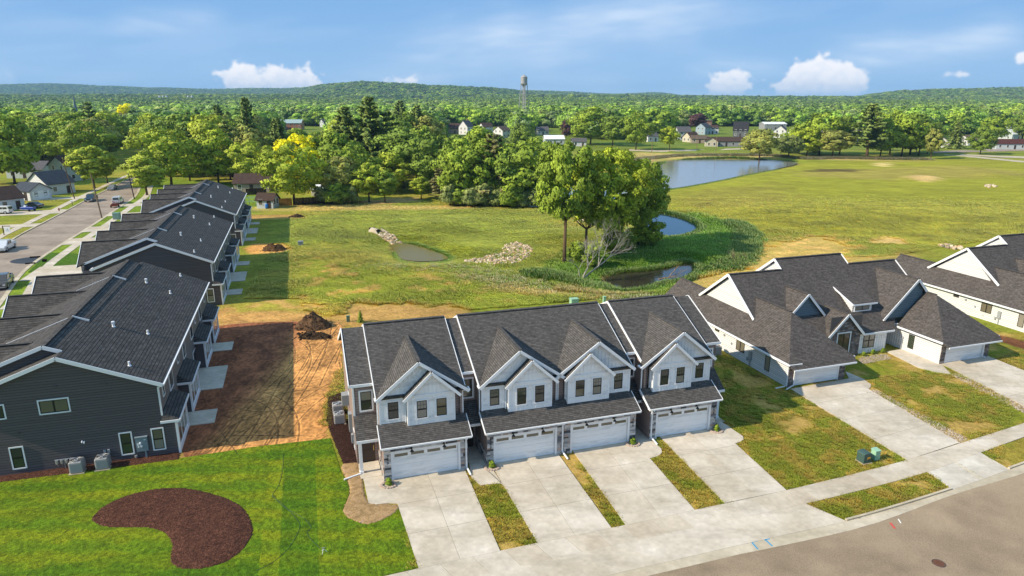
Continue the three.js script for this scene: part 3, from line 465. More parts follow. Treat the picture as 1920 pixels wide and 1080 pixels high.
  for (const pts of tracks) for (let i = 0; i < pts.length - 1; i++) for (let s2 = 0; s2 < 40; s2++) { const [a0, b0] = lerpP(pts[i], pts[i + 1], s2 / 40), nx = -(pts[i + 1][1] - pts[i][1]) / 0.035, nz = (pts[i + 1][0] - pts[i][0]) / 0.035; for (const o2 of [-0.8, 0.8]) { const cx = (a0 + nx * o2 / WX) * RS, cz = (b0 + nz * o2 / WZ) * RS; for (let dj = -6; dj <= 6; dj++) for (let di = -6; di <= 6; di++) { const X = Math.round(cx + di), Z = Math.round(cz + dj); if (X < 0 || Z < 0 || X >= RS || Z >= RS) continue; const d = Math.hypot((X - cx) * WX / RS, (Z - cz) * WZ / RS), v = d < 0.11 ? 1 - d / 0.16 : d < 0.24 ? -0.5 * (1 - Math.abs(d - 0.17) / 0.07) : 0; if (Math.abs(v) > Math.abs(rut[Z * RS + X])) rut[Z * RS + X] = v; } } }
  const ground = (x, z) => rut[Math.min(RS - 1, z * RS | 0) * RS + Math.min(RS - 1, x * RS | 0)];
  const dirtMap = tex(RS, (x, z) => { const n = fbm(x * 14, z * 16, 5), m = fbm(x * 90, z * 100, 3), rr = ground(x, z), westShade = smooth(0.62, 0.45, x + 0.1 * (fbm(x * 6, z * 8, 3) - 0.5)), v = 0.82 + 0.5 * (n - 0.5) + 0.5 * (m - 0.5) - 0.17 * Math.max(0, rr) * (1 - 0.75 * westShade) + 0.2 * Math.max(0, -rr) * (1 - westShade); return [mix(236, 172, westShade) * v, mix(170, 108, westShade) * v, mix(100, 74, westShade) * v].map((k) => Math.max(0, Math.min(255, k))); });  // west side carries the rowhouse shade in its colour: darker, ruts faded
  const dirtBump = tex(RS, (x, z) => grey(128 + 90 * (fbm(x * 60, z * 70, 4) - 0.5) - 85 * ground(x, z)), false);
  for (const t2 of [dirtMap, dirtBump]) t2.wrapS = t2.wrapT = THREE.ClampToEdgeWrapping;
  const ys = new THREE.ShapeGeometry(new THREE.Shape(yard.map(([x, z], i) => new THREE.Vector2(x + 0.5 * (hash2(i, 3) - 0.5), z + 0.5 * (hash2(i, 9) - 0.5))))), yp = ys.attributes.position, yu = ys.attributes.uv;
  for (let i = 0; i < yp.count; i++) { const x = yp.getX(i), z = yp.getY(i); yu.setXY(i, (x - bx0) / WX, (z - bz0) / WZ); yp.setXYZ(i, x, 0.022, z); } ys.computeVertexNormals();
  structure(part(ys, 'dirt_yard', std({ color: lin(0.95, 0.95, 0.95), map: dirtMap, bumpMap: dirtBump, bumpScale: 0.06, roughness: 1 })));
}
// ------------------------------------------------------------------ pieces shared by the houses
// a wall map turns (along, up, outward) into (u, h, v)
const onFront = (v) => (a, b, c) => [a, b, v - c], onLeft = (u) => (a, b, c) => [u - c, b, a], onRight = (u) => (a, b, c) => [u + c, b, a];
function mbox(m, M, a0, a1, b0, b1, c0, c1) {
  const P = (i, j, k) => { const [u, h, v] = M(i ? a1 : a0, j ? b1 : b0, k ? c1 : c0); return [u, h, v]; };
  m.face(P(0, 0, 1), P(1, 0, 1), P(1, 1, 1), P(0, 1, 1)); m.face(P(0, 0, 0), P(0, 1, 0), P(1, 1, 0), P(1, 0, 0));
  m.face(P(0, 0, 0), P(0, 0, 1), P(0, 1, 1), P(0, 1, 0)); m.face(P(1, 0, 0), P(1, 1, 0), P(1, 1, 1), P(1, 0, 1)); m.face(P(0, 1, 0), P(0, 1, 1), P(1, 1, 1), P(1, 1, 0)); m.face(P(0, 0, 0), P(1, 0, 0), P(1, 0, 1), P(0, 0, 1));
  return m;
}
function win(parent, M, a0, a1, b0, b1, o = {}) { // a window: trim and sash, panes, glazing bars
  const kinds = [glass, glassWarm, glass, glassPale, glassGreen]; const { trimW = 0.1, trimMat = trim, sashMat = black, cols = 1, rows = 2, grid = [0, 0], pane = glass } = o;
  let m = new MB();
  if (trimW) { mbox(m, M, a0 - trimW, a0, b0 - trimW, b1 + trimW, 0, 0.05); mbox(m, M, a1, a1 + trimW, b0 - trimW, b1 + trimW, 0, 0.05); mbox(m, M, a0, a1, b1, b1 + trimW, 0, 0.05); mbox(m, M, a0, a1, b0 - trimW, b0, 0, 0.07); }
  else mbox(m, M, a0, a1, b0 - 0.02, b0, 0, 0.03);
  const w = m.to('window', trimMat, parent), s = 0.055, W = (a1 - a0) / cols, Hh = (b1 - b0) / rows;
  m = new MB();
  for (let i = 0; i < cols; i++) for (let j = 0; j < rows; j++) {
    const x0 = a0 + i * W, x1 = x0 + W, y0 = b0 + j * Hh, y1 = y0 + Hh, d = 0.035 + (rows > 1 && j ? 0.015 : 0);
    mbox(m, M, x0, x0 + s, y0, y1, 0, d); mbox(m, M, x1 - s, x1, y0, y1, 0, d); mbox(m, M, x0 + s, x1 - s, y0, y0 + s, 0, d); mbox(m, M, x0 + s, x1 - s, y1 - s, y1, 0, d);
    mbox(new MB(), M, x0 + s, x1 - s, y0 + s, y1 - s, 0, 0.015 + (rows > 1 && j ? 0.012 : 0)).to('pane', o.fixed ? pane : kinds[(hash2(Math.round(a0 * 37), Math.round(b0 * 53) + j * 7) * 5) | 0], w);
    if (grid[0] && (o.gridAll || j === rows - 1)) { const gx = grid[0], gy = grid[1]; for (let k = 1; k < gx; k++) { const x = mix(x0 + s, x1 - s, k / gx); mbox(m, M, x - 0.009, x + 0.009, y0 + s, y1 - s, 0, d - 0.006); } for (let k = 1; k < gy; k++) { const y = mix(y0 + s, y1 - s, k / gy); mbox(m, M, x0 + s, x1 - s, y - 0.008, y + 0.008, 0, d - 0.008); } }
  }
  m.to('sash', sashMat, w);
  return w;
}
function garageDoor(parent, M, a0, a1, b0, b1, o = {}) {
  let m = new MB(); const t = 0.16;
  mbox(m, M, a0 - t, a0, b0, b1 + t, 0, 0.06); mbox(m, M, a1, a1 + t, b0, b1 + t, 0, 0.06); mbox(m, M, a0, a1, b1, b1 + t, 0, 0.06);
  const d = m.to('garage_door', trim, parent), h = (b1 - b0) / 4, W = (a1 - a0) / 4;
  for (let j = 0; j < 4; j++) {
    m = new MB(); const y0 = b0 + j * h + 0.006, y1 = b0 + (j + 1) * h - 0.006;
    mbox(m, M, a0 + 0.005, a1 - 0.005, y0, y1, 0, 0.022);
    if (j < 3 || !o.glazed) for (let k = 1; k < 3; k++) mbox(m, M, a0 + 0.02, a1 - 0.02, mix(y0, y1, k / 3) - 0.07, mix(y0, y1, k / 3) + 0.07, 0, 0.03);
    m.to('door_panel', panelWhite, d);
    if (j === 3 && o.glazed) for (let i = 0; i < 4; i++) { const x0 = a0 + i * W + 0.12, x1 = a0 + (i + 1) * W - 0.12, f = new MB(); mbox(f, M, x0 - 0.03, x1 + 0.03, y0 + 0.12, y0 + 0.15, 0, 0.035); mbox(f, M, x0 - 0.03, x1 + 0.03, y1 - 0.13, y1 - 0.1, 0, 0.035); f.to('glazing_bar', panelWhite, d); mbox(new MB(), M, x0, x1, y0 + 0.15, y1 - 0.13, 0, 0.028).to('pane', glassWarm, d); }
  }
  return d;
}
const stoneMat = new THREE.MeshStandardMaterial({ vertexColors: true, roughness: 0.9, bumpMap: concBump, bumpScale: 0.01 });
const STONE_PALE = [[0.5, 0.48, 0.46], [0.36, 0.35, 0.35], [0.56, 0.54, 0.52], [0.42, 0.38, 0.35], [0.27, 0.27, 0.28], [0.14, 0.14, 0.15], [0.42, 0.31, 0.25], [0.52, 0.51, 0.51], [0.07, 0.07, 0.075], [0.36, 0.35, 0.34]];
const STONE_DARK = [[0.17, 0.13, 0.11], [0.12, 0.1, 0.095], [0.24, 0.2, 0.18], [0.2, 0.14, 0.11], [0.3, 0.27, 0.25], [0.09, 0.075, 0.07], [0.22, 0.17, 0.14], [0.15, 0.14, 0.14]];
function stonework(parent, seed, palette, areas) { // areas: [M, polygon test or rectangle]; every stone has its own face, edge and tone
  const r = rng(seed), m = new MB(); m.col = [0, 0, 0];
  for (const [M, a0, a1, b0, b1, inside] of areas) {
    m.col = palette === STONE_PALE ? [0.16, 0.15, 0.145] : [0.11, 0.095, 0.085]; mbox(m, M, a0, a1, b0, b1, 0, 0.03);
    for (let y = b0; y < b1 - 0.03;) {
      const hh = Math.min(b1 - y, 0.1 + r() * 0.1);
      for (let x = a0; x < a1 - 0.02;) {
        let w = 0.16 + r() * 0.42; if (a1 - x - w < 0.14) w = a1 - x;
        const k = palette[(r() * palette.length) | 0], s = 0.85 + r() * 0.3; m.col = k.map((v) => v * s);
        if (!inside || inside(x + w / 2, y + hh / 2)) mbox(m, M, x + 0.006, x + w - 0.006, y + 0.006, y + hh - 0.006, 0.028, 0.045 + r() * 0.04);
        x += w;
      }
      y += hh;
    }
  }
  const o = m.to('stone_facing', stoneMat, parent); return stuff(o);
}
function battens(parent, list, mat = white) { // [M, a0, a1, b0, top(a)]
  const m = new MB(); for (const [M, a0, a1, b0, top, holes = [], step = 0.3] of list) { const n = Math.max(1, Math.round((a1 - a0) / step)); for (let i = 0; i <= n; i++) { const a = mix(a0 + 0.03, a1 - 0.03, i / n), t = typeof top === 'function' ? top(a) : top; if (t <= b0 + 0.1) continue; const h = holes.find((q) => a > q[0] - 0.03 && a < q[1] + 0.03); if (!h) mbox(m, M, a - 0.024, a + 0.024, b0, t, 0, 0.03); else { mbox(m, M, a - 0.024, a + 0.024, b0, h[2], 0, 0.03); mbox(m, M, a - 0.024, a + 0.024, h[3], t, 0, 0.03); } } }
  return stuff(m.to('battens', mat, parent));
}
function rake(m, p, q, d = 0.09, h = 0.24) { m.bar(p, q, d, h); return m; }
const font = await new FontLoader().loadAsync('fonts/droid/droid_sans_bold.typeface.json');

// ------------------------------------------------------------------ the white townhouses in the middle
{
  const A = THREE.MathUtils.degToRad(17.4), t = thing('townhouse', 'long white townhouse of four gabled units with stone garages and dark shingle roof', 'townhouse', -8.9, -42.42, A);
  const slope = 0.464, E0 = 1.2, EH = 5.85, RV = 8.2, RH = EH + slope * (RV - E0), BV = 15.0, BH = RH - slope * (BV - RV);
  // main roofs: one over the left unit, one over the middle pair, one over the right unit
  const blocks = [[-0.17, 6.2], [7.25, 19.55], [20.55, 26.8]];
  for (const [u0, u1] of blocks) {
    new MB().slab([[u0, EH, E0], [u1, EH, E0], [u1, RH, RV], [u0, RH, RV]], 0.2).slab([[u0, RH, RV], [u1, RH, RV], [u1, BH, BV], [u0, BH, BV]], 0.2).to('roof', shingle, t);
    const rc = new MB(); rc.bar([u0, RH + 0.015, RV], [u1, RH + 0.015, RV], 0.34, 0.05); rc.to('ridge_cap', shingle, t);
    const f = new MB(); for (const u of [u0 - 0.03, u1 + 0.03]) { rake(f, [u, EH - 0.12, E0], [u, RH - 0.12, RV], 0.05, 0.22); rake(f, [u, RH - 0.12, RV], [u, BH - 0.12, BV], 0.05, 0.22); }
    f.bar([u0, BH - 0.1, BV + 0.02], [u1, BH - 0.1, BV + 0.02], 0.05, 0.22); f.to('rake_board', trim, t);
    const s = new MB(); // the block's side and rear walls
    for (const u of [u0 + 0.17, u1 - 0.2]) s.wall([[u, 0, 1.5], [u, 0, 14.6], [u, BH - 0.12, 14.6], [u, RH - 0.24, RV], [u, EH + 0.03, 1.5]], u < (u0 + u1) / 2 ? -0.15 : 0.15);
    s.box(u0 + 0.2, u1 - 0.2, 0, BH - 0.1, 14.4, 14.6); s.to('wall', sidingBrown, t);
  }
  // entrance wings between and beside the blocks, their roofs a little lower
  const wings = [[-1.85, -0.2, -1.6, -0.05, 1], [5.95, 7.22, 6.0, 7.4, 1], [19.58, 20.53, 19.4, 20.8, -1], [26.83, 28.4, 26.6, 28.15, -1]];
  const WV = 2.8, drop = 0.2, wh = (v) => EH + slope * (v - E0) - drop;
  wings.forEach(([r0, r1, u0, u1, dir], i) => {
    new MB().slab([[r0, wh(WV), WV], [r1, wh(WV), WV], [r1, wh(RV), RV], [r0, wh(RV), RV]], 0.18).slab([[r0, wh(RV), RV], [r1, wh(RV), RV], [r1, wh(RV) - slope * (BV - RV), BV], [r0, wh(RV) - slope * (BV - RV), BV]], 0.18).to('roof', shingle, t);
    const f = new MB(); f.bar([r0, wh(WV) - 0.08, WV - 0.03], [r1, wh(WV) - 0.08, WV - 0.03], 0.07, 0.2);
    if (i === 0 || i === 3) { const u = i ? r1 + 0.03 : r0 - 0.03; rake(f, [u, wh(WV) - 0.08, WV], [u, wh(RV) - 0.08, RV], 0.06, 0.26); rake(f, [u, wh(RV) - 0.08, RV], [u, BH - drop - 0.08, BV], 0.06, 0.26); }
    f.to('fascia', trim, t);
    const w = new MB(); w.box(u0, u1, 2.3, wh(3.05) - 0.2, 3.05, 3.2); w.box(u0, u1, 0, 2.3, 3.2, 3.3);
    const uo = i === 0 ? u0 : i === 3 ? u1 : null;
    if (uo !== null) w.wall([[uo, 0, 3.05], [uo, 0, 14.5], [uo, BH - drop - 0.2, 14.5], [uo, wh(RV) - 0.22, RV], [uo, wh(3.05) - 0.2, 3.05]], i ? 0.15 : -0.15);
    w.to('wall', sidingBrown, t);
    // porch roof, post, entrance door
    const p0 = i === 0 ? -1.68 : i === 3 ? 26.85 : i === 1 ? 6.02 : 19.42, p1 = i === 0 ? -0.06 : i === 3 ? 28.2 : i === 1 ? 7.38 : 20.78, pv = i === 0 || i === 3 ? 1.42 : 1.6;
    new MB().slab([[p0, 2.72, pv], [p1, 2.72, pv], [p1, 3.96, 3.05], [p0, 3.96, 3.05]], 0.12).to('porch_roof', shingle, t);
    new MB().box(p0, p1, 2.52, 2.72, pv - 0.06, pv).to('gutter', trim, t);
    if (i === 0 || i === 3) { const px = i ? 27.85 : -1.42; new MB().box(px - 0.11, px + 0.11, 0.06, 2.55, 1.62, 1.84).box(px - 0.15, px + 0.15, 0.06, 0.22, 1.58, 1.88).to('porch_post', trim, t); }
    new MB().box(u0 + 0.03, u1 - 0.03, 0, 0.07, 0.9, 3.15).to('porch_floor', conc[1], t);
    const du0 = i === 0 ? -1.22 : dir > 0 ? u0 + 0.25 : u0 + 0.2, d = mbox(new MB(), onFront(3.2), du0, du0 + 0.95, 0.08, 2.2, 0, 0.05).to('front_door', doorDark, t);
    for (const y of [0.3, 1.2]) mbox(new MB(), onFront(3.2), du0 + 0.16, du0 + 0.79, y, y + 0.75, 0.05, 0.065).to('door_panel', doorDark, d);
    mbox(new MB(), onFront(3.2), du0 + 0.82, du0 + 0.87, 0.95, 1.35, 0.05, 0.1).to('handle', brass, d);
    const mat_ = part(new THREE.CylinderGeometry(0.42, 0.42, 0.02, 20, 1, false, 0, Math.PI), 'doormat', rubber, t); mat_.position.set(du0 + 0.48, 0.085, -3.1); mat_.rotation.y = Math.PI / 2;
    // wing window upstairs with a white corner post
    const wv = onFront(3.05), a0 = i === 0 ? -1.1 : i === 3 ? 27 : dir > 0 ? 6.35 : 19.75; win(t, wv, a0, a0 + 0.78, 4.28, 5.72, { trimW: 0.12 });
    if (i === 0) { const c = new MB(); c.box(-1.66, -1.52, 3.9, 6.15, 3.0, 3.14); c.to('corner_post', trim, t); }
  });
  // units: x(u) runs from the outer side of each unit
  const units = [[0, 1, '300', -0.2, 6.25], [7.42, 1, '302', 0, 0], [19.4, -1, '304', 0, 0], [26.6, -1, '306', -0.2, 6.25]];
  // garage roofs
  for (const [u0, u1] of [[-0.16, 6.22], [7.26, 19.56], [20.38, 26.78]]) {
    new MB().slab([[u0, 2.85, -0.38], [u1, 2.85, -0.38], [u1, 3.8, 1.42], [u0, 3.8, 1.42]], 0.14).to('garage_roof', shingle, t);
    const g = new MB(); g.box(u0, u1, 2.73, 2.84, -0.47, -0.37); g.box(u0, u1, 2.69, 2.73, -0.38, 0.02); g.to('gutter', trim, t);
    let f = new MB(); rake(f, [u0 - 0.03, 2.76, -0.38], [u0 - 0.03, 3.7, 1.42], 0.05, 0.18); f.to('rake_board', trim, t); f = new MB(); rake(f, [u1 + 0.03, 2.76, -0.38], [u1 + 0.03, 3.7, 1.42], 0.05, 0.18); f.to('rake_board', trim, t);
  }
  units.forEach(([o, d, number], i) => {
    const X = (u) => o + d * u, q = (l) => l.map(([u, h, v]) => [X(u), h, v]), S = (a, b) => [Math.min(X(a), X(b)), Math.max(X(a), X(b))];
    const bx = (m, a, b, h0, h1, v0, v1) => { const [x0, x1] = S(a, b); return m.box(x0, x1, h0, h1, v0, v1); };
    // garage walls behind the stone
    let m = new MB(); bx(m, 0.03, 0.42, 0, 2.66, 0.05, 0.25); bx(m, 5.5, 5.97, 0, 2.66, 0.05, 0.25); bx(m, 0.42, 5.5, 2.28, 2.66, 0.05, 0.25); bx(m, 0.03, 0.2, 0.95, 2.7, 0.25, 3.2); bx(m, 0.06, 0.2, 0, 0.95, 0.25, 3.2); bx(m, 5.8, 5.97, 0, 2.7, 0.25, 3.2);
    m.wall(q([[0.1, 2.6, -0.2], [0.1, 2.6, 1.45], [0.1, 3.66, 1.45], [0.1, 2.82, -0.2]]), 0.06);
    m.to('wall', sidingBrown, t);
    const F = onFront(0.05), [a0, a1] = S(0.66, 5.3), [l0, l1] = S(0.02, 0.5), [r0, r1] = S(5.46, 5.98), [h0, h1] = S(0.5, 5.46), outer = d > 0 ? onLeft(X(0.03)) : onRight(X(0.03));
    stonework(t, 100 + i, STONE_PALE, [[F, l0, l1, 0, 2.68], [F, r0, r1, 0, 2.68], [F, h0, h1, 2.3, 2.68], [outer, 0, 3.0, 0, 1.0]]);
    garageDoor(t, onFront(0.2), a0, a1, 0.06, 2.13, { glazed: true });
    new MB().box(S(0.5, 0.66)[0], S(0.5, 0.66)[1], 0, 2.3, 0.02, 0.2).box(S(5.3, 5.46)[0], S(5.3, 5.46)[1], 0, 2.3, 0.02, 0.2).box(S(0.66, 5.3)[0], S(0.66, 5.3)[1], 2.2, 2.32, 0.02, 0.2).to('door_casing', trim, t);
    // gooseneck lamps over the door and the number on the stone
    for (const u of [1.95, 4.25]) { const x = X(u), l = new MB(); l.tube([x, 2.4, -0.02], [x, 2.5, -0.14], 0.022).tube([x, 2.5, -0.14], [x, 2.4, -0.24], 0.022).tube([x, 2.4, -0.24], [x, 2.24, -0.25], 0.035, 0.14, 12).box(x - 0.06, x + 0.06, 2.32, 2.48, -0.06, 0); l.to('garage_lamp', black, t); }
    { const gs = [...number].map((c, k) => { const g = new TextGeometry(c, { font, size: 0.17, depth: 0.02, curveSegments: 4 }); g.translate(X(0.28) - 0.07, 1.95 - k * 0.26, 0.05); return g; }); part(mergeGeometries(gs), 'house_number', black, t); }
    // downspout at the inner side
    if (i !== 2) { const x = X(i === 3 ? 5.86 : 5.86); const p = new MB(); p.box(x - 0.05, x + 0.05, 0.25, 2.6, -0.1, -0.02).bar([x, 0.28, -0.06], [x + 0.1, 0.08, -0.95], 0.1, 0.08).bar([x, 2.6, -0.06], [x, 2.66, -0.4], 0.1, 0.08); p.to('downspout', trim, t); }
    // upper walls: white main wall, projecting bay, brown return
    m = new MB(); bx(m, 0.0, 5.4, 3.55, 5.9, 1.4, 1.6); m.wall(q([[0.0, 5.9, 1.4], [6.1, 5.9, 1.4], [2.85, 8.2, 1.4]]), d > 0 ? 0.12 : -0.12); m.to('wall', white, t);
    m = new MB(); bx(m, 5.38, 6.0, 3.5, 6.0, 1.8, 2.0); m.to('wall', sidingBrown, t);
    m = new MB(); bx(m, 1.92, 5.36, 3.4, 5.8, 1.0, 1.4); m.wall(q([[1.92, 5.8, 1.0], [5.36, 5.8, 1.0], [3.68, 7.42, 1.0]]), d > 0 ? 0.35 : -0.35); m.to('bay', white, t);
    const mW = onFront(1.4), bW = onFront(1.0), ed = (a, b) => S(a, b);
    const pk = X(2.85), pk2 = X(3.68);
    battens(t, [[mW, ...ed(0.02, 1.9), 3.8, 5.78, [[...ed(0.53, 1.45), 4.0, 5.5]]], [bW, ...ed(1.94, 5.34), 3.6, 5.72, [[...ed(2.5, 3.42), 3.98, 5.52], [...ed(3.9, 4.84), 3.98, 5.52]]], [mW, ...ed(0.3, 5.8), 5.96, (a) => { const u = (a - o) * d; return u < 2.85 ? 5.9 + (u) * 0.8 : 5.9 + (6.1 - u) * 0.7; }], [bW, ...ed(2.0, 5.3), 5.9, (a) => { const u = (a - o) * d; return 5.8 + (u < 3.68 ? (u - 1.92) : (5.36 - u)) * 0.94; }]]);
    m = new MB(); { const [x0, x1] = S(0, 1.9); mbox(m, mW, x0, x1, 5.78, 5.95, 0, 0.045); } { const [x0, x1] = S(1.9, 5.38); mbox(m, bW, x0, x1, 5.7, 5.87, 0, 0.045); }
    for (const [u, M, b] of [[0.05, mW, 3.75], [1.99, bW, 3.6], [5.3, bW, 3.6]]) mbox(m, M, X(u) - 0.06, X(u) + 0.06, b, 5.75, 0, 0.04); m.to('trim_board', trim, t);
    // windows
    win(t, mW, ...S(0.62, 1.36), 4.1, 5.4, { grid: [3, 2], pane: glassWarm, trimW: 0.09 });
    win(t, bW, ...S(2.6, 3.32), 4.08, 5.42, { grid: [3, 2], trimW: 0.09, pane: i === 1 ? glassWarm : glass }); win(t, bW, ...S(4.0, 4.74), 4.08, 5.42, { grid: i === 1 || i === 2 ? [3, 2] : [0, 0], trimW: 0.09 });
    // front gable: planes run back to the main roof
    const top = 8.36, gv = 1.0, back = E0 + (top - EH) / slope;
    const pl = new MB(); pl.slab(q([[-0.2, 5.84, gv], [2.85, top, gv], [2.85, top, back], [-0.2, 5.84, E0 + 0.05]]), 0.16).slab(q([[2.85, top, gv], [6.4, 5.84, gv], [6.4, 5.84, E0 + 0.05], [2.85, top, back]]), 0.16);
    pl.to('gable_roof', shingle, t);
    const rc = new MB(); rc.bar([pk, top + 0.01, gv], [pk, top + 0.01, back - 0.1], 0.3, 0.05); rc.to('ridge_cap', shingle, t);
    const g2 = 7.62, gw = 0.66, p2 = new MB(); p2.slab(q([[1.66, 5.72, gw], [3.68, g2, gw], [3.68, g2, 1.4], [1.66, 5.72, 1.4]]), 0.1).slab(q([[3.68, g2, gw], [5.7, 5.72, gw], [5.7, 5.72, 1.4], [3.68, g2, 1.4]]), 0.1); p2.to('bay_roof', shingle, t);
    const f = new MB(); rake(f, [X(-0.22), 5.7, gv - 0.03], [pk, top - 0.12, gv - 0.03], 0.06, 0.22); rake(f, [X(6.42), 5.7, gv - 0.03], [pk, top - 0.12, gv - 0.03], 0.06, 0.22);
    rake(f, [X(1.64), 5.6, gw - 0.03], [pk2, g2 - 0.11, gw - 0.03], 0.06, 0.2); rake(f, [X(5.72), 5.6, gw - 0.03], [pk2, g2 - 0.11, gw - 0.03], 0.06, 0.2);
    // soffits
    f.face(...q([[-0.2, 5.66, gv], [2.85, top - 0.2, gv], [2.85, top - 0.2, 1.4], [-0.2, 5.66, 1.4]])); f.face(...q([[6.4, 5.66, gv], [2.85, top - 0.2, gv], [2.85, top - 0.2, 1.4], [6.4, 5.66, 1.4]]));
    f.to('rake_board', trim, t);
    for (const [nm, u0, u1, h0, h1, v0, v1, p, q] of [['gutter', -0.3, -0.17, 5.7, 5.82, 1.02, 1.5], ['gutter', 6.38, 6.5, 5.7, 5.82, 1.02, 1.5], ['downspout', 6.02, 6.1, 3.7, 5.54, 1.55, 1.63, [6.44, 5.72, 1.3], [6.06, 5.5, 1.6]], ['downspout', -0.14, -0.06, 3.7, 5.54, 1.55, 1.63, [-0.24, 5.72, 1.3], [-0.1, 5.5, 1.6]], ['downspout', 1.78, 1.86, 3.75, 5.66, 1.28, 1.38]]) { const gt = new MB(); bx(gt, u0, u1, h0, h1, v0, v1); if (p) gt.bar([X(p[0]), p[1], p[2]], [X(q[0]), q[1], q[2]], 0.08, 0.08); gt.to(nm, trim, t); }
  });
  // trim at the left end: downspout over the grass, vent box and chimney-like bump-out on the side wall
  const e = new MB(); e.bar([-1.5, 0.1, 1.55], [-2.7, 0.1, 1.1], 0.1, 0.09); e.to('downspout', trim, t);
  const b = new MB(); b.box(-2.15, -1.6, 2.1, 3.0, 8.9, 9.7); b.to('wall_vent', greyPaint, t);
  const mtr = new MB(); mtr.box(-1.85, -1.6, 1.0, 2.5, 6.4, 7.0).box(-1.75, -1.65, 0, 1.0, 6.6, 6.7).box(-1.8, -1.6, 0.6, 1.3, 5.3, 5.6); mtr.to('meter_box', greyPaint, t);
  win(t, onLeft(-1.6), 4.2, 4.9, 0.7, 2.0, { trimW: 0.08 }); win(t, onLeft(-1.6), 7.6, 8.5, 3.6, 4.9, { trimW: 0.08 });
}
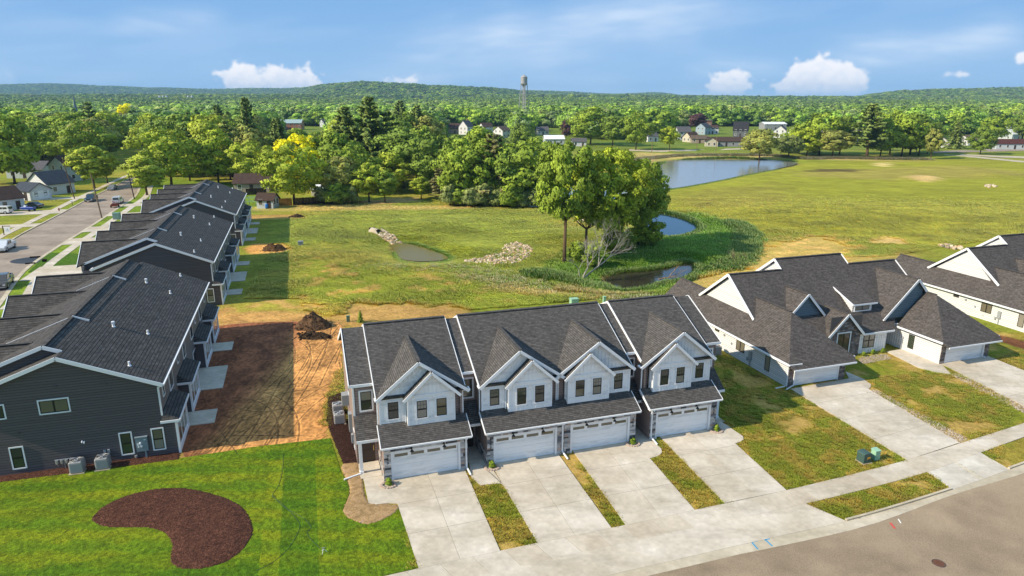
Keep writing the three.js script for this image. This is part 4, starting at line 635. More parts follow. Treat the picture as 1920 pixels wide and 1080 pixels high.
// ------------------------------------------------------------------ the dark rowhouses on the left
{
  const A = THREE.MathUtils.degToRad(17.2), t = thing('rowhouse', 'nearest dark grey rowhouse, its gable wall with meters facing the mown lawn', 'rowhouse', -25.184, -46.642, A, undefined);
  const L = 29.4, rise = 0.434, EU = -0.48, EH = 5.82, R0 = -6.9, R1 = -8.0, h0 = EH + rise * (EU - R0), h1 = EH + rise * (EU - R1), LU = -15.75, LS = 0.375, LH = h1 - LS * (R1 - LU);
  const lh = (u) => h0 - LS * (R0 - u);
  // walls
  let m = new MB();
  m.wall([[-15.4, 0, 0], [-0.9, 0, 0], [-0.9, EH - 0.1, 0], [R0, h0 - 0.22, 0], [-14.2, lh(-14.2) - 0.22, 0], [-15.4, lh(-14.2) - 0.3, 0]], 0.2);
  m.wall([[-15.4, 4.9, 1.35], [-6.7, 4.9, 1.35], [R0 + 0.1, h0 - 0.1, 1.35], [R1, h1 - 0.2, 1.35], [-15.4, LH - 0.1, 1.35]], 0.2);
  m.to('gable_wall', sidingDark, t);
  m = new MB(); m.box(-1.1, -0.9, 0, EH - 0.12, 0.2, L); m.box(-15.4, -15.2, 0, LH - 0.1, 0.2, L); m.wall([[-0.9, 0, L], [-15.4, 0, L], [-15.4, LH - 0.2, L], [R1, h1 - 0.3, L], [-0.9, EH - 0.15, L]], 0.2); m.to('wall', lap([0.2, 0.19, 0.185]), t);
  // roofs
  const dv = -0.32; m = new MB();
  m.slab([[EU, EH, dv], [EU, EH, L + 0.3], [R0, h0, L + 0.3], [R0, h0, dv]], 0.18); m.slab([[R0, h0, 1.0], [R0, h0, L - 0.8], [R1, h1, L - 0.8], [R1, h1, 1.0]], 0.16);
  m.to('roof', shingleRow, t);
  m = new MB(); m.slab([[R0, h0, dv], [R0, h0, 1.35], [-14.3, lh(-14.3), 1.35], [-14.3, lh(-14.3), dv]], 0.18); m.to('roof', shingleRow, t); m = new MB(); m.slab([[R0, h0, L - 1], [R0, h0, L + 0.3], [-14.3, lh(-14.3), L + 0.3], [-14.3, lh(-14.3), L - 1]], 0.18); m.to('roof', shingleRow, t);
  const seg = [[1.0, 8.15, 0], [8.15, 21.5, 0.04], [21.5, L - 0.8, 0.08]];
  seg.forEach(([v0, v1, up], i) => {
    m = new MB(); m.slab([[R1, h1 + up, v0], [R1, h1 + up, v1], [LU, LH + up * 0.6, v1], [LU, LH + up * 0.6, v0]], 0.18);
    if (up) m.slab([[R0, h0 + up, v0], [R0, h0 + up, v1], [R1, h1 + up, v1], [R1, h1 + up, v0]], 0.16);
    m.to('roof', shingleRow, t);
    const rc = new MB(); rc.bar([R1, h1 + up + 0.02, v0], [R1, h1 + up + 0.02, v1], 0.34, 0.03); rc.to('ridge_cap', shingleRow, t);
    const f = new MB(); rake(f, [R1, h1 + up - 0.06, v0 - 0.04], [R0 + 0.05, h0 - 0.05 + up, v0 - 0.04], 0.07, 0.26); rake(f, [R1, h1 + up - 0.06, v0 - 0.04], [LU, LH + up * 0.6 - 0.06, v0 - 0.04], 0.07, i ? 0.12 : 0.26); f.to('rake_board', trim, t);
  });
  m = new MB(); rake(m, [EU, EH - 0.08, dv - 0.04], [R0, h0 - 0.08, dv - 0.04], 0.07, 0.27); rake(m, [-14.35, lh(-14.35) - 0.08, dv - 0.04], [R0, h0 - 0.08, dv - 0.04], 0.07, 0.27);
  m.face([EU, EH - 0.2, dv], [R0, h0 - 0.2, dv], [R0, h0 - 0.2, 0], [EU, EH - 0.2, 0]); m.to('rake_board', trim, t);
  m = new MB(); m.bar([EU + 0.05, EH - 0.08, dv], [EU + 0.05, EH - 0.08, L + 0.3], 0.12, 0.12); m.to('gutter', trim, t);
  m = new MB(); m.box(-0.92, -0.8, 3.25, EH - 0.28, -0.1, -0.01); m.bar([-0.56, EH - 0.15, -0.1], [-0.86, EH - 0.35, -0.06], 0.1, 0.1); m.to('downspout', trim, t);
  m = new MB(); m.bar([-14.4, lh(-14.4) - 0.05, dv], [-14.4, lh(-14.4) - 0.05, 1.3], 0.13, 0.13); m.to('gutter', trim, t); m = new MB(); m.box(-15.46, -15.34, 0, LH - 0.1, 1.2, 1.32); m.to('corner_post', trim, t);
  m = new MB(); m.box(-15.41, -15.28, 0, lh(-14.2) - 0.3, -0.05, 0.0); m.to('corner_post', trim, t);
  // street gables, one for each unit
  for (let i = 0; i < 4; i++) {
    const c = 4.0 + i * 7.38, u0 = -15.95, top = 8.5, half = 3.55, eh = 6.1, ub = R1 - (h1 - top) / LS, ue = R1 - (h1 - eh) / LS;
    m = new MB(); m.slab([[u0, top, c], [ub, top, c], [ue, eh, c - half], [u0, eh, c - half]], 0.16); m.slab([[u0, top, c], [u0, eh, c + half], [ue, eh, c + half], [ub, top, c]], 0.16); m.to('gable_roof', shingleRow, t);
    new MB().bar([u0, top + 0.015, c], [ub, top + 0.015, c], 0.3, 0.05).to('ridge_cap', shingleRow, t);
    m = new MB(); m.wall([[-15.6, 0, c - 3.2], [-15.6, 0, c + 3.2], [-15.6, eh - 0.1, c + 3.2], [-15.6, top - 0.3, c], [-15.6, eh - 0.1, c - 3.2]], -0.2); m.to('wall', sidingDark, t);
    m = new MB(); rake(m, [u0 - 0.03, top - 0.08, c], [u0 - 0.03, eh - 0.08, c - half], 0.06, 0.24); rake(m, [u0 - 0.03, top - 0.08, c], [u0 - 0.03, eh - 0.08, c + half], 0.06, 0.24); m.to('rake_board', trim, t);
    garageDoor(t, onLeft(-15.6), c - 2.4, c + 2.4, 0.05, 2.2); win(t, onLeft(-15.6), c - 0.9, c + 0.9, 3.6, 5.0, { cols: 2, rows: 1 });
  }
  // near gable wall: windows, vents, meters
  const F = onFront(0), dk = { trimW: 0.09, sashMat: black };
  win(t, F, -8.5, -6.72, 4.45, 5.4, { ...dk, cols: 2, rows: 1 }); win(t, F, -3.84, -3.14, 0.5, 2.16, dk); win(t, F, -1.7, -1.0, 0.55, 2.18, dk); win(t, F, -10.78, -10.06, 0.52, 2.08, dk); win(t, F, -12.3, -10.66, 4.45, 5.4, { ...dk, cols: 2, rows: 1 });
  m = new MB(); for (const [u, h] of [[-6.3, 1.98], [-6.18, 1.92]]) m.tube([u, h, 0], [u + 0.03, h - 0.05, -0.22], 0.05, 0.05, 10); m.to('exhaust_pipe', trim, t);
  m = new MB(); for (const [u, h] of [[-4.2, 6.2], [-7.3, 6.4], [-10.1, 3.2]]) mbox(m, F, u - 0.08, u + 0.08, h - 0.08, h + 0.08, 0, 0.06); m.to('wall_vent', sidingDark, t);
  const mb = mbox(new MB(), F, -2.86, -2.08, 0.62, 1.72, 0, 0.2); mbox(mb, F, -2.9, -2.04, 1.72, 1.78, 0, 0.24); mb.box(-2.35, -2.24, 0, 0.65, -0.16, -0.05); const meter = mb.to('meter_box', std({ color: lin(0.2, 0.25, 0.28), roughness: 0.5 }), t);
  m = new MB(); for (const [u, h] of [[-2.55, 1.28], [-2.5, 1.05], [-2.7, 1.25], [-2.68, 1.05]]) { const [a, b, c] = F(u, h, 0.2); m.tube([a, b, c], [a, b, c - 0.1], u > -2.6 ? 0.085 : 0.04, 0.07, 12); } mbox(m, F, -2.3, -2.16, 1.5, 1.56, 0.2, 0.21); m.to('dial', trim, meter);
  m = new MB(); for (let k = 0; k < 4; k++) { const u = -8.05 + k * 0.3; m.tube([u, 0.5, -0.18], [u, 0.78, -0.18], 0.1, 0.1, 10); m.tube([u, 0.5, -0.18], [u, 0.25, -0.1], 0.03); } m.tube([-8.2, 0.8, -0.14], [-6.9, 0.8, -0.14], 0.03).tube([-7.6, 0, -0.14], [-7.6, 0.8, -0.14], 0.035); m.to('gas_meter', metal, t);
  m = new MB(); for (const u of [-5.05, -4.8]) mbox(m, F, u, u + 0.16, 0.75, 1.05, 0, 0.1); m.tube([-5.6, 0.42, -0.06], [-4.9, 0.42, -0.06], 0.03); m.to('switch_box', greyPaint, t);
  m = new MB(); m.tube([-2.98, 0.15, -0.12], [-2.98, 0.32, -0.12], 0.1, 0.1, 10); m.to('hose_bib', metal, t);
  // yard side: glazed porches, upstairs windows
  for (const v0 of [0.02, 7.3, 17.7, 24.95]) {
    const v1 = v0 + 4.3; m = new MB();
    m.slab([[0.28, 2.88, v0 - 0.28], [0.28, 2.88, v1 + 0.25], [-0.9, 3.42, v1 + 0.25], [-0.9, 3.42, v0 - 0.05 < 0 ? 0.0 : v0 + 0.1]], 0.12); m.face([0.28, 2.88, v0 - 0.28], [-0.9, 3.42, v0 + 0.02], [-0.9, 2.88, v0 - 0.28]); m.to('porch_roof', shingleRow, t);
    m = new MB(); m.bar([0.3, 2.78, v0 - 0.28], [0.3, 2.78, v1 + 0.25], 0.1, 0.18); m.bar([0.3, 2.78, v0 - 0.3], [-1.0, 2.78, v0 - 0.3], 0.1, 0.18); for (const v of [v0, v1]) m.box(-0.08, 0.08, 0.02, 2.75, v - 0.09, v + 0.09); m.box(-0.03, 0.05, 2.35, 2.75, v0, v1); m.box(-0.03, 0.05, 0.02, 0.45, v0, v1); m.to('porch_frame', trim, t);
    win(t, onRight(0.0), v0 + 0.3, v1 - 0.3, 0.5, 2.3, { cols: 3, rows: 1, trimW: 0.05, sashMat: trim });
    m = new MB(); m.box(-0.9, -0.02, 0.02, 2.7, v0 + 0.02, v0 + 0.1); m.box(-0.9, -0.02, 0.02, 2.7, v1 - 0.1, v1 - 0.02); m.to('porch_wall', sidingDark, t);
  }
  const R = onRight(-0.9);
  for (const [v, w, a, b, c] of [[1.36, 0.6, 4.2, 5.1, 1], [4.1, 1.4, 3.5, 5.1, 2], [8.3, 0.6, 4.2, 5.1, 1], [11.3, 1.2, 3.5, 5.3, 2], [16.2, 1.2, 3.6, 5.3, 2], [19.4, 0.6, 4.2, 5.1, 1], [22.8, 1.3, 3.5, 5.2, 2], [27.2, 0.6, 4.2, 5.1, 1]]) win(t, R, v, v + w, a, b, { cols: c, rows: c > 1 ? 1 : 2, trimW: 0.08 });
  for (const v of [5.0, 12.4, 16.2, 23.4]) win(t, R, v, v + 1.6, 0.1, 2.15, { cols: 2, rows: 1, trimW: 0.08 });
  // white pipes through the roof
  for (const [u, v, s] of [[-5.24, 8.38, 1.35], [-5.33, 22.6, 1.35], [-2.9, 8.79, 1], [-3.07, 21.4, 1], [-2.85, 1.46, 1], [-3.12, 28.6, 1]]) { const h = EH + rise * (EU - u); m = new MB(); m.tube([u, h - 0.1, v], [u, h + 0.34 * s, v], 0.075 * s, 0.075 * s, 10).tube([u, h - 0.02, v], [u, h + 0.06, v], 0.16, 0.11, 10); if (s > 1) m.box(u - 0.12, u + 0.12, h + 0.3, h + 0.42, v - 0.12, v + 0.12); m.to('vent_pipe', trim, t); }
  const set = (o, u, v) => { o.position.set(-25.184 + u * Math.cos(A) - v * Math.sin(A), 0, -(46.642 + u * Math.sin(A) + v * Math.cos(A))); };
  const b2 = dup(t, 'middle dark grey rowhouse of the three, between two strips of shaded yard', 0, 0, A); set(b2, -0.5, 40.4);
  const b3 = dup(t, 'farthest dark grey rowhouse of the three, nearest the brown-roofed shed', 0, 0, A); set(b3, -0.55, 78.6);
  // patios in the yards
  const yards = [[0, 0, 'nearest'], [-0.5, 40.4, 'middle'], [-0.55, 78.6, 'farthest']];
  for (const [du, dvv, which] of yards) {
    const p = pavement('patio'); set(p, du, dvv); p.rotation.y = A;
    for (const [a, b, n] of [[4.45, 7.2, 1], [11.8, 17.6, 2], [22.2, 24.85, 1]]) for (let k = 0; k < n; k++) { const x0 = mix(a, b, k / n) + 0.01, x1 = mix(a, b, (k + 1) / n) - 0.01; new MB().box(-0.88, 1.95, 0, 0.09, x0, x1).to('slab', conc[1], p); }
  }
}
// ------------------------------------------------------------------ the white ranch houses on the right
{
  const A = THREE.MathUtils.degToRad(18), t = thing('ranch_house', 'white ranch duplex with tall centre roof, blue gables and dark stone entrance', 'ranch house', 25.581, -58.698, A);
  const S = 0.735, P = (v) => 7.84 + S * (v - 12), shm = shingleRanch;
  let m = new MB();
  // walls of the left wing, the right garage, the recessed middle
  m.box(0, 0.2, 0, 2.55, 0.05, 22); m.box(0.2, 3, 0, 2.55, 21.8, 22); m.box(6.3, 6.5, 0, 2.5, 0.05, 7); m.box(18.46, 18.66, 0, 2.6, 0.05, 7.4); m.box(24.8, 25.0, 0, 2.6, 0.05, 22); m.box(0, 25, 0, 2.4, 21.8, 22.0);
  m.to('wall', sidingWhite, t);
  m = new MB(); m.box(12.6, 16.5, 0, 2.5, 4.95, 5.1); m.box(16.4, 16.5, 0, 2.5, 5.1, 7.4); m.box(16.5, 18.46, 0, 2.6, 7.3, 7.45); m.to('wall', white, t);
  battens(t, [[onFront(4.95), 12.6, 16.5, 0, 2.45, [[13.42, 14.98, 0.52, 2.18]]], [onFront(7.3), 16.5, 18.46, 0, 2.5], [onLeft(18.46), 4.6, 7.3, 0, 2.5]]);
  // left wing roof
  m = new MB();
  m.slab([[-0.45, 2.5, -0.45], [-0.45, 2.5, 22.4], [1.95, 4.85, 22.2], [1.95, 4.85, 9.35], [2.98, 5.9, 9.35], [2.98, 5.9, 4.0]], 0.16);
  m.slab([[2.98, 5.9, 4.0], [-0.45, 2.5, -0.45], [-0.3, 2.12, -1.0], [6.75, 2.12, -1.0], [6.95, 2.5, -0.45]], 0.14);
  m.slab([[2.98, 5.9, 4.0], [6.95, 2.5, -0.45], [6.95, 2.5, 4.75], [2.98, 5.9, 9.35]], 0.14);
  m.slab([[1.95, 4.85, 9.35], [1.95, 4.85, 22.2], [4.2, 2.6, 22.4], [4.2, 2.6, 9.35]], 0.14);
  m.to('roof', shm, t);
  // right garage roof
  m = new MB();
  m.slab([[18.0, 2.5, -0.42], [18.0, 2.5, 5.2], [21.8, 5.85, 5.8], [21.8, 5.85, 4.3]], 0.14);
  m.slab([[21.8, 5.85, 4.3], [18.0, 2.5, -0.42], [18.2, 2.15, -0.95], [25.3, 2.15, -0.95], [25.5, 2.5, -0.42]], 0.14);
  m.slab([[21.8, 5.85, 4.3], [25.5, 2.5, -0.42], [25.5, 2.5, 22.3], [23.2, 4.85, 22.2], [23.2, 4.85, 9.35], [21.8, 5.85, 9.0]], 0.14);
  m.to('roof', shm, t);
  // tall centre roof
  m = new MB();
  m.slab([[6.9, P(4.6), 4.6], [17.0, P(4.6), 4.6], [18.4, P(5.9), 5.9], [23.75, P(7.3), 7.3], [23.75, 7.84, 12], [17, 7.84, 12], [17, 8.76, 13.25], [8, 8.76, 13.25], [8, 7.84, 12], [1.25, 7.84, 12], [1.25, P(7.25), 7.25]].map(([u, h, v]) => [u, P(v), v]), 0.18);
  for (const [u0, u1] of [[1.25, 8], [17, 23.75]]) m.slab([[u0, 7.84, 12], [u1, 7.84, 12], [u1, 4.17, 17], [u0, 4.17, 17]], 0.18);
  m.slab([[8, 8.76, 13.25], [17, 8.76, 13.25], [17, 2.5, 21.8], [8, 2.5, 21.8]], 0.18);
  m.to('centre_roof', shm, t);
  m = new MB(); m.bar([1.25, 7.87, 12], [8, 7.87, 12], 0.32, 0.05).bar([17, 7.87, 12], [23.75, 7.87, 12], 0.32, 0.05).bar([8, 8.79, 13.25], [17, 8.79, 13.25], 0.32, 0.05).bar([2.98, 5.92, 4], [2.98, 5.92, 9.3], 0.3, 0.05).bar([1.95, 4.87, 9.35], [1.95, 4.87, 22.2], 0.3, 0.05).bar([21.8, 5.87, 4.3], [21.8, 5.87, 5.8], 0.3, 0.05); m.to('ridge_cap', shm, t);
  // white gable walls of the centre, with their rakes
  m = new MB(); m.wall([[1.55, 3.6, 7.6], [1.55, 7.6, 12], [1.55, 3.9, 16.8], [1.55, 3.0, 16.8], [1.55, 3.0, 7.6]], 0.15); m.wall([[8.25, 7.0, 11.4], [8.25, 8.55, 13.25], [8.25, 5.5, 17.2], [8.25, 4.2, 17.2], [8.25, 4.2, 11.4]], 0.15); m.wall([[23.45, 3.6, 7.6], [23.45, 7.6, 12], [23.45, 3.9, 16.8], [23.45, 3.0, 16.8], [23.45, 3.0, 7.6]], 0.15); m.wall([[16.75, 7.0, 11.4], [16.75, 8.55, 13.25], [16.75, 4.2, 17.2], [16.75, 4.2, 11.4]], 0.15);
  m.to('gable_wall', sidingWhite, t);
  m = new MB();
  for (const u of [1.22, 23.78]) { rake(m, [u, 7.78, 12], [u, P(7.2) - 0.08, 7.2], 0.08, 0.26); rake(m, [u, 7.78, 12], [u, 4.1, 17.05], 0.08, 0.26); }
  for (const u of [7.97, 17.03]) { rake(m, [u, 8.7, 13.25], [u, 7.78, 12], 0.08, 0.26); rake(m, [u, 8.7, 13.25], [u, 4.5, 19], 0.08, 0.26); }
  m.face([1.25, 7.62, 12], [1.55, 7.62, 12], [1.55, 3.95, 17], [1.25, 3.95, 17]); m.face([8, 8.54, 13.25], [8.25, 8.54, 13.25], [8.25, 4.6, 18.6], [8, 4.6, 18.6]);
  m.to('rake_board', trim, t);
  // blue gables
  const gable = (c, top, v, slope, l, r, back, low) => {
    let g = new MB(); g.slab([[c, top, v - 0.3], [c - l, top - slope * l, v - 0.3], [c - l, top - slope * l, back(top - slope * l)], [c, top, back(top)]], 0.12); g.slab([[c, top, v - 0.3], [c + r, top - slope * r, v - 0.3], [c + r, top - slope * r, back(top - slope * r)], [c, top, back(top)]], 0.12); g.to('gable_roof', shm, t);
    new MB().bar([c, top + 0.015, v - 0.3], [c, top + 0.015, back(top)], 0.28, 0.05).to('ridge_cap', shm, t);
    g = new MB(); g.wall([[c - l + 0.25, low, v], [c + r - 0.25, low, v], [c + r - 0.25, Math.max(low, top - slope * (r - 0.25) - 0.14), v], [c, top - 0.16, v], [c - l + 0.25, Math.max(low, top - slope * (l - 0.25) - 0.14), v]], 0.15); return g;
  };
  const backTo = (h) => 12 + (h - 7.84) / S;
  gable(7.3, 6.55, 6.95, 1.05, 2.25, 2.35, backTo, 3.9).to('gable_wall', sidingBlue, t);
  gable(20.4, 7.35, 5.75, 1.02, 4.0, 1.35, (h) => Math.max(6.1, backTo(h)), 3.2).to('gable_wall', sidingBlue, t);
  m = new MB(); rake(m, [7.3, 6.48, 6.62], [5.05, 4.12, 6.62], 0.06, 0.22); rake(m, [7.3, 6.48, 6.62], [9.65, 4.02, 6.62], 0.06, 0.22); rake(m, [20.4, 7.28, 5.42], [16.4, 3.2, 5.42], 0.06, 0.24); rake(m, [20.4, 7.28, 5.42], [21.75, 5.9, 5.42], 0.06, 0.24);
  m.face([20.4, 7.2, 5.45], [16.4, 3.12, 5.45], [16.4, 3.12, 5.75], [20.4, 7.2, 5.75]); m.to('rake_board', trim, t);
  // stone entrance gable
  gable(10.55, 4.78, 4.65, 1.02, 2.2, 2.3, backTo, 0).to('entrance_wall', std({ color: lin(0.13, 0.11, 0.1), roughness: 0.9 }), t);
  stonework(t, 31, STONE_DARK, [[onFront(4.65), 8.6, 12.6, 0, 4.5, (a, b) => b < 4.55 - 1.02 * Math.abs(a - 10.55) && !(a > 9.5 && a < 11.5 && b < 2.85)]]);
  win(t, onFront(4.62), 9.72, 11.25, 0.3, 2.65, { cols: 2, rows: 1, grid: [1, 3], gridAll: true, trimW: 0.13, pane: glassWarm });
  m = new MB(); rake(m, [10.55, 4.7, 4.32], [8.33, 2.44, 4.32], 0.06, 0.24); rake(m, [10.55, 4.7, 4.32], [12.87, 2.34, 4.32], 0.06, 0.24); m.to('rake_board', trim, t);
  // window wall, dormer
  win(t, onFront(4.95), 13.45, 14.95, 0.55, 2.15, { cols: 2, rows: 2, trimW: 0, pane: glassWarm });
  m = new MB(); m.wall([[13.3, 3.7, 6.75], [15.85, 3.7, 6.75], [15.85, 4.85, 6.75], [13.3, 4.85, 6.75]], 0.12); m.wall([[13.3, 3.9, 6.75], [13.3, 4.85, 6.75], [13.3, 5.95, 9.5]], 0.1); m.wall([[15.85, 3.9, 6.75], [15.85, 4.85, 6.75], [15.85, 5.95, 9.5]], -0.1); const dm = m.to('dormer', sidingWhite, t);
  new MB().slab([[13.1, 4.92, 6.5], [16.3, 4.92, 6.5], [16.3, 6.1, 9.65], [13.1, 6.1, 9.65]], 0.12).to('dormer_roof', shm, dm); m = new MB(); m.bar([13.1, 4.83, 6.46], [16.3, 4.83, 6.46], 0.06, 0.16); rake(m, [13.07, 4.85, 6.5], [13.07, 6.02, 9.6], 0.06, 0.16); m.to('fascia', trim, dm);
  win(t, onFront(6.75), 13.6, 15.5, 4.12, 4.7, { cols: 2, rows: 1, trimW: 0.1 });
  // eaves
  for (const g of [[[-0.48, 2.42, -0.45], [-0.48, 2.42, 22.4], 0.12, 0.18], [[-0.3, 2.05, -1.03], [6.75, 2.05, -1.03], 0.1, 0.14], [[18.2, 2.08, -0.98], [25.3, 2.08, -0.98], 0.1, 0.14], [[17.97, 2.42, -0.42], [17.97, 2.42, 5.2], 0.1, 0.18], [[12.9, P(4.55) - 0.1, 4.52], [17.05, P(4.55) - 0.1, 4.52], 0.1, 0.18], [[6.95, 2.42, -0.5], [7.15, 2.42, 4.4], 0.12, 0.16], [[-0.5, 2.42, -0.5], [0.9, 2.42, -0.55], 0.12, 0.14], [[25.5, 2.42, -0.45], [25.5, 2.42, 22], 0.12, 0.16], [[16.9, 2.62, 5.6], [18.3, 2.62, 5.3], 0.1, 0.14], [[7.1, 2.42, 4.4], [8.3, 2.42, 4.4], 0.1, 0.16]]) new MB().bar(...g).to('gutter', trim, t);
  m = new MB(); m.face([-0.45, 2.36, -0.45], [0, 2.36, -0.45], [0, 2.36, 22.3], [-0.45, 2.36, 22.3]); m.to('soffit', trim, t);
  new MB().slab([[16.6, 2.6, 5.5], [18.5, 2.6, 5.2], [18.5, 3.2, 6.4], [16.6, 3.2, 6.4]], 0.08).to('porch_roof', shm, t);
  // garages
  for (const [u0, u1] of [[0, 6.5], [18.46, 25.0]]) {
    const k = u0 ? 1 : 0; m = new MB(); m.box(u0 + 0.05, u0 + 0.8, 0, 2.4, 0.05, 0.25); m.box(u1 - 0.75, u1 - 0.05, 0, 2.4, 0.05, 0.25); m.box(u0 + 0.8, u1 - 0.75, 2.1, 2.4, 0.05, 0.25); m.to('wall', white, t);
    stonework(t, 51 + k, STONE_DARK, [[onFront(0.05), u0, u0 + 0.62, 0, 2.35], [onFront(0.05), u1 - 0.62, u1, 0, 2.35], [onRight(u1), 0.05, 0.6, 0, 2.35]]);
    garageDoor(t, onFront(0.12), u0 + 0.86, u0 + 5.7, 0.05, 2.12, { glazed: true });
    m = new MB(); const x = k ? u1 - 0.85 : u0 + 0.6; m.box(x - 0.05, x + 0.05, 0.2, 2.15, -0.12, -0.04); m.bar([x, 0.2, -0.08], [x - (k ? -0.5 : 1.1), 0.08, k ? -0.1 : -0.5], 0.1, 0.08); m.bar([x, 2.1, -0.08], [x - 0.2, 2.25, -0.5], 0.1, 0.08); m.to('downspout', trim, t);
  }
  m = new MB(); m.bar([-0.2, 0.1, 0.1], [-1.3, 0.1, 0.0], 0.1, 0.08); m.box(-0.08, 0, 0.15, 2.35, 0.02, 0.12); m.to('downspout', trim, t);
  const Lw = onLeft(0); win(t, Lw, 2.65, 3.35, 0.5, 2.05, { trimW: 0, rows: 1 }); win(t, Lw, 6.6, 7.95, 0.95, 2.35, { trimW: 0, cols: 2, rows: 1, pane: glassWarm }); win(t, Lw, 11.0, 11.75, 1.75, 2.4, { trimW: 0, rows: 1, pane: glassWarm });
  win(t, onLeft(18.46), 3.2, 3.9, 0.45, 1.95, { trimW: 0, rows: 1, grid: [3, 5], gridAll: true });
  m = new MB(); mbox(m, Lw, 5.35, 5.75, 0.75, 1.6, 0, 0.15); mbox(m, Lw, 5.85, 6.05, 0.5, 0.8, 0, 0.12); m.box(-0.1, -0.03, 0, 0.75, 5.5, 5.58); m.to('meter_box', greyPaint, t);
  m = new MB(); mbox(m, Lw, 8.6, 8.75, 1.2, 1.4, 0, 0.1); mbox(m, Lw, 9.9, 10.1, 1.75, 1.9, 0, 0.15); mbox(m, Lw, 7.4, 7.6, 0.5, 0.56, 0, 0.03); m.to('wall_vent', greyPaint, t);
  const b = dup(t, 'white ranch house at the right edge with mulch along its long side wall', 25.581 + 33.86, -(58.698 + 13.06), A);
}
// ------------------------------------------------------------------ trees
const leafMat = (r, g, b, t = 0.24, k = 2.1) => new THREE.MeshPhysicalMaterial({ color: lin(Math.min(1, r * k), Math.min(1, g * k), b * k), vertexColors: true, roughness: 0.75, specularIntensity: 0.35, transmission: t, thickness: 0, side: THREE.DoubleSide });
const LEAF = { bright: leafMat(0.18, 0.22, 0.018), mid: leafMat(0.14, 0.19, 0.02), deep: leafMat(0.1, 0.145, 0.02), olive: leafMat(0.17, 0.18, 0.04), dull: leafMat(0.13, 0.155, 0.045), pine: leafMat(0.115, 0.15, 0.035), gold: leafMat(0.46, 0.43, 0.006), copper: leafMat(0.06, 0.03, 0.03), light: leafMat(0.215, 0.25, 0.025), brownish: leafMat(0.13, 0.125, 0.045) };
function leafCloud(pts, r, size) { // pts: [x, y, z, nx, ny, nz, tone]
  const n = pts.length, pos = new Float32Array(n * 12), nor = new Float32Array(n * 12), col = new Float32Array(n * 12), idx = new Uint32Array(n * 6), a = new THREE.Vector3(), b = new THREE.Vector3(), N = new THREE.Vector3();
  pts.forEach(([x, y, z, nx, ny, nz, tone], i) => {
    const f = new THREE.Vector3(nx + (r() - 0.5) * 1.5, ny + (r() - 0.5) * 1.5, nz + (r() - 0.5) * 1.5).normalize();
    a.set(r() - 0.5, r() - 0.5, r() - 0.5).cross(f).normalize(); b.crossVectors(f, a); const s = size * (0.6 + r() * 0.8), l = s * (0.8 + r() * 0.5);
    N.set(nx, ny, nz).multiplyScalar(0.9).add(f.multiplyScalar(0.85)).normalize(); const bend = s * 0.25;
    [[-1, -0.3, 0], [0, -1, 1], [1, 0.3, 0], [0, 1, 1]].forEach(([p, q, k], j) => { const o = (i * 4 + j) * 3; for (const [c, d] of [['x', 0], ['y', 1], ['z', 2]]) { pos[o + d] = [x, y, z][d] + a[c] * p * s * 0.5 + b[c] * q * l * 0.5 + N[c] * k * bend; nor[o + d] = N[c]; } const t = tone; col[o] = t * (1 + 0.12 * (t - 1)); col[o + 1] = t; col[o + 2] = t; });
    const o = i * 6, v = i * 4; idx.set([v, v + 1, v + 2, v, v + 2, v + 3], o);
  });
  const g = new THREE.BufferGeometry(); g.setAttribute('position', new THREE.BufferAttribute(pos, 3)); g.setAttribute('normal', new THREE.BufferAttribute(nor, 3)); g.setAttribute('color', new THREE.BufferAttribute(col, 3)); g.setIndex(new THREE.BufferAttribute(idx, 1)); return g;
}
function lobesFor(r, n, o) { const L = []; for (let i = 0; i < n; i++) { const a = i * 2.4 + r() * 0.8, y = (i + 0.5) / n, k = Math.sqrt(Math.max(0.05, 1 - (2 * y - 1) ** 2 * 0.9)) * (0.45 + 0.6 * r()); L.push([Math.cos(a) * o.rx * k, o.y0 + (o.y1 - o.y0) * (0.12 + 0.76 * y), Math.sin(a) * o.rx * k, o.lr * (0.65 + 0.7 * r()) * (y > 0.85 ? 0.8 : 1)]); } return L; }
function broadPoints(r, n, o) {
  const L = lobesFor(r, o.lobes, o), tot = L.reduce((s, l) => s + l[3] ** 2, 0), pts = [], cy = (o.y0 + o.y1) / 2;
  const tones = L.map(() => 0.78 + 0.44 * r());
  let guard = 0;
  while (pts.length < n && guard++ < n * 6) {
    let k = r() * tot, i = 0; while ((k -= L[i][3] ** 2) > 0 && i < L.length - 1) i++;
    const [lx, ly, lz, lr] = L[i], z = r() * 1.7 - 0.7, a = r() * 6.2832, q = Math.sqrt(1 - Math.min(1, z * z)), d = [q * Math.cos(a), z, q * Math.sin(a)], w = 0.5 + 0.5 * Math.sqrt(r()) + (r() < 0.2 ? 0.35 * r() : 0);
    const clump = noise2(d[0] * 3 + i * 9 + 20, d[1] * 3 + d[2] * 2 + 20); if (clump < 0.42 && r() < 0.85) continue;
    const p = [lx + d[0] * lr * w * 1.15, ly + d[1] * lr * w * 0.66 - 0.12 * lr * w * w, lz + d[2] * lr * w * 1.15];
    let inside = false; for (let j = 0; j < L.length; j++) if (j !== i) { const m = L[j]; if ((p[0] - m[0]) ** 2 + (p[1] - m[1]) ** 2 + (p[2] - m[2]) ** 2 < (m[3] * 0.6) ** 2) { inside = true; break; } } if (inside && r() < 0.85) continue;
    const ox = p[0] * 1.3, oy = (p[1] - cy) * 1.1 + 0.1, oz = p[2] * 1.3, ol = Math.hypot(ox, oy, oz) || 1;
    pts.push([...p, d[0] * 0.75 + 0.5 * ox / ol, d[1] * 0.75 + 0.5 * oy / ol, d[2] * 0.75 + 0.5 * oz / ol, tones[i] * (0.72 + 0.5 * r()) * (0.8 + 0.4 * clump)]);
  }
  return [pts, L];
}
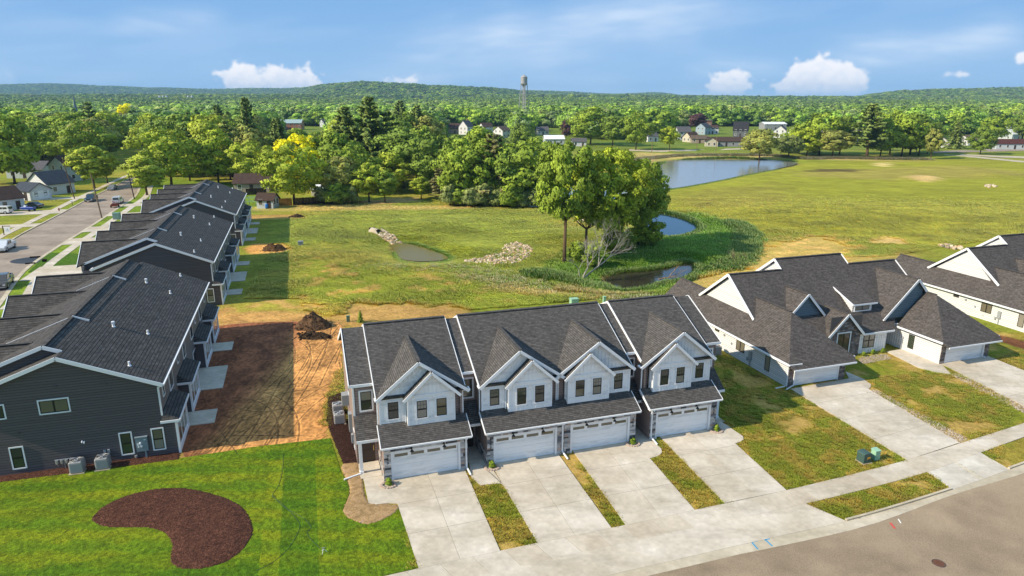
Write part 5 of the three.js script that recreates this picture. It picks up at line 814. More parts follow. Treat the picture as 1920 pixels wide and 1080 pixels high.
function coniferPoints(r, n, o) {
  const pts = [], W = o.whorls; const br = [];
  for (let i = 0; i < W; i++) { const y = mix(o.y0, 0.97, (i / (W - 1)) ** 0.9), R = o.rx * (1 - (y - o.y0) / (1.02 - o.y0)) ** (o.pine ? 0.55 : 0.85) * (0.7 + 0.5 * r()), m = o.pine ? 5 : 8; for (let k = 0; k < m; k++) { const a = k / m * 6.28 + i * 1.3 + r() * 0.6; br.push([y, R * (0.7 + 0.5 * r()), a]); } }
  const tot = br.reduce((s, b) => s + b[1], 0);
  while (pts.length < n) { let k = r() * tot, i = 0; while ((k -= br[i][1]) > 0 && i < br.length - 1) i++; const [y, R, a] = br[i], t = Math.sqrt(r()) , sp = (r() - 0.5) * 0.5 * (1 - t * 0.4), rr = R * t, aa = a + sp * (o.pine ? 0.9 : 0.7); const x = Math.cos(aa) * rr, z = Math.sin(aa) * rr, yy = y + (o.pine ? 0.04 * t : -0.12 * R * t / o.rx * 1.2) + (r() - 0.5) * 0.025; pts.push([x, yy, z, Math.cos(aa) * 0.6, 0.75, Math.sin(aa) * 0.6, (0.6 + 0.5 * t) * (0.75 + 0.5 * r())]); }
  return [pts, []];
}
function limb(m, p, r0, r1, sides = 6) { for (let i = 0; i < p.length - 1; i++) { const a = mix(r0, r1, i / (p.length - 1)), b = mix(r0, r1, (i + 1) / (p.length - 1)); m.tube([p[i][0], p[i][1], -p[i][2]], [p[i + 1][0], p[i + 1][1], -p[i + 1][2]], a, b, sides); } return m; }
function trunkGeo(r, L, o) {
  const m = new MB(), h = o.fork ?? 0.35, b = [(r() - 0.5) * 0.03, h, (r() - 0.5) * 0.03];
  limb(m, [[0, -0.02, 0], [b[0] * 0.4, h * 0.5, b[2] * 0.4], b], o.tr, o.tr * 0.72, 8); m.tube([0, -0.02, 0], [0, 0.03, 0], o.tr * 1.5, o.tr, 8);
  for (const l of L.slice(0, o.limbs ?? 7)) { const e = [l[0] * 0.85, l[1], l[2] * 0.85], k = [mix(b[0], e[0], 0.45) + (r() - 0.5) * 0.04, mix(h, e[1], 0.4), mix(b[2], e[2], 0.45) + (r() - 0.5) * 0.04]; limb(m, [b, k, e], o.tr * 0.36, o.tr * 0.08, 5); }
  if (!L.length) limb(m, [b, [0, 0.95, 0]], o.tr * 0.7, o.tr * 0.1, 6);
  return m.geo();
}
const VAR = {};
function variant(name, seed, kind, n, size, o) { const r = rng(seed), [pts, L] = (kind === 'broad' ? broadPoints : coniferPoints)(r, n, o); VAR[name] = { crown: leafCloud(pts, r, size), trunk: trunkGeo(r, L, o), w: o.rx + (o.lr || 0) }; }
const B = (rx, y0, y1, lobes, lr, tr = 0.02, fork = 0.3, limbs = 7) => ({ rx, y0, y1, lobes, lr, tr, fork, limbs });
// close, middle, far
variant('oak_a', 11, 'broad', 11500, 0.023, B(0.4, 0.33, 1.0, 40, 0.08, 0.024, 0.34, 14)); variant('oak_b', 12, 'broad', 19000, 0.022, B(0.45, 0.2, 1.0, 58, 0.09, 0.018, 0.25, 12));
variant('shrub_a', 13, 'broad', 5000, 0.05, B(0.36, 0.02, 0.95, 14, 0.2, 0.02, 0.1, 5));
for (let i = 0; i < 5; i++) variant('mid_' + i, 30 + i, 'broad', 5200, 0.037, B([0.32, 0.37, 0.27, 0.42, 0.34][i], [0.14, 0.1, 0.16, 0.12, 0.18][i], 1.0, [30, 36, 24, 40, 28][i], [0.105, 0.1, 0.1, 0.1, 0.11][i], 0.018, 0.26));
variant('pine_a', 50, 'conifer', 3600, 0.034, { rx: 0.2, y0: 0.22, whorls: 15, pine: true, tr: 0.016, fork: 0.5 }); variant('pine_b', 51, 'conifer', 3200, 0.036, { rx: 0.24, y0: 0.12, whorls: 12, pine: true, tr: 0.016, fork: 0.5 }); variant('spruce_a', 52, 'conifer', 3400, 0.032, { rx: 0.24, y0: 0.06, whorls: 18, tr: 0.014, fork: 0.4 });
for (let i = 0; i < 4; i++) variant('far_' + i, 70 + i, 'broad', 950, 0.075, B([0.38, 0.42, 0.34, 0.45][i], 0.1, 1.0, [11, 13, 9, 14][i], 0.17, 0.018, 0.25, 3));
variant('far_pine', 75, 'conifer', 420, 0.09, { rx: 0.24, y0: 0.1, whorls: 9, pine: true, tr: 0.016, fork: 0.4 });
function bareTree(r, m, p, d, len, rad, depth) { // a leafless branching tree
  const e = p.clone().addScaledVector(d, len), mid = p.clone().addScaledVector(d, len * 0.5).add(new THREE.Vector3((r() - 0.5) * len * 0.15, 0, (r() - 0.5) * len * 0.15));
  limb(m, [p.toArray(), mid.toArray(), e.toArray()], rad, rad * 0.62, depth > 3 ? 7 : 4);
  if (!depth) return; const n = depth > 3 ? 3 : 2 + (r() < 0.5 ? 1 : 0);
  for (let i = 0; i < n; i++) { const q = d.clone().add(new THREE.Vector3((r() - 0.5) * 1.5, (r() - 0.35) * 0.9, (r() - 0.5) * 1.5)).normalize(); bareTree(r, m, e, q, len * (0.6 + 0.25 * r()), rad * (i ? 0.5 : 0.62), depth - 1); }
}
const planted = []; // x, z, radius
const proto = new Map();
function plantTree(kind, mat, trunkMat, x, z, h, wide, label, group, turn, lean = 0, name) {
  const nm = name || (/pine/.test(kind) ? 'pine_tree' : /spruce/.test(kind) ? 'spruce_tree' : /shrub/.test(kind) ? 'shrub' : 'leafy_tree');
  const key = kind + mat.uuid + trunkMat.uuid + nm; let o;
  if (!proto.has(key)) { o = new THREE.Group(); o.name = numbered(nm); scene.add(o); part(VAR[kind].trunk, 'trunk', trunkMat, o); part(VAR[kind].crown, 'crown', mat, o); proto.set(key, o); }
  else { o = proto.get(key).clone(); o.name = numbered(nm); scene.add(o); }
  o.position.set(x, groundY(x, z), z); o.rotation.set(0, turn, 0); o.scale.set(h * wide, h, h * wide);
  if (lean) o.children[1].position.x = lean;
  o.userData = {}; tag(o, label, /shrub/.test(nm) ? 'shrub' : 'tree', group); planted.push([x, z, h * 0.3 * wide]); return o;
}
const heightAt = (px, top, D) => { const x = px - 960, v = top - 540, dy = -v * Math.cos(PITCH) - FOCAL * Math.sin(PITCH), dz = FOCAL * Math.cos(PITCH) - v * Math.sin(PITCH); return EYE + dy / dz * D; };
const treeRng = rng(2024);
function treeAt(kind, mat, px, base, top, widthPx, label, o = {}) { const [x, z] = G(px, base), h = heightAt(px, top, -z), zc = toPixel(x, h * 0.6, z)[2], w = widthPx * zc / FOCAL; return plantTree(kind, LEAF[mat], o.bark || bark, x, z, h, w / (2 * (VAR[kind].w - 0.02) * h), label, o.group, o.turn ?? treeRng() * 6.28, o.lean || 0, o.name); }

treeAt('oak_a', 'mid', 1058, 493, 252, 150, 'tall slender oak with bare lower trunk standing in the open field', { turn: 1.0 });
treeAt('oak_b', 'bright', 1098, 483, 262, 190, 'broad oak right of the slender oak, leaves hanging low above the creek', { turn: 0, bark, lean: 0.2 });
treeAt('oak_b', 'mid', 1196, 462, 286, 130, 'round-crowned oak nearest the creek, right edge of the field oaks', { turn: 4.0 });
treeAt('shrub_a', 'bright', 1208, 462, 402, 78, 'yellow-green bush at the creek bank below the oaks', {});
treeAt('shrub_a', 'mid', 1172, 470, 430, 50, 'small green bush under the oaks beside the dead tree');
treeAt('shrub_a', 'mid', 1084, 492, 446, 46, 'leafy bush between the slender oak and the broad oak');
treeAt('shrub_a', 'bright', 1150, 476, 418, 60, 'leafy sapling under the broad oak behind the dead tree');
treeAt('shrub_a', 'mid', 1110, 500, 452, 44, 'low green sapling clump at the foot of the dead tree');
{ const r = rng(9), m = new MB(), [x, z] = G(1092, 523), t = thing('dead_tree', 'leaning bare grey dead tree in front of the field oaks', 'tree', x, z);
  bareTree(r, m, new THREE.Vector3(0, -0.1, 0), new THREE.Vector3(0.35, 0.9, 0.1).normalize(), 2.1, 0.16, 6); bareTree(r, m, new THREE.Vector3(0.1, 0, 0), new THREE.Vector3(0.75, 0.62, -0.1).normalize(), 2.9, 0.15, 6); bareTree(r, m, new THREE.Vector3(-0.2, 0, 0), new THREE.Vector3(-0.25, 0.95, 0.1).normalize(), 1.6, 0.09, 3); m.to('branches', std({ color: lin(0.36, 0.33, 0.29), roughness: 0.95 }), t); planted.push([x, z, 2]); }
const near = 'trees along the far edge of the field';
treeAt('mid_3', 'mid', 985, 381, 248, 150, 'large bright maple left of the slender oak at the far edge of the field', {});
treeAt('mid_1', 'mid', 1040, 372, 262, 110, 'dense maple behind the slender oak beside the pond');
for (const [k, m, x, b, t, w, l] of [['mid_0', 'mid', 896, 383, 258, 92, 'green tree left of the dull brownish pine at the field edge'], ['mid_4', 'deep', 955, 383, 262, 84, 'dark tree right of the dull brownish pine at the field edge'], ['mid_2', 'mid', 722, 380, 316, 58, 'green sapling at the left end of the open lawn by the field edge'], ['mid_3', 'deep', 812, 360, 240, 118, 'dark spreading tree behind the small dull conifer'], ['mid_1', 'mid', 905, 354, 228, 110, 'tall green tree rising behind the dull brownish pine'], ['mid_3', 'mid', 668, 364, 262, 92, 'green tree between the olive tree and the tall pines'], ['mid_4', 'mid', 600, 350, 250, 80, 'green tree behind the pale garden shed'], ['mid_0', 'mid', 1010, 366, 242, 100, 'tall green tree left behind the slender oak']]) treeAt(k, m, x, b, t, w, l);
for (const [x, b] of [[612, 382], [634, 383], [660, 382], [844, 385], [862, 386], [884, 387], [908, 387], [932, 388], [958, 389], [980, 388], [1004, 387]]) treeAt('shrub_a', x % 4 ? 'mid' : 'dull', x, b, b - 34 - (x % 7) * 3, 34 + (x % 5) * 5, 'low understory bush under the trees along the far field edge', { group: 'understory bushes along the far field edge' });
treeAt('mid_1', 'mid', 862, 381, 250, 100, 'wide green maple in the middle of the far field edge');
treeAt('pine_b', 'brownish', 924, 382, 252, 84, 'dull brownish pine between two green maples at the field edge');
treeAt('mid_0', 'deep', 757, 352, 232, 110, 'dark round tree with a visible trunk behind the small lawn');
treeAt('mid_2', 'bright', 790, 373, 328, 44, 'small round sapling, the left of two by the field edge');
treeAt('pine_b', 'brownish', 828, 376, 312, 52, 'small dull conifer right of the round sapling');
treeAt('pine_a', 'pine', 700, 346, 186, 78, 'tallest dark pine behind the flowering yellow tree');
treeAt('pine_a', 'pine', 655, 346, 204, 70, 'tall dark pine just right of the flowering yellow tree');
treeAt('pine_b', 'pine', 728, 344, 214, 80, 'dark pine right of the tallest pine');
treeAt('mid_4', 'olive', 640, 379, 288, 84, 'soft olive tree at the field edge right of the garden shed');
treeAt('mid_2', 'bright', 692, 379, 300, 66, 'light green tree right of the olive tree at the field edge');
treeAt('mid_3', 'bright', 552, 383, 262, 132, 'big yellow-green tree standing behind the wooden garden fence');
treeAt('mid_3', 'gold', 566, 352, 243, 100, 'tree with golden yellow crown behind the big yellow-green tree');
treeAt('mid_0', 'olive', 475, 336, 230, 74, 'dark maple with ochre tips behind the brown-roofed house');
treeAt('mid_3', 'bright', 322, 352, 232, 150, 'widest bright crown at the end of the street behind the farthest rowhouse');
treeAt('mid_1', 'bright', 410, 345, 234, 100, 'bright crown above the farthest dark rowhouse roof');
treeAt('mid_2', 'light', 276, 366, 288, 84, 'street tree on the right verge beside the dark pole');
treeAt('mid_1', 'mid', 28, 345, 204, 120, 'large tree at the left edge beyond the blue-roofed house');
treeAt('mid_0', 'deep', -10, 345, 250, 80, 'dark tree cut by the left edge');
treeAt('mid_4', 'mid', 140, 296, 204, 104, 'broad tree behind the pale blue house');
treeAt('mid_2', 'light', 177, 353, 268, 84, 'young street tree on the left verge before the far cars');
treeAt('mid_2', 'light', 202, 344, 276, 46, 'slim street tree just right of the young street tree');
treeAt('mid_4', 'olive', 1424, 299, 232, 76, 'pale willow-like tree on the far pond bank');
treeAt('mid_0', 'dull', 1478, 296, 252, 60, 'grey-green bush tree right of the willow on the pond bank');
treeAt('mid_1', 'bright', 1512, 292, 234, 70, 'bright tree right of the pond beneath the tall woods');
treeAt('mid_4', 'olive', 1560, 294, 240, 76, 'grey-olive tree left of the light blue house');
for (const [x, b, t, w, k, m, l] of [[1625, 296, 196, 60, 'pine_a', 'pine', 'darkest tall pine of the right-hand grove'], [1650, 294, 216, 62, 'mid_1', 'mid', 'left broad tree of the right-hand grove'], [1690, 293, 208, 70, 'mid_0', 'mid', 'middle broad tree of the right-hand grove'], [1722, 292, 226, 56, 'mid_2', 'bright', 'right bright tree of the right-hand grove'], [1536, 290, 204, 90, 'mid_3', 'mid', 'tall spreading tree above the far right end of the pond'], [1574, 289, 212, 66, 'mid_0', 'deep', 'dark tree just left of the light blue house'], [1498, 288, 226, 66, 'mid_1', 'mid', 'broad tree behind the pond bank bushes'], [1668, 290, 200, 84, 'mid_3', 'mid', 'tallest broad tree in the right-hand grove'], [1706, 290, 204, 84, 'mid_1', 'deep', 'dark broad tree in the right-hand grove'], [1738, 288, 222, 60, 'mid_3', 'mid', 'green tree at the right end of the grove behind the pale birch'], [1862, 268, 214, 60, 'mid_3', 'mid', 'broad green tree behind the round dark oak near the right edge'], [1916, 262, 212, 66, 'mid_1', 'deep', 'dark tree cut by the right edge behind the metal-roofed house'], [1745, 298, 236, 34, 'mid_2', 'olive', 'slim pale birch at the right end of the grove'], [1790, 279, 226, 44, 'spruce_a', 'pine', 'dark spruce before the white gabled house on the right'], [1838, 289, 232, 50, 'mid_1', 'deep', 'round dark oak alone on the lawn near the right edge']]) treeAt(k, m, x, b, t, w, l);
for (const [x, b, t, w, k, m, l] of [[1107, 271, 194, 86, 'mid_1', 'mid', 'large oak on the lawn left of the far pond'], [1148, 274, 214, 56, 'mid_0', 'deep', 'dark tree beside the large lawn oak'], [1192, 281, 205, 66, 'mid_3', 'mid', 'broad tree left of the pond road'], [1255, 282, 234, 40, 'mid_4', 'bright', 'small bright tree by the pond road before the white houses'], [1061, 262, 222, 26, 'mid_0', 'copper', 'dark copper beech behind the white-roofed building'], [1308, 245, 210, 40, 'mid_0', 'copper', 'dark purple tree behind the orange brick building']]) treeAt(k, m, x, b, t, w, l);
treeAt('mid_0', 'gold', 1250, 238, 205, 26, 'small tree with yellow crown in the woods above the pond');
{ const r = rng(19), m = new MB(), [x, z] = G(242, 268), t = thing('dead_tree', 'bare pinkish-grey tree with one tuft of yellow leaves in the left woods', 'tree', x, z), h = heightAt(242, 202, -z);
  bareTree(r, m, new THREE.Vector3(0, 0, 0), new THREE.Vector3(0, 1, 0), h * 0.36, 0.6, 4); bareTree(r, m, new THREE.Vector3(0, h * 0.2, 0), new THREE.Vector3(0.6, 0.8, 0).normalize(), h * 0.3, 0.35, 4); bareTree(r, m, new THREE.Vector3(0, h * 0.2, 0), new THREE.Vector3(-0.6, 0.8, 0.1).normalize(), h * 0.3, 0.35, 4); m.to('branches', std({ color: lin(0.36, 0.25, 0.23), roughness: 1 }), t); const c = part(VAR.far_0.crown, 'leaf_tuft', LEAF.gold, t); c.scale.set(9, 7, 9); c.position.set(0.5, h * 0.78, 0); planted.push([x, z, 5]); }

// ------------------------------------------------------------------ houses beyond the field and along the street on the left
const roofTile = (c) => std({ color: lin(...c), map: shingleMap, roughness: 0.9 });
const ROOF = { brown: roofTile([0.2, 0.13, 0.1]), grey: roofTile([0.3, 0.3, 0.31]), slate: roofTile([0.16, 0.19, 0.23]), dark: roofTile([0.1, 0.1, 0.11]), white: std({ color: lin(0.75, 0.76, 0.78), roughness: 0.6 }), red: roofTile([0.24, 0.09, 0.07]), tan: roofTile([0.35, 0.27, 0.2]), teal: std({ color: lin(0.3, 0.4, 0.4), roughness: 0.6 }) };
const WALL = { white: sidingWhite, cream: lap([0.7, 0.64, 0.5]), grey: lap([0.35, 0.36, 0.38]), blue: lap([0.36, 0.47, 0.56]), tan: lap([0.45, 0.36, 0.27]), brick: lap([0.45, 0.2, 0.13]), dark: lap([0.16, 0.17, 0.18]), pale: lap([0.6, 0.66, 0.66]) };
function house(label, x, z, turn, w, l, h, rh, wall, roof, o = {}) { // ridge along the length l (local x)
  const t = thing(o.name || 'house', label, o.category || 'house', x, z, turn), a = l / 2, b = w / 2, e = 0.4;
  const m = new MB(); m.box(-a, a, 0, h, -b, b); for (const s of [-1, 1]) m.wall([[s * a, h, -b], [s * a, h, b], [s * a, h + rh, 0]], s * 0.1); m.to('wall', wall, t);
  const k = rh / b, rf = new MB(); rf.slab([[-a - e, h - k * e, -b - e], [a + e, h - k * e, -b - e], [a + e, h + rh + 0.06, 0], [-a - e, h + rh + 0.06, 0]], 0.15).slab([[-a - e, h + rh + 0.06, 0], [a + e, h + rh + 0.06, 0], [a + e, h - k * e, b + e], [-a - e, h - k * e, b + e]], 0.15); const ro = rf.to('roof', roof, t);
  if (o.chimney) new MB().box(a * 0.3, a * 0.3 + 0.7, h + rh * 0.5, h + rh + 0.8, -0.35, 0.35).to('chimney', WALL.brick, ro);
  const st = h > 4 ? 2 : 1, n = Math.max(2, Math.round(l / 3.4));
  for (let s = 0; s < st; s++) for (let i = 0; i < n; i++) { const u = -a + (i + 0.5) * l / n; if (s === 0 && i === (n >> 1)) { const d = mbox(new MB(), onFront(-b), u - 0.5, u + 0.5, 0.1, 2.15, 0, 0.05).to('door', o.door || doorDark, t); continue; } win(t, onFront(-b), u - 0.5, u + 0.5, 0.9 + s * 2.7, 2.2 + s * 2.7, { trimW: 0.1 }); }
  for (const [side, u] of [[onLeft(-a), 1], [onRight(a), 1]]) for (let s = 0; s < st; s++) for (const v of [-w * 0.22, w * 0.22]) win(t, side, v - 0.45, v + 0.45, 0.9 + s * 2.7, 2.2 + s * 2.7, { trimW: 0.1 });
  if (o.garage) garageDoor(t, o.garage === 'right' ? onRight(a) : onFront(-b), o.garage === 'right' ? -2.2 : a - 5.3, o.garage === 'right' ? 2.2 : a - 0.8, 0.05, 2.2);
  planted.push([x, z, Math.max(w, l) * 0.55]); return t;
}
const deg = THREE.MathUtils.degToRad;
function houseAt(label, px, base, widthPx, turn, w, h, rh, wall, roof, o) { const [x, z] = G(px, base), zc = toPixel(x, 2, z)[2]; return house(label, x, z, deg(turn), w, widthPx * zc / FOCAL, h, rh, wall, roof, o); }
houseAt('white two-storey house with grey roof, leftmost of the pond houses', 1279, 262, 24, 8, 8, 5.2, 3, WALL.white, ROOF.grey);
houseAt('cream house with brown roof right of the white two-storey house', 1295, 266, 22, 30, 7, 3.2, 2.6, WALL.cream, ROOF.brown);
houseAt('small tan house with tan roof in front of the cream house', 1310, 268, 30, -6, 7, 2.7, 1.7, WALL.tan, ROOF.tan);
houseAt('long low grey house with brown roof facing the pond', 1358, 274, 62, -4, 9, 3.0, 2.0, WALL.grey, ROOF.brown, { chimney: false });
houseAt('white cottage gable joined at the left end of the long low house', 1333, 275, 16, 80, 6.5, 3.1, 2.0, WALL.cream, ROOF.brown);
houseAt('blue-grey two-storey house behind the small tan house', 1318, 252, 18, 40, 8, 5.4, 2.6, WALL.blue, ROOF.slate);
houseAt('white house with brown roof behind the long low house', 1333, 251, 22, 0, 8, 4.6, 1.8, WALL.white, ROOF.brown);
houseAt('orange brick flat building among the trees above the pond houses', 1321, 241, 20, 0, 10, 6.8, 0.5, WALL.brick, ROOF.tan, { name: 'brick_building', category: 'building' });
houseAt('dark grey barn-roofed house right of the pond houses', 1388, 256, 26, -20, 9, 4.5, 5.5, WALL.dark, ROOF.dark);
houseAt('long low building with a white roof in the woods', 1448, 243, 40, 0, 14, 4.8, 1.4, WALL.grey, ROOF.white, { name: 'shed_building', category: 'building' });
houseAt('white gabled house below the long white-roofed building', 1463, 258, 22, 60, 8, 4.8, 3.2, WALL.white, ROOF.grey);
houseAt('small white garage right of the long low house', 1397, 272, 12, 70, 6, 2.6, 1.6, WALL.white, ROOF.grey, { name: 'garage', category: 'garage' });
houseAt('light blue two-storey house in a gap of the right-hand woods', 1603, 265, 28, 10, 8, 5.4, 2.0, WALL.blue, ROOF.grey);
houseAt('white gabled house with tan roof right of the grove', 1764, 277, 24, 60, 8, 3.2, 2.6, WALL.white, ROOF.tan);
houseAt('small white house behind the dark spruce', 1813, 272, 18, 10, 7, 3.4, 2.2, WALL.white, ROOF.tan);
houseAt('house with white metal roof at the right edge', 1892, 262, 24, 20, 9, 4.0, 4.0, WALL.pale, ROOF.white);
houseAt('long white bungalow with red-brown roof at the right edge', 1892, 279, 66, -4, 9, 3.0, 2.0, WALL.pale, ROOF.red);
houseAt('brown-roofed house left of the white steep gable in the woods', 854, 250, 24, 0, 9, 4.0, 3.4, WALL.tan, ROOF.brown);
houseAt('white steep-gabled house in the woods left of the water tower', 874, 252, 18, 55, 8, 6.0, 4.0, WALL.white, ROOF.grey, { chimney: true });
houseAt('white house half hidden by trees below the water tower', 941, 258, 22, 50, 8, 5.0, 2.6, WALL.white, ROOF.tan);
houseAt('small white house with grey roof right of the water tower', 1016, 252, 22, 10, 8, 3.2, 2.4, WALL.white, ROOF.grey);
houseAt('long building with bright white roof behind the large lawn oak', 1038, 270, 36, 4, 10, 3.2, 1.8, WALL.pale, ROOF.white, { name: 'shed_building', category: 'building' });
houseAt('red brick house with pale teal roof behind the golden tree', 548, 243, 40, 4, 12, 5.6, 2.6, WALL.brick, ROOF.teal);
houseAt('low brown-roofed house behind the farthest rowhouse', 478, 357, 62, 8, 8, 2.7, 2.2, WALL.tan, ROOF.brown);
houseAt('white steel building far off in the left woods', 392, 232, 30, 0, 12, 5, 2, WALL.white, ROOF.grey, { name: 'shed_building', category: 'building' });
houseAt('low white building on the lawn left of the large oak by the pond', 1085, 274, 26, 0, 6, 2.8, 1.6, WALL.white, ROOF.grey, { name: 'garage', category: 'garage' });
houseAt('white house between the lawn oaks and the thin pond road pole', 1218, 265, 22, 20, 8, 3.4, 2.6, WALL.white, ROOF.grey);
houseAt('pale house with grey roof among the trees right of the pond', 1493, 256, 22, 30, 8, 4.6, 2.6, WALL.white, ROOF.slate);
houseAt('small white house in the woods above the right end of the pond', 1541, 248, 18, 50, 8, 4.6, 2.8, WALL.white, ROOF.tan);
houseAt('white house high in the woods behind the right-hand grove', 1679, 252, 20, 20, 8, 5.0, 2.8, WALL.white, ROOF.grey);
houseAt('white house in the woods just right of the tall dark pines', 701, 244, 20, 15, 8, 5.0, 2.6, WALL.white, ROOF.grey);
houseAt('pale house with slate roof behind the tall dark pines', 612, 238, 18, 40, 8, 4.6, 2.6, WALL.pale, ROOF.slate);
houseAt('white house right of the steep white gable in the woods', 911, 248, 20, 30, 8, 4.4, 2.8, WALL.white, ROOF.brown);
// houses on the left street
houseAt('white house with brown roof at the left edge of the street', 8, 392, 44, 60, 8, 3.0, 2.4, WALL.white, ROOF.brown, { garage: 'right' });
houseAt('white bungalow with blue-grey roof on the left side of the street', 98, 362, 50, 66, 9, 3.2, 3.0, WALL.white, ROOF.slate);
houseAt('small white garage with dark roof beside the blue-roofed bungalow', 62, 373, 44, -18, 6, 2.7, 1.7, WALL.white, ROOF.slate, { name: 'garage', category: 'garage', garage: 'right' });
houseAt('pale blue two-storey house with brown roof behind the bungalow', 132, 338, 40, 66, 9, 5.2, 2.8, WALL.pale, ROOF.brown);
houseAt('long pale house with light grey roof behind the bungalow', 62, 332, 66, 0, 8, 3.0, 2.4, WALL.pale, ROOF.grey);
// garden sheds and fences at the far end of the rowhouse yards
houseAt('small white garden shed with brown roof behind the farthest rowhouse', 503, 389, 31, -4, 3.6, 2.3, 1.3, WALL.pale, ROOF.brown, { name: 'garden_shed', category: 'shed' });
houseAt('small shed with a pale domed roof under the yellow-green tree', 597, 366, 20, 0, 3, 2.0, 0.9, WALL.cream, ROOF.white, { name: 'garden_shed', category: 'shed' });
{
  const fence = (p, q, mat, label, h = 1.8) => { const [x0, z0] = G(...p), [x1, z1] = G(...q), L = Math.hypot(x1 - x0, z1 - z0), t = thing('board_fence', label, 'fence', x0, z0, Math.atan2(-(z1 - z0), x1 - x0)), n = Math.min(60, Math.round(L / 0.35)), w = L / n, r = rng(L * 100); const g = new MB().box(0.01, w - 0.012, 0.05, h, -0.02, 0.02).geo(); for (let i = 0; i < n; i++) { const b = part(g, 'board', mat, t); b.position.set(i * w, (r() - 0.5) * 0.04, 0); } const m = new MB(); m.box(0, L, 0.4, 0.5, 0.02, 0.08).box(0, L, h - 0.4, h - 0.3, 0.02, 0.08); for (let i = 0; i <= n; i += 7) m.box(i * w - 0.05, i * w + 0.05, 0, h + 0.05, 0.02, 0.12); m.to('fence_frame', mat, t); };
  fence([521, 386], [548, 385], std({ color: lin(0.5, 0.28, 0.1), map: woodMap, roughness: 0.9 }), 'orange-tan board fence right of the small white garden shed');
  fence([550, 385], [625, 381], timberDark, 'long dark board fence under the yellow-green tree');
  fence([462, 366], [500, 364], timberDark, 'dark board fence in front of the low brown-roofed house');
}
// water tower
{
  const D = 850, [x, z] = [(982 - 960) / 1330 * D * 1.02, -D], t = thing('water_tower', 'tall grey steel water tower on legs rising above the woods', 'water tower', x, z), steel = std({ color: lin(0.36, 0.35, 0.34), roughness: 0.6, metalness: 0.2 });
  const tank = part(new THREE.LatheGeometry([[0, 38.3], [1.6, 38.7], [3.0, 39.8], [3.8, 41.4], [3.9, 42], [3.9, 48.6], [4.15, 48.7], [4.15, 49.0], [3.6, 49.6], [1.4, 51.2], [0.3, 51.8], [0.25, 52.5], [0, 52.6]].map((p) => new THREE.Vector2(...p)), 28), 'tank', steel, t);
  const band = []; for (const y of [42, 44.2, 46.4]) { const g = new THREE.TorusGeometry(3.93, 0.07, 6, 30); g.rotateX(Math.PI / 2); g.translate(0, y, 0); band.push(g); } part(mergeGeometries(band), 'tank_band', steel, tank);
  const wk = new THREE.TorusGeometry(4.5, 0.12, 6, 30); wk.rotateX(Math.PI / 2); wk.translate(0, 41.6, 0); part(wk, 'walkway', steel, t);
  for (let i = 0; i < 4; i++) { const a = i * Math.PI / 2 + 0.3; const m = new MB(); m.tube([Math.cos(a) * 7.2, 0, Math.sin(a) * 7.2], [Math.cos(a) * 3.9, 42, Math.sin(a) * 3.9], 0.42, 0.36, 8); m.to('leg', steel, t); }
  new MB().tube([0, 0, 0], [0, 38.5, 0], 0.75, 0.75, 12).to('riser_pipe', steel, t);
  const m = new MB(); for (const y of [10, 20, 30]) for (let i = 0; i < 4; i++) { const P = (k, h) => { const a = k * Math.PI / 2 + 0.3, r = mix(7.2, 3.9, h / 42); return [Math.cos(a) * r, h, Math.sin(a) * r]; }; m.tube(P(i, y), P(i + 1, y), 0.16).tube(P(i, y), P(i + 1, y + 10), 0.07).tube(P(i + 1, y), P(i, y + 10), 0.07); } m.to('bracing', steel, t);
}
{ // church spire in the left woods, farm silos on the ridge
  const D = 560, x = (154 - 960) / 1330 * D * 1.02, t = thing('church_spire', 'thin dark church spire above the left woods', 'church spire', x, -D), k = std({ color: lin(0.13, 0.17, 0.2), roughness: 0.6 });
  part(new THREE.ConeGeometry(1.5, 14, 8).translate(0, 22, 0), 'spire', k, t); new MB().box(-1.6, 1.6, 0, 15, -1.6, 1.6).to('tower', WALL.white, t); new MB().tube([0, 28.8, 0], [0, 30.4, 0], 0.08).box(-0.4, 0.4, 29.6, 29.75, -0.05, 0.05).to('cross', k, t);
  for (const [px, n, l] of [[318, 3, 'white farm silos on the far ridge above the left woods'], [371, 2, 'pair of dark-topped silos on the far ridge']]) { const D2 = 2200, X = (px - 960) / 1330 * D2 * 1.02, s = thing('farm_silo', l, 'silo', X, -D2, 0, undefined, groundY(X, -D2)); for (let i = 0; i < n; i++) { const g = new THREE.CylinderGeometry(3, 3, 16, 16).translate(i * 11 - 10, 8, 0); const c = part(g, 'silo', WALL.white, s); part(new THREE.SphereGeometry(3, 14, 8, 0, 6.3, 0, 1.57).translate(i * 11 - 10, 16, 0), 'dome', metal, c); } }
}
// roads and paths in the distance
{
  const road = (name, a, b, mat, y) => { const m = new MB(), A = GP(a), B = GP(b); m.poly([...A, ...B.slice().reverse()].map(([x, z]) => [x, y, z])); structure(m.to(name, mat)); };
  road('road', [[1180, 283], [1240, 285], [1400, 280], [1400, 278], [1240, 282], [1180, 280]].slice(0, 3), [[1180, 280], [1240, 282], [1400, 278]], concOld, 0.05);
  road('road', [[1750, 287], [1830, 285], [1920, 283], [2100, 282]], [[1750, 284], [1830, 280], [1920, 277], [2100, 274]], asphaltOld, 0.05);
  road('path', [[1770, 291], [1830, 296], [1920, 305], [2100, 318]], [[1770, 289.5], [1830, 293.5], [1920, 302], [2100, 314]], concOld, 0.06);
  road('path', [[1800, 291], [1870, 295], [1920, 297], [2100, 300]], [[1800, 289], [1870, 292], [1920, 293.5], [2100, 296]], concOld, 0.06);
}
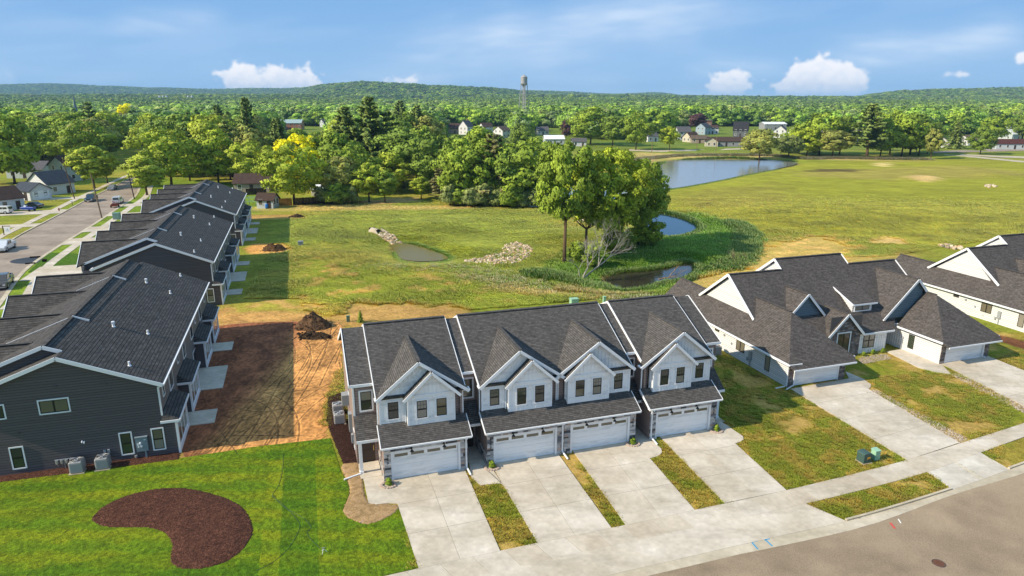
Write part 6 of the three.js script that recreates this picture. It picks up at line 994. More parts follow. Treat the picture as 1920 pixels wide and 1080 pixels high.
// the street on the left
{
  const L = [[-260, 690], [-120, 568], [26, 449], [89, 415], [125, 396], [162, 376], [200, 357], [240, 337], [262, 327]], R = [[-90, 690], [0, 565], [45, 506], [92, 472], [175, 420], [220, 390], [250, 370], [262, 350], [272, 332]];
  const A = GP(L), B = GP(R), m = new MB(); m.poly([...A, ...B.slice().reverse()].map(([x, z]) => [x, 0.03, z])); structure(m.to('street', asphaltOld));
  const U = new THREE.Vector2(-Math.sin(deg(17.2)), -Math.cos(deg(17.2))), side = [Math.cos(deg(17.2)), -Math.sin(deg(17.2))];
  const off = (p, d) => [p[0] + side[0] * d, p[1] + side[1] * d];
  const strip = (name, pts, d0, d1, y, n, mat) => { const o = pavement(name), c = new THREE.CatmullRomCurve3(pts.map(([x, z]) => new THREE.Vector3(x, 0, z)), false, 'centripetal'), g = 0.006; for (let i = 0; i < n; i++) { const a = cAt(c, i / n + g / n), b = cAt(c, (i + 1) / n - g / n); prism(new MB(), [off(a, d0), off(b, d0), off(b, d1), off(a, d1)], y).to(name === 'kerb' ? 'kerb_stone' : 'slab', mat, o); } };
  strip('kerb', A, -0.35, 0.02, 0.14, 46, concOld); strip('gutter', B, -0.1, 0.5, 0.05, 46, concOld);
  strip('sidewalk', A, -4.0, -2.5, 0.06, 60, conc[0]);
  const B2 = GP([[-60, 640], [92, 492], [175, 430], [221, 398], [252, 373]]); strip('sidewalk', B, 2.2, 3.7, 0.06, 60, conc[1]);
  // driveways crossing from the street to the rowhouses and the houses opposite
  const cross = (px, py, w, len, back, label) => { const o = pavement('driveway'), [x, z] = G(px, py), P = (a, b) => [x + side[0] * a + U.x * b, z + side[1] * a + U.y * b]; for (let k = 0; k < 2; k++) prism(new MB(), [P(back, k * w / 2 + 0.01), P(len, k * w / 2 + 0.01), P(len, (k + 1) * w / 2 - 0.01), P(back, (k + 1) * w / 2 - 0.01)], 0.075).to('slab', conc[(k + 1) % 3], o); };
  for (const [px, py, w] of [[-70, 660, 5.5], [-10, 582, 5.5], [30, 528, 9], [112, 460, 6], [150, 436, 6], [196, 406, 4], [226, 388, 4.5]]) cross(px, py, w, 12.5, 0.4);
  for (const [px, py, w] of [[70, 425, 4], [118, 400, 6], [172, 372, 4.5]]) cross(px, py, w, -0.2, -15);
  const lawn = new MB(); const P = GP([[52, 511], [92, 474], [148, 476], [153, 505], [100, 508]]); prism(lawn, P, 0.05, 0.02); structure(lawn.to('lawn', std({ color: lin(0.12, 0.25, 0.015), map: grassMap, bumpMap: grassBump, bumpScale: 0.05, roughness: 0.95 })));
  const wet = new MB(), [wx, wz] = G(62, 488); wet.poly(Array.from({ length: 20 }, (_, i) => [wx + Math.cos(i * 0.314) * 3.4, 0.036, wz + Math.sin(i * 0.314) * 2.6])); structure(wet.to('wet_asphalt', std({ color: lin(0.09, 0.09, 0.1), map: asphaltMap, roughness: 0.5 })));
}
// the woods: each tree near enough is its own, the rest are one mass per kind
const keep = [[1068, 258, 1102, 276, 640], [1204, 250, 1232, 268, 640], [1480, 240, 1506, 258, 640], [1530, 236, 1552, 250, 640], [1668, 240, 1690, 254, 640], [690, 232, 712, 246, 640], [602, 226, 622, 240, 640], [900, 236, 922, 250, 640], [224, 204, 266, 264, 378], [1262, 236, 1395, 292, 640], [1395, 226, 1480, 262, 640], [1586, 244, 1622, 282, 640], [1745, 252, 1826, 300, 640], [1855, 238, 1930, 300, 640], [840, 224, 884, 250, 640], [928, 236, 956, 258, 640], [1002, 240, 1056, 272, 640], [522, 220, 574, 238, 640], [970, 150, 996, 203, 900], [145, 176, 164, 205, 600], [0, 326, 130, 420, 190], [100, 296, 162, 345, 240], [1180, 262, 1250, 300, 640], [212, 328, 262, 385, 170], [150, 330, 225, 385, 170], [1300, 222, 1332, 240, 640], [1425, 228, 1470, 250, 640], [1056, 262, 1180, 292, 640], [445, 326, 530, 392, 185], [575, 335, 620, 392, 190], [560, 212, 582, 238, 640]];
const edgeLine = [[-400, 296], [0, 300], [225, 318], [262, 332], [480, 350], [520, 372], [640, 374], [760, 366], [1000, 372], [1090, 322], [1170, 290], [1240, 278], [1400, 278], [1430, 288], [1560, 291], [1745, 291], [1762, 266], [1930, 262], [2400, 262]];
const edgeY = (px) => { for (let i = 1; i < edgeLine.length; i++) if (px < edgeLine[i][0]) { const [a, b] = [edgeLine[i - 1], edgeLine[i]]; return mix(a[1], b[1], (px - a[0]) / (b[0] - a[0])); } return 262; };
{
  const r = rng(404), cand = [], waters = [pondFar];
  const ok = (x, z, h, rad) => {
    const gy = groundY(x, z), [px, py, zc] = toPixel(x, 0, z); if (py > edgeY(px)) return false;
    if (pondFar.sd(x, z, 9) < 8) return false;
    const top = toPixel(x, gy + h, z)[1], hw = rad * FOCAL / zc;
    for (const [x0, y0, x1, y1, D] of keep) if (-z < D + 6 && px + hw > x0 && px - hw < x1 && top < y1 - 3 && py > y0) return false;
    for (const p of planted) if ((p[0] - x) ** 2 + (p[1] - z) ** 2 < (p[2] * 0.8 + rad * 0.4) ** 2) return false;
    return true;
  };
  const pickKind = (n) => { const q = r(); return n ? (q < 0.07 ? 'far_pine' : 'far_' + ((r() * 4) | 0)) : (q < 0.05 ? 'pine_a' : q < 0.08 ? 'pine_b' : q < 0.11 ? 'spruce_a' : 'mid_' + ((r() * 5) | 0)); };
  for (let D = 120; D < 700; D += 8.2) for (let x = -0.8 * D - 20; x < 0.8 * D + 20; x += 8.2) {
    const X = x + (r() - 0.5) * 7, Z = -(D + (r() - 0.5) * 7), h = (11 + 9 * r()) * (0.8 + 0.4 * fbm(X * 0.01, Z * 0.01, 2)), s = r();
    if (fbm(X * 0.012 + 50, Z * 0.012, 3) < 0.33 && s < 0.6) continue;
    cand.push([X, Z, h]);
  }
  cand.sort((a, b) => b[1] - a[1]);
  const tones = [['bright', 'yellow-green'], ['mid', 'fresh green'], ['deep', 'dark green'], ['olive', 'olive green'], ['dull', 'grey-green'], ['mid', 'fresh green'], ['mid', 'fresh green'], ['light', 'pale green'], ['deep', 'dark green'], ['deep', 'dark green']];
  const rest = {}; let own = 0;
  const where = (px, D) => { const d = D < 230 ? 'in the front row of woods' : D < 330 ? 'in the middle of the woods' : 'deep in the woods'; return d + (px < 240 ? ' behind the street houses at left' : px < 480 ? ' behind the dark rowhouses' : px < 640 ? ' behind the golden tree' : px < 880 ? ' behind the tall dark pines' : px < 1090 ? ' below the water tower' : px < 1270 ? ' left of the pond houses' : px < 1500 ? ' behind the pond houses' : px < 1760 ? ' around the right-hand grove' : ' behind the right-edge houses'); };
  for (const [x, z, h] of cand) {
    const px = toPixel(x, h, z)[0], D = -z, inView = px > -40 && px < 1960; if (!ok(x, z, h, h * 0.36)) continue;
    const near = inView && own < 232, kind = pickKind(!near), [tone, word] = /pine|spruce/.test(kind) ? ['pine', 'dark'] : tones[(r() * tones.length) | 0];
    if (near) { own++; const form = /pine/.test(kind) ? 'pine' : /spruce/.test(kind) ? 'spruce' : { mid_0: 'rounded tree', mid_1: 'broad tree', mid_2: 'slim tree', mid_3: 'spreading tree', mid_4: 'high-crowned tree' }[kind], l = `${word} ${form} ${where(px, D)}`; plantTree(kind, LEAF[tone], r() < 0.3 ? barkDark : bark, x, z, /pine|spruce/.test(kind) ? h * 1.15 : h, 0.9 + 0.35 * r(), l, l, r() * 6.28); }
    else { (rest[kind] ||= []).push([x, z, h, tone]); planted.length < 700 && planted.push([x, z, h * 0.2]); }
  }
  // farther off, out to the hills
  for (let D = 700; D < 7000;) { const st = D < 1300 ? 11.5 : D < 2400 ? 16 : 26; for (let x = -0.82 * D; x < 0.82 * D; x += st) { const X = x + (r() - 0.5) * st * 0.9, Z = -(D + (r() - 0.5) * st * 0.9); const open = fbm(X * 0.0028 + 9, Z * 0.0028 + 2, 3); const h = (st > 20 ? 20 : 14) * (0.7 + 0.6 * r()); if (D < 2600 && open < 0.3 && D > 900) continue; if (-Z < 910 && keep.some(([x0, , x1, , K]) => { if (K < 880) return false; const p = toPixel(X, 0, Z)[0]; return p > x0 - 3 && p < x1 + 3 && -Z < K && h > 15; })) continue; const kind = pickKind(true); (rest[kind] ||= []).push([X, Z, h, /pine/.test(kind) ? 'pine' : tones[(r() * tones.length) | 0][0], st > 20 ? 1.7 : 1.5]); } D += st; }
  const tint = {}; for (const k in LEAF) tint[k] = LEAF[k].color;
  const base = leafMat(1, 1, 1, 0.25, 1), M = new THREE.Matrix4(), Q = new THREE.Quaternion(), Y = new THREE.Vector3(0, 1, 0), c = new THREE.Color();
  for (const kind in rest) {
    const list = rest[kind], im = new THREE.InstancedMesh(VAR[kind].crown, base, list.length); im.name = numbered('forest');
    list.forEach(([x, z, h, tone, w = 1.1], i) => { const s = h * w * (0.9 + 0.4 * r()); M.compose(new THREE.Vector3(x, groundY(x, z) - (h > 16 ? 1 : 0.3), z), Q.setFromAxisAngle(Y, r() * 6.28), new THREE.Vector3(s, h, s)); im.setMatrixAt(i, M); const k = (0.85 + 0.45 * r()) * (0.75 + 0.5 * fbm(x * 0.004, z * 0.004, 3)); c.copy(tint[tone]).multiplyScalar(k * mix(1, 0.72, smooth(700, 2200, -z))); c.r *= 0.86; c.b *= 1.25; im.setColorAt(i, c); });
    stuff(im); im.castShadow = im.receiveShadow = true; im.userData.label = 'distant woods of mixed green trees reaching to the hills'; im.userData.category = 'woods'; scene.add(im);
  }
}
// ------------------------------------------------------------------ vehicles
const paint = (r, g, b, m = 0.2) => new THREE.MeshPhysicalMaterial({ color: lin(r, g, b), roughness: 0.35, metalness: m, clearcoat: 0.8, clearcoatRoughness: 0.08 });
const lampRed = std({ color: lin(0.35, 0.02, 0.02), roughness: 0.3 }), lampClear = std({ color: lin(0.75, 0.75, 0.72), roughness: 0.2 });
function vehicle(name, label, category, x, z, turn, col, o) { // side profile along local x, front at +x
  const t = thing(name, label, category, x, z, turn, undefined, 0.03), W = o.w ?? 1.85;
  const ext = (pts, w, bev) => { const s = new THREE.Shape(pts.map((p) => new THREE.Vector2(...p))), g = new THREE.ExtrudeGeometry(s, { depth: w - bev * 2, bevelEnabled: true, bevelSize: bev, bevelThickness: bev, bevelSegments: 2 }); g.translate(0, 0, -w / 2 + bev); return g; };
  part(ext(o.body, W, 0.07), 'body', col, t); const cab = part(ext(o.cab, W - 0.22, 0.08), 'cab', col, t);
  if (o.bed) { const [a, b, h] = o.bed; const m = new MB(); m.box(a, b, h - 0.02, h + 0.012, -W / 2 + 0.16, W / 2 - 0.16); m.to('truck_bed', rubber, t); const q = new MB(); q.box(a, b, h, h + 0.28, W / 2 - 0.16, W / 2 - 0.06).box(a, b, h, h + 0.28, -W / 2 + 0.06, -W / 2 + 0.16).box(a - 0.06, a, h - 0.3, h + 0.28, -W / 2 + 0.1, W / 2 - 0.1); q.to('bed_side', col, t); }
  const gl = (pts, w0, w1, nm) => { const m = new MB(); m.face([pts[0][0], pts[0][1], -w0], [pts[0][0], pts[0][1], w0], [pts[1][0], pts[1][1], w1], [pts[1][0], pts[1][1], -w1]); m.to(nm, glass, cab); };
  for (const [p, q] of o.screens) gl([p, q], W / 2 - 0.2, W / 2 - 0.26, 'windscreen');
  for (const s of [-1, 1]) for (const w of o.side) { const m = new MB(); m.face(...w.map(([u, h]) => [u, h, s * (W / 2 - 0.105)])); m.to('side_window', glass, cab); }
  for (const [u, r] of o.wheels) for (const s of [-1, 1]) { const g = new THREE.CylinderGeometry(r, r, 0.24, 20).rotateX(Math.PI / 2).translate(u, r - 0.02, s * (W / 2 - 0.1)); const wh = part(g, 'wheel', rubber, t); part(new THREE.CylinderGeometry(r * 0.6, r * 0.5, 0.02, 14).rotateX(Math.PI / 2).translate(u, r - 0.02, s * (W / 2 + 0.03)), 'rim', metal, wh); }
  const fx = Math.max(...o.body.map((p) => p[0])) + 0.06, rx = Math.min(...o.body.map((p) => p[0])) - 0.06;
  for (const s of [-1, 1]) { mbox(new MB(), (a, b, c) => [fx + c, b, a], s * (W / 2 - 0.28) - 0.16, s * (W / 2 - 0.28) + 0.16, 0.68, 0.86, -0.03, 0.02).to('headlight', lampClear, t); mbox(new MB(), (a, b, c) => [rx - c, b, a], s * (W / 2 - 0.2) - 0.1, s * (W / 2 - 0.2) + 0.1, 0.7, 0.95, -0.03, 0.02).to('tail_light', lampRed, t); }
  mbox(new MB(), (a, b, c) => [fx + c, b, a], -W / 2 + 0.15, W / 2 - 0.15, 0.38, 0.55, -0.04, 0.05).to('bumper', metal, t); mbox(new MB(), (a, b, c) => [rx - c, b, a], -W / 2 + 0.15, W / 2 - 0.15, 0.4, 0.56, -0.04, 0.05).to('bumper', metal, t);
  return t;
}
const PICKUP = { w: 1.95, body: [[-2.75, 0.5], [-2.75, 0.95], [2.55, 1.05], [2.75, 0.85], [2.75, 0.45], [-2.6, 0.42]], cab: [[-0.95, 1.0], [-0.85, 1.72], [0.6, 1.75], [1.35, 1.08], [1.4, 1.0]], bed: [-2.65, -1.0, 1.0], screens: [[[1.42, 1.1], [0.68, 1.72]], [[-1.04, 1.1], [-0.94, 1.68]]], side: [[[-0.75, 1.12], [0.05, 1.12], [0.05, 1.6], [-0.7, 1.6]], [[0.12, 1.12], [1.1, 1.12], [0.62, 1.6], [0.12, 1.6]]], wheels: [[1.75, 0.42], [-1.75, 0.42]] };
const SUV = { body: [[-2.2, 0.45], [-2.25, 1.0], [1.4, 1.08], [2.2, 0.95], [2.25, 0.45]], cab: [[-2.15, 1.0], [-2.0, 1.72], [0.3, 1.76], [1.15, 1.08], [1.2, 1.0]], screens: [[[1.22, 1.1], [0.38, 1.73]], [[-2.24, 1.1], [-2.1, 1.66]]], side: [[[-1.9, 1.12], [-0.9, 1.12], [-0.9, 1.62], [-1.8, 1.62]], [[-0.82, 1.12], [0.0, 1.12], [0.0, 1.62], [-0.82, 1.62]], [[0.08, 1.12], [0.85, 1.12], [0.3, 1.62], [0.08, 1.62]]], wheels: [[1.4, 0.38], [-1.4, 0.38]] };
const SEDAN = { w: 1.78, body: [[-2.25, 0.4], [-2.3, 0.85], [-1.5, 0.98], [1.0, 0.98], [2.2, 0.8], [2.3, 0.4]], cab: [[-1.65, 0.92], [-1.0, 1.4], [0.25, 1.42], [1.05, 0.96], [1.1, 0.92]], screens: [[[1.13, 1.0], [0.33, 1.4]], [[-1.73, 1.0], [-1.08, 1.38]]], side: [[[-1.35, 1.02], [-0.45, 1.02], [-0.45, 1.32], [-0.95, 1.32]], [[-0.38, 1.02], [0.7, 1.02], [0.22, 1.34], [-0.38, 1.34]]], wheels: [[1.4, 0.33], [-1.4, 0.33]] };
{
  const along = deg(90 + 17.2), put = (f, name, label, cat, px, py, turn, col) => { const [x, z] = G(px, py); return vehicle(name, label, cat, x, z, turn, col, f); };
  put(PICKUP, 'pickup_truck', 'white crew-cab pickup truck parked by the yard sign', 'pickup truck', 10, 469, along + Math.PI, paint(0.72, 0.73, 0.74));
  put(PICKUP, 'pickup_truck', 'muddy dark pickup truck on the near rowhouse driveway', 'pickup truck', 6, 537, along + Math.PI + 0.15, paint(0.09, 0.08, 0.07));
  put(PICKUP, 'pickup_truck', 'dark blue pickup truck parked by the left kerb of the street', 'pickup truck', 172, 377, along + Math.PI, paint(0.025, 0.05, 0.075));
  put(SEDAN, 'parked_car', 'silver-grey car farthest up the left street', 'car', 211, 356, along + Math.PI, paint(0.32, 0.33, 0.34, 0.5));
  put(SUV, 'parked_car', 'white SUV parked on the right side of the left street', 'car', 222, 381, along, paint(0.78, 0.78, 0.78));
  put(SEDAN, 'parked_car', 'dark grey sedan in the driveway behind the blue watercraft', 'car', 62, 390, along + 1.2, paint(0.07, 0.075, 0.085));
  put(SUV, 'parked_car', 'white SUV in the driveway cut by the left edge', 'car', 3, 401, along + 1.35, paint(0.75, 0.75, 0.75));
  // personal watercraft on its trailer
  { const [x, z] = G(54, 396), t = thing('jet_ski', 'blue and white personal watercraft on a trailer in the driveway', 'watercraft', x, z, along + 1.2), pts = [[-1.5, 0.6], [-1.55, 0.95], [0.2, 1.0], [1.3, 0.95], [1.75, 0.8], [1.2, 0.5], [-1.2, 0.45]], s = new THREE.Shape(pts.map((p) => new THREE.Vector2(...p))); const g = new THREE.ExtrudeGeometry(s, { depth: 0.8, bevelEnabled: true, bevelSize: 0.1, bevelThickness: 0.12, bevelSegments: 2 }).translate(0, 0, -0.4); part(g, 'hull', paint(0.02, 0.06, 0.3), t); new MB().box(-1.2, 0.2, 1.05, 1.28, -0.18, 0.18).to('seat', rubber, t); new MB().box(0.3, 0.9, 1.05, 1.35, -0.25, 0.25).box(0.35, 0.42, 1.32, 1.38, -0.4, 0.4).to('console', trim, t); const m = new MB(); m.box(-1.6, 1.8, 0.36, 0.44, -0.6, -0.5).box(-1.6, 1.8, 0.36, 0.44, 0.5, 0.6).box(1.8, 2.9, 0.36, 0.44, -0.06, 0.06).box(-0.9, -0.8, 0.36, 0.44, -0.8, 0.8); m.to('trailer_frame', metal, t); for (const q of [-0.85, 0.85]) part(new THREE.CylinderGeometry(0.27, 0.27, 0.18, 18).rotateX(Math.PI / 2).translate(-0.85, 0.27, q), 'wheel', rubber, t); }
  // small red-brown machine on a trailer behind the white SUV
  { const [x, z] = G(216, 389), t = thing('utility_trailer', 'small open trailer with red-brown machinery beside the white SUV', 'trailer', x, z, along); new MB().box(-1.2, 1.2, 0.45, 0.52, -0.7, 0.7).box(1.2, 2.1, 0.45, 0.52, -0.05, 0.05).to('deck', timberDark, t); const m = new MB(); m.box(-1.2, 1.2, 0.52, 0.85, -0.72, -0.68).box(-1.2, 1.2, 0.52, 0.85, 0.68, 0.72).box(-1.22, -1.18, 0.52, 0.85, -0.7, 0.7); m.to('side_rail', std({ color: lin(0.25, 0.06, 0.04) }), t); const e = new MB(); e.box(-0.6, 0.3, 0.55, 1.05, -0.35, 0.35).tube([-0.2, 1.0, 0], [-0.2, 1.5, 0], 0.06).tube([0.2, 0.9, -0.3], [0.9, 1.3, -0.3], 0.05).tube([0.2, 0.9, 0.3], [0.9, 1.3, 0.3], 0.05); e.to('machine', std({ color: lin(0.22, 0.07, 0.05), roughness: 0.6 }), t); for (const q of [-0.85, 0.85]) part(new THREE.CylinderGeometry(0.32, 0.32, 0.2, 18).rotateX(Math.PI / 2).translate(-0.1, 0.32, q), 'wheel', rubber, t); }
}
// ------------------------------------------------------------------ street furniture and utilities
function pole(label, px, base, top, r, mat, lean = 0, arm) { const [x, z] = G(px, base), h = heightAt(px, top, -z), t = thing('utility_pole', label, 'utility pole', x, z); new MB().tube([0, 0, 0], [lean, h, 0], r, r * 0.7, 10).to('pole', mat, t); if (arm) { new MB().box(lean - 1.1, lean + 1.1, h - 0.6, h - 0.48, -0.06, 0.06).to('crossarm', timberDark, t); for (const u of [-0.95, -0.4, 0.4, 0.95]) new MB().tube([lean + u, h - 0.48, 0], [lean + u, h - 0.3, 0], 0.05).to('insulator', greyPaint, t); } return t; }
pole('pale leaning wooden pole on the verge beside the near rowhouse driveway', 191, 409, 326, 0.17, timberGrey, -0.9);
pole('tan wooden pole on the lawn on the left side of the street', 140, 373, 297, 0.15, timber, -1.4);
pole('dark wooden pole on the right verge at the far end of the street', 252, 373, 326, 0.14, timberDark, -0.6);
for (const [px, b, tp, l] of [[1222, 286, 258, 'thin pole at the left end of the pond road'], [1306, 279, 252, 'thin pole in front of the cream house by the pond'], [1342, 284, 256, 'thin pole in front of the long low pond house'], [1091, 288, 259, 'thin white pole on the lawn left of the pond'], [1598, 266, 237, 'pole with crossarm left of the light blue house'], [1626, 268, 241, 'pole with crossarm right of the light blue house'], [1906, 278, 248, 'leaning pole in front of the long white bungalow']]) pole(l, px, b, tp, 0.16, timberGrey, px > 1900 ? 0.8 : 0, px > 1590 && px < 1630);
{
  const at = (name, label, cat, px, py, turn = deg(17)) => { const [x, z] = G(px, py); return thing(name, label, cat, x, z, turn, undefined, groundY(x, z)); };
  const green = std({ color: lin(0.05, 0.095, 0.08), roughness: 0.5 }), mint = std({ color: lin(0.3, 0.5, 0.35), roughness: 0.5 }), olive = std({ color: lin(0.12, 0.2, 0.13), roughness: 0.6 });
  { const t = at('transformer_box', 'dark teal padmount transformer with yellow warning sticker on the lawn', 'utility box', 1619, 866); new MB().box(-0.42, 0.42, 0, 0.08, -0.42, 0.42).to('pad', concOld, t); const g = new RoundedBoxGeometry(0.74, 0.72, 0.72, 2, 0.05).translate(0, 0.42, 0); part(g, 'cabinet', green, t); const lid = new THREE.CylinderGeometry(0.38, 0.38, 0.72, 20, 1, false, 0, Math.PI).rotateX(Math.PI / 2).rotateZ(Math.PI / 2); lid.scale(1, 0.35, 1); lid.rotateY(0).translate(0, 0.74, 0); part(lid, 'lid', green, t); new MB().box(-0.06, 0.2, 0.4, 0.56, -0.38, -0.37).to('warning_sticker', std({ color: lin(0.8, 0.4, 0.02), roughness: 0.5 }), t); new MB().box(-0.03, 0.17, 0.42, 0.46, -0.384, -0.38).to('sticker_text', black, t); }
  { const t = at('utility_pedestal', 'pale green ribbed utility pedestal right of the teal transformer', 'utility box', 1640, 862); new MB().box(-0.2, 0.2, 0, 0.82, -0.2, 0.2).to('cabinet', mint, t); const m = new MB(); for (let i = 0; i < 6; i++) m.box(-0.23, 0.23, 0.12 + i * 0.12, 0.18 + i * 0.12, -0.23, 0.23); m.to('rib', mint, t); new MB().slab([[-0.25, 0.84, -0.25], [0.25, 0.84, -0.25], [0.25, 0.9, 0.25], [-0.25, 0.9, 0.25]], 0.06).to('cap', mint, t); }
  { const t = at('transformer_box', 'grey-green transformer cabinet on the verge beside the pale leaning pole', 'utility box', 220, 411); new MB().box(-0.8, 0.8, 0, 0.1, -0.8, 0.8).to('pad', concOld, t); part(new RoundedBoxGeometry(1.4, 1.35, 1.3, 2, 0.05).translate(0, 0.77, 0), 'cabinet', std({ color: lin(0.16, 0.27, 0.22), roughness: 0.5 }), t); new MB().box(-0.7, -0.02, 0.2, 1.3, -0.67, -0.655).box(0.02, 0.7, 0.2, 1.3, -0.67, -0.655).to('door', std({ color: lin(0.2, 0.32, 0.27), roughness: 0.5 }), t); }
  for (const [px, py, w, h, mat, l] of [[564, 460, 0.9, 0.75, greyPaint, 'grey utility cabinet at the edge of the rowhouse yards'], [653, 603, 0.4, 0.7, olive, 'small grey-green pedestal left of the little conifer behind the townhouses'], [1076, 572, 1.0, 0.9, mint, 'pale green cabinet behind the ridge of the townhouses'], [1133, 568, 0.4, 0.9, mint, 'narrow pale pedestal behind the townhouses, right of the cabinet']]) { const t = at('utility_box', l, 'utility box', px, py); part(new RoundedBoxGeometry(w, h, w * 0.8, 2, 0.04).translate(0, h / 2, 0), 'cabinet', mat, t); new MB().box(-w / 2 - 0.03, w / 2 + 0.03, h, h + 0.05, -w * 0.43, w * 0.43).to('lid', mat, t); }
  { const t = at('utility_box', 'black boxy cabinet seen over the ridge of the left townhouse', 'utility box', 875, 618); part(new RoundedBoxGeometry(1.1, 1.3, 0.8, 2, 0.05).translate(0, 0.9, 0), 'cabinet', black, t); new MB().box(-0.6, 0.6, 1.5, 1.56, -0.45, 0.45).to('lid', greyPaint, t); }
  // heat pumps
  const ac = (label, px, py, turn, mat = greyPaint) => { const t = at('air_conditioner', label, 'air conditioner', px, py, turn); new MB().box(-0.5, 0.5, 0, 0.08, -0.5, 0.5).to('pad', concOld, t); part(new RoundedBoxGeometry(0.86, 0.86, 0.86, 3, 0.09).translate(0, 0.51, 0), 'housing', std({ color: lin(0.34, 0.33, 0.32), roughness: 0.5, metalness: 0.3 }), t); const m = new MB(); for (let i = 0; i < 9; i++) { const y = 0.18 + i * 0.075; m.box(-0.38, 0.38, y, y + 0.03, -0.445, -0.425).box(-0.38, 0.38, y, y + 0.03, 0.425, 0.445).box(-0.445, -0.425, y, y + 0.03, -0.38, 0.38).box(0.425, 0.445, y, y + 0.03, -0.38, 0.38); } m.to('louvre', greyPaint, t); const top = part(new THREE.CylinderGeometry(0.36, 0.36, 0.02, 26).translate(0, 0.942, 0), 'fan_grille', rubber, t); const rg = []; for (const r of [0.12, 0.24, 0.36]) rg.push(new THREE.TorusGeometry(r, 0.016, 5, 26).rotateX(Math.PI / 2).translate(0, 0.96, 0)); for (let k = 0; k < 5; k++) { const b = new THREE.BoxGeometry(0.3, 0.012, 0.1).translate(0.18, 0.955, 0).rotateY(k * 1.2566); rg.push(b); } part(mergeGeometries(rg.map((g) => g.toNonIndexed())), 'fan', metal, top); return t; };
  ac('left grey air conditioner on the mulch by the dark gable wall', 147, 884, deg(17)); ac('right grey air conditioner on the mulch by the dark gable wall', 195, 877, deg(17));
  ac('farther grey air conditioner beside the side wall of the white townhouse', 634, 775, deg(17)); ac('nearer grey air conditioner beside the side wall of the white townhouse', 637, 793, deg(17));
  ac('dark round-topped air conditioner between the townhouse and the ranch house', 1342, 664, deg(18));
  { const t = at('fire_hydrant', 'small dark red fire hydrant on the left verge', 'fire hydrant', 111, 396), k = std({ color: lin(0.2, 0.04, 0.03), roughness: 0.5 }); part(new THREE.LatheGeometry([[0, 0], [0.2, 0], [0.2, 0.06], [0.13, 0.08], [0.13, 0.55], [0.18, 0.57], [0.18, 0.62], [0.12, 0.72], [0.04, 0.78], [0, 0.8]].map((p) => new THREE.Vector2(...p)), 14), 'barrel', k, t); part(new THREE.CylinderGeometry(0.07, 0.07, 0.46, 10).rotateZ(Math.PI / 2).translate(0, 0.45, 0), 'nozzle', k, t); }
  { const t = at('mailbox', 'white mailbox on a post at the left kerb', 'mailbox', 136, 385, deg(107)); new MB().box(-0.05, 0.05, 0, 1.0, -0.05, 0.05).to('post', timberGrey, t); const s = new THREE.Shape(); s.moveTo(-0.11, 0); s.lineTo(0.11, 0); s.lineTo(0.11, 0.14); s.absarc(0, 0.14, 0.11, 0, Math.PI); const g = new THREE.ExtrudeGeometry(s, { depth: 0.5, bevelEnabled: false }).translate(0, 1.0, -0.25); part(g, 'box', trim, t); }
  { const t = at('yard_sign', 'white yard sign hanging from a dark post at the left edge', 'sign', 15, 441, deg(5)); new MB().box(-0.75, -0.64, 0, 1.9, -0.06, 0.06).box(-0.75, 0.7, 1.75, 1.86, -0.05, 0.05).to('post', timberDark, t); const b = new MB().box(-0.5, 0.6, 0.5, 1.62, -0.02, 0.02).to('panel', trim, t); new MB().box(-0.02, 0.24, 1.1, 1.3, -0.028, -0.021).box(-0.3, 0.42, 0.95, 1.02, -0.028, -0.021).box(-0.25, 0.36, 0.78, 0.84, -0.028, -0.021).to('print', std({ color: lin(0.3, 0.36, 0.45) }), b); new MB().box(-0.4, -0.38, 1.6, 1.76, -0.01, 0.01).box(0.48, 0.5, 1.6, 1.76, -0.01, 0.01).to('hook', metal, t); }
  { const t = at('lawn_sprinkler', 'small white lawn sprinkler standing on the striped sod', 'sprinkler', 607, 1036); const m = new MB(); for (let k = 0; k < 3; k++) m.tube([Math.cos(k * 2.1) * 0.2, 0.02, Math.sin(k * 2.1) * 0.2], [0, 0.25, 0], 0.013); m.to('tripod', trim, t); new MB().tube([0, 0.25, 0], [0, 0.34, 0], 0.025).tube([-0.1, 0.34, 0], [0.1, 0.34, 0], 0.016).to('head', metal, t); }
  // thin hose over the lawn, one over the yard
  const hose = (list, label, c) => { const p = list.map(([x, y]) => { const g = G(x, y); return new THREE.Vector3(g[0], 0.055, g[1]); }); tag(part(new THREE.TubeGeometry(new THREE.CatmullRomCurve3(p, false, 'centripetal'), 90, 0.011, 5), 'garden_hose', std({ color: lin(...c), roughness: 0.5 })), label, 'hose'); };
  hose([[531, 850], [530, 880], [522, 912], [511, 930], [525, 942], [548, 965], [562, 985], [556, 1005], [540, 1030], [512, 1055], [480, 1072]], 'dark green hose curving over the striped sod lawn', [0.03, 0.07, 0.05]);
  hose([[388, 770], [396, 790], [412, 808], [430, 832], [447, 855]], 'dark hose trailing from the patio over the shaded yard', [0.02, 0.02, 0.025]);
  hose([[511, 930], [530, 950], [572, 975], [583, 990], [576, 1000], [600, 1030]], 'dark hose leading to the white lawn sprinkler', [0.03, 0.07, 0.05]);
  // planting at the garages, conifer behind
  const ring = rng(66), stones = std({ color: lin(0.42, 0.32, 0.26), roughness: 0.95 });
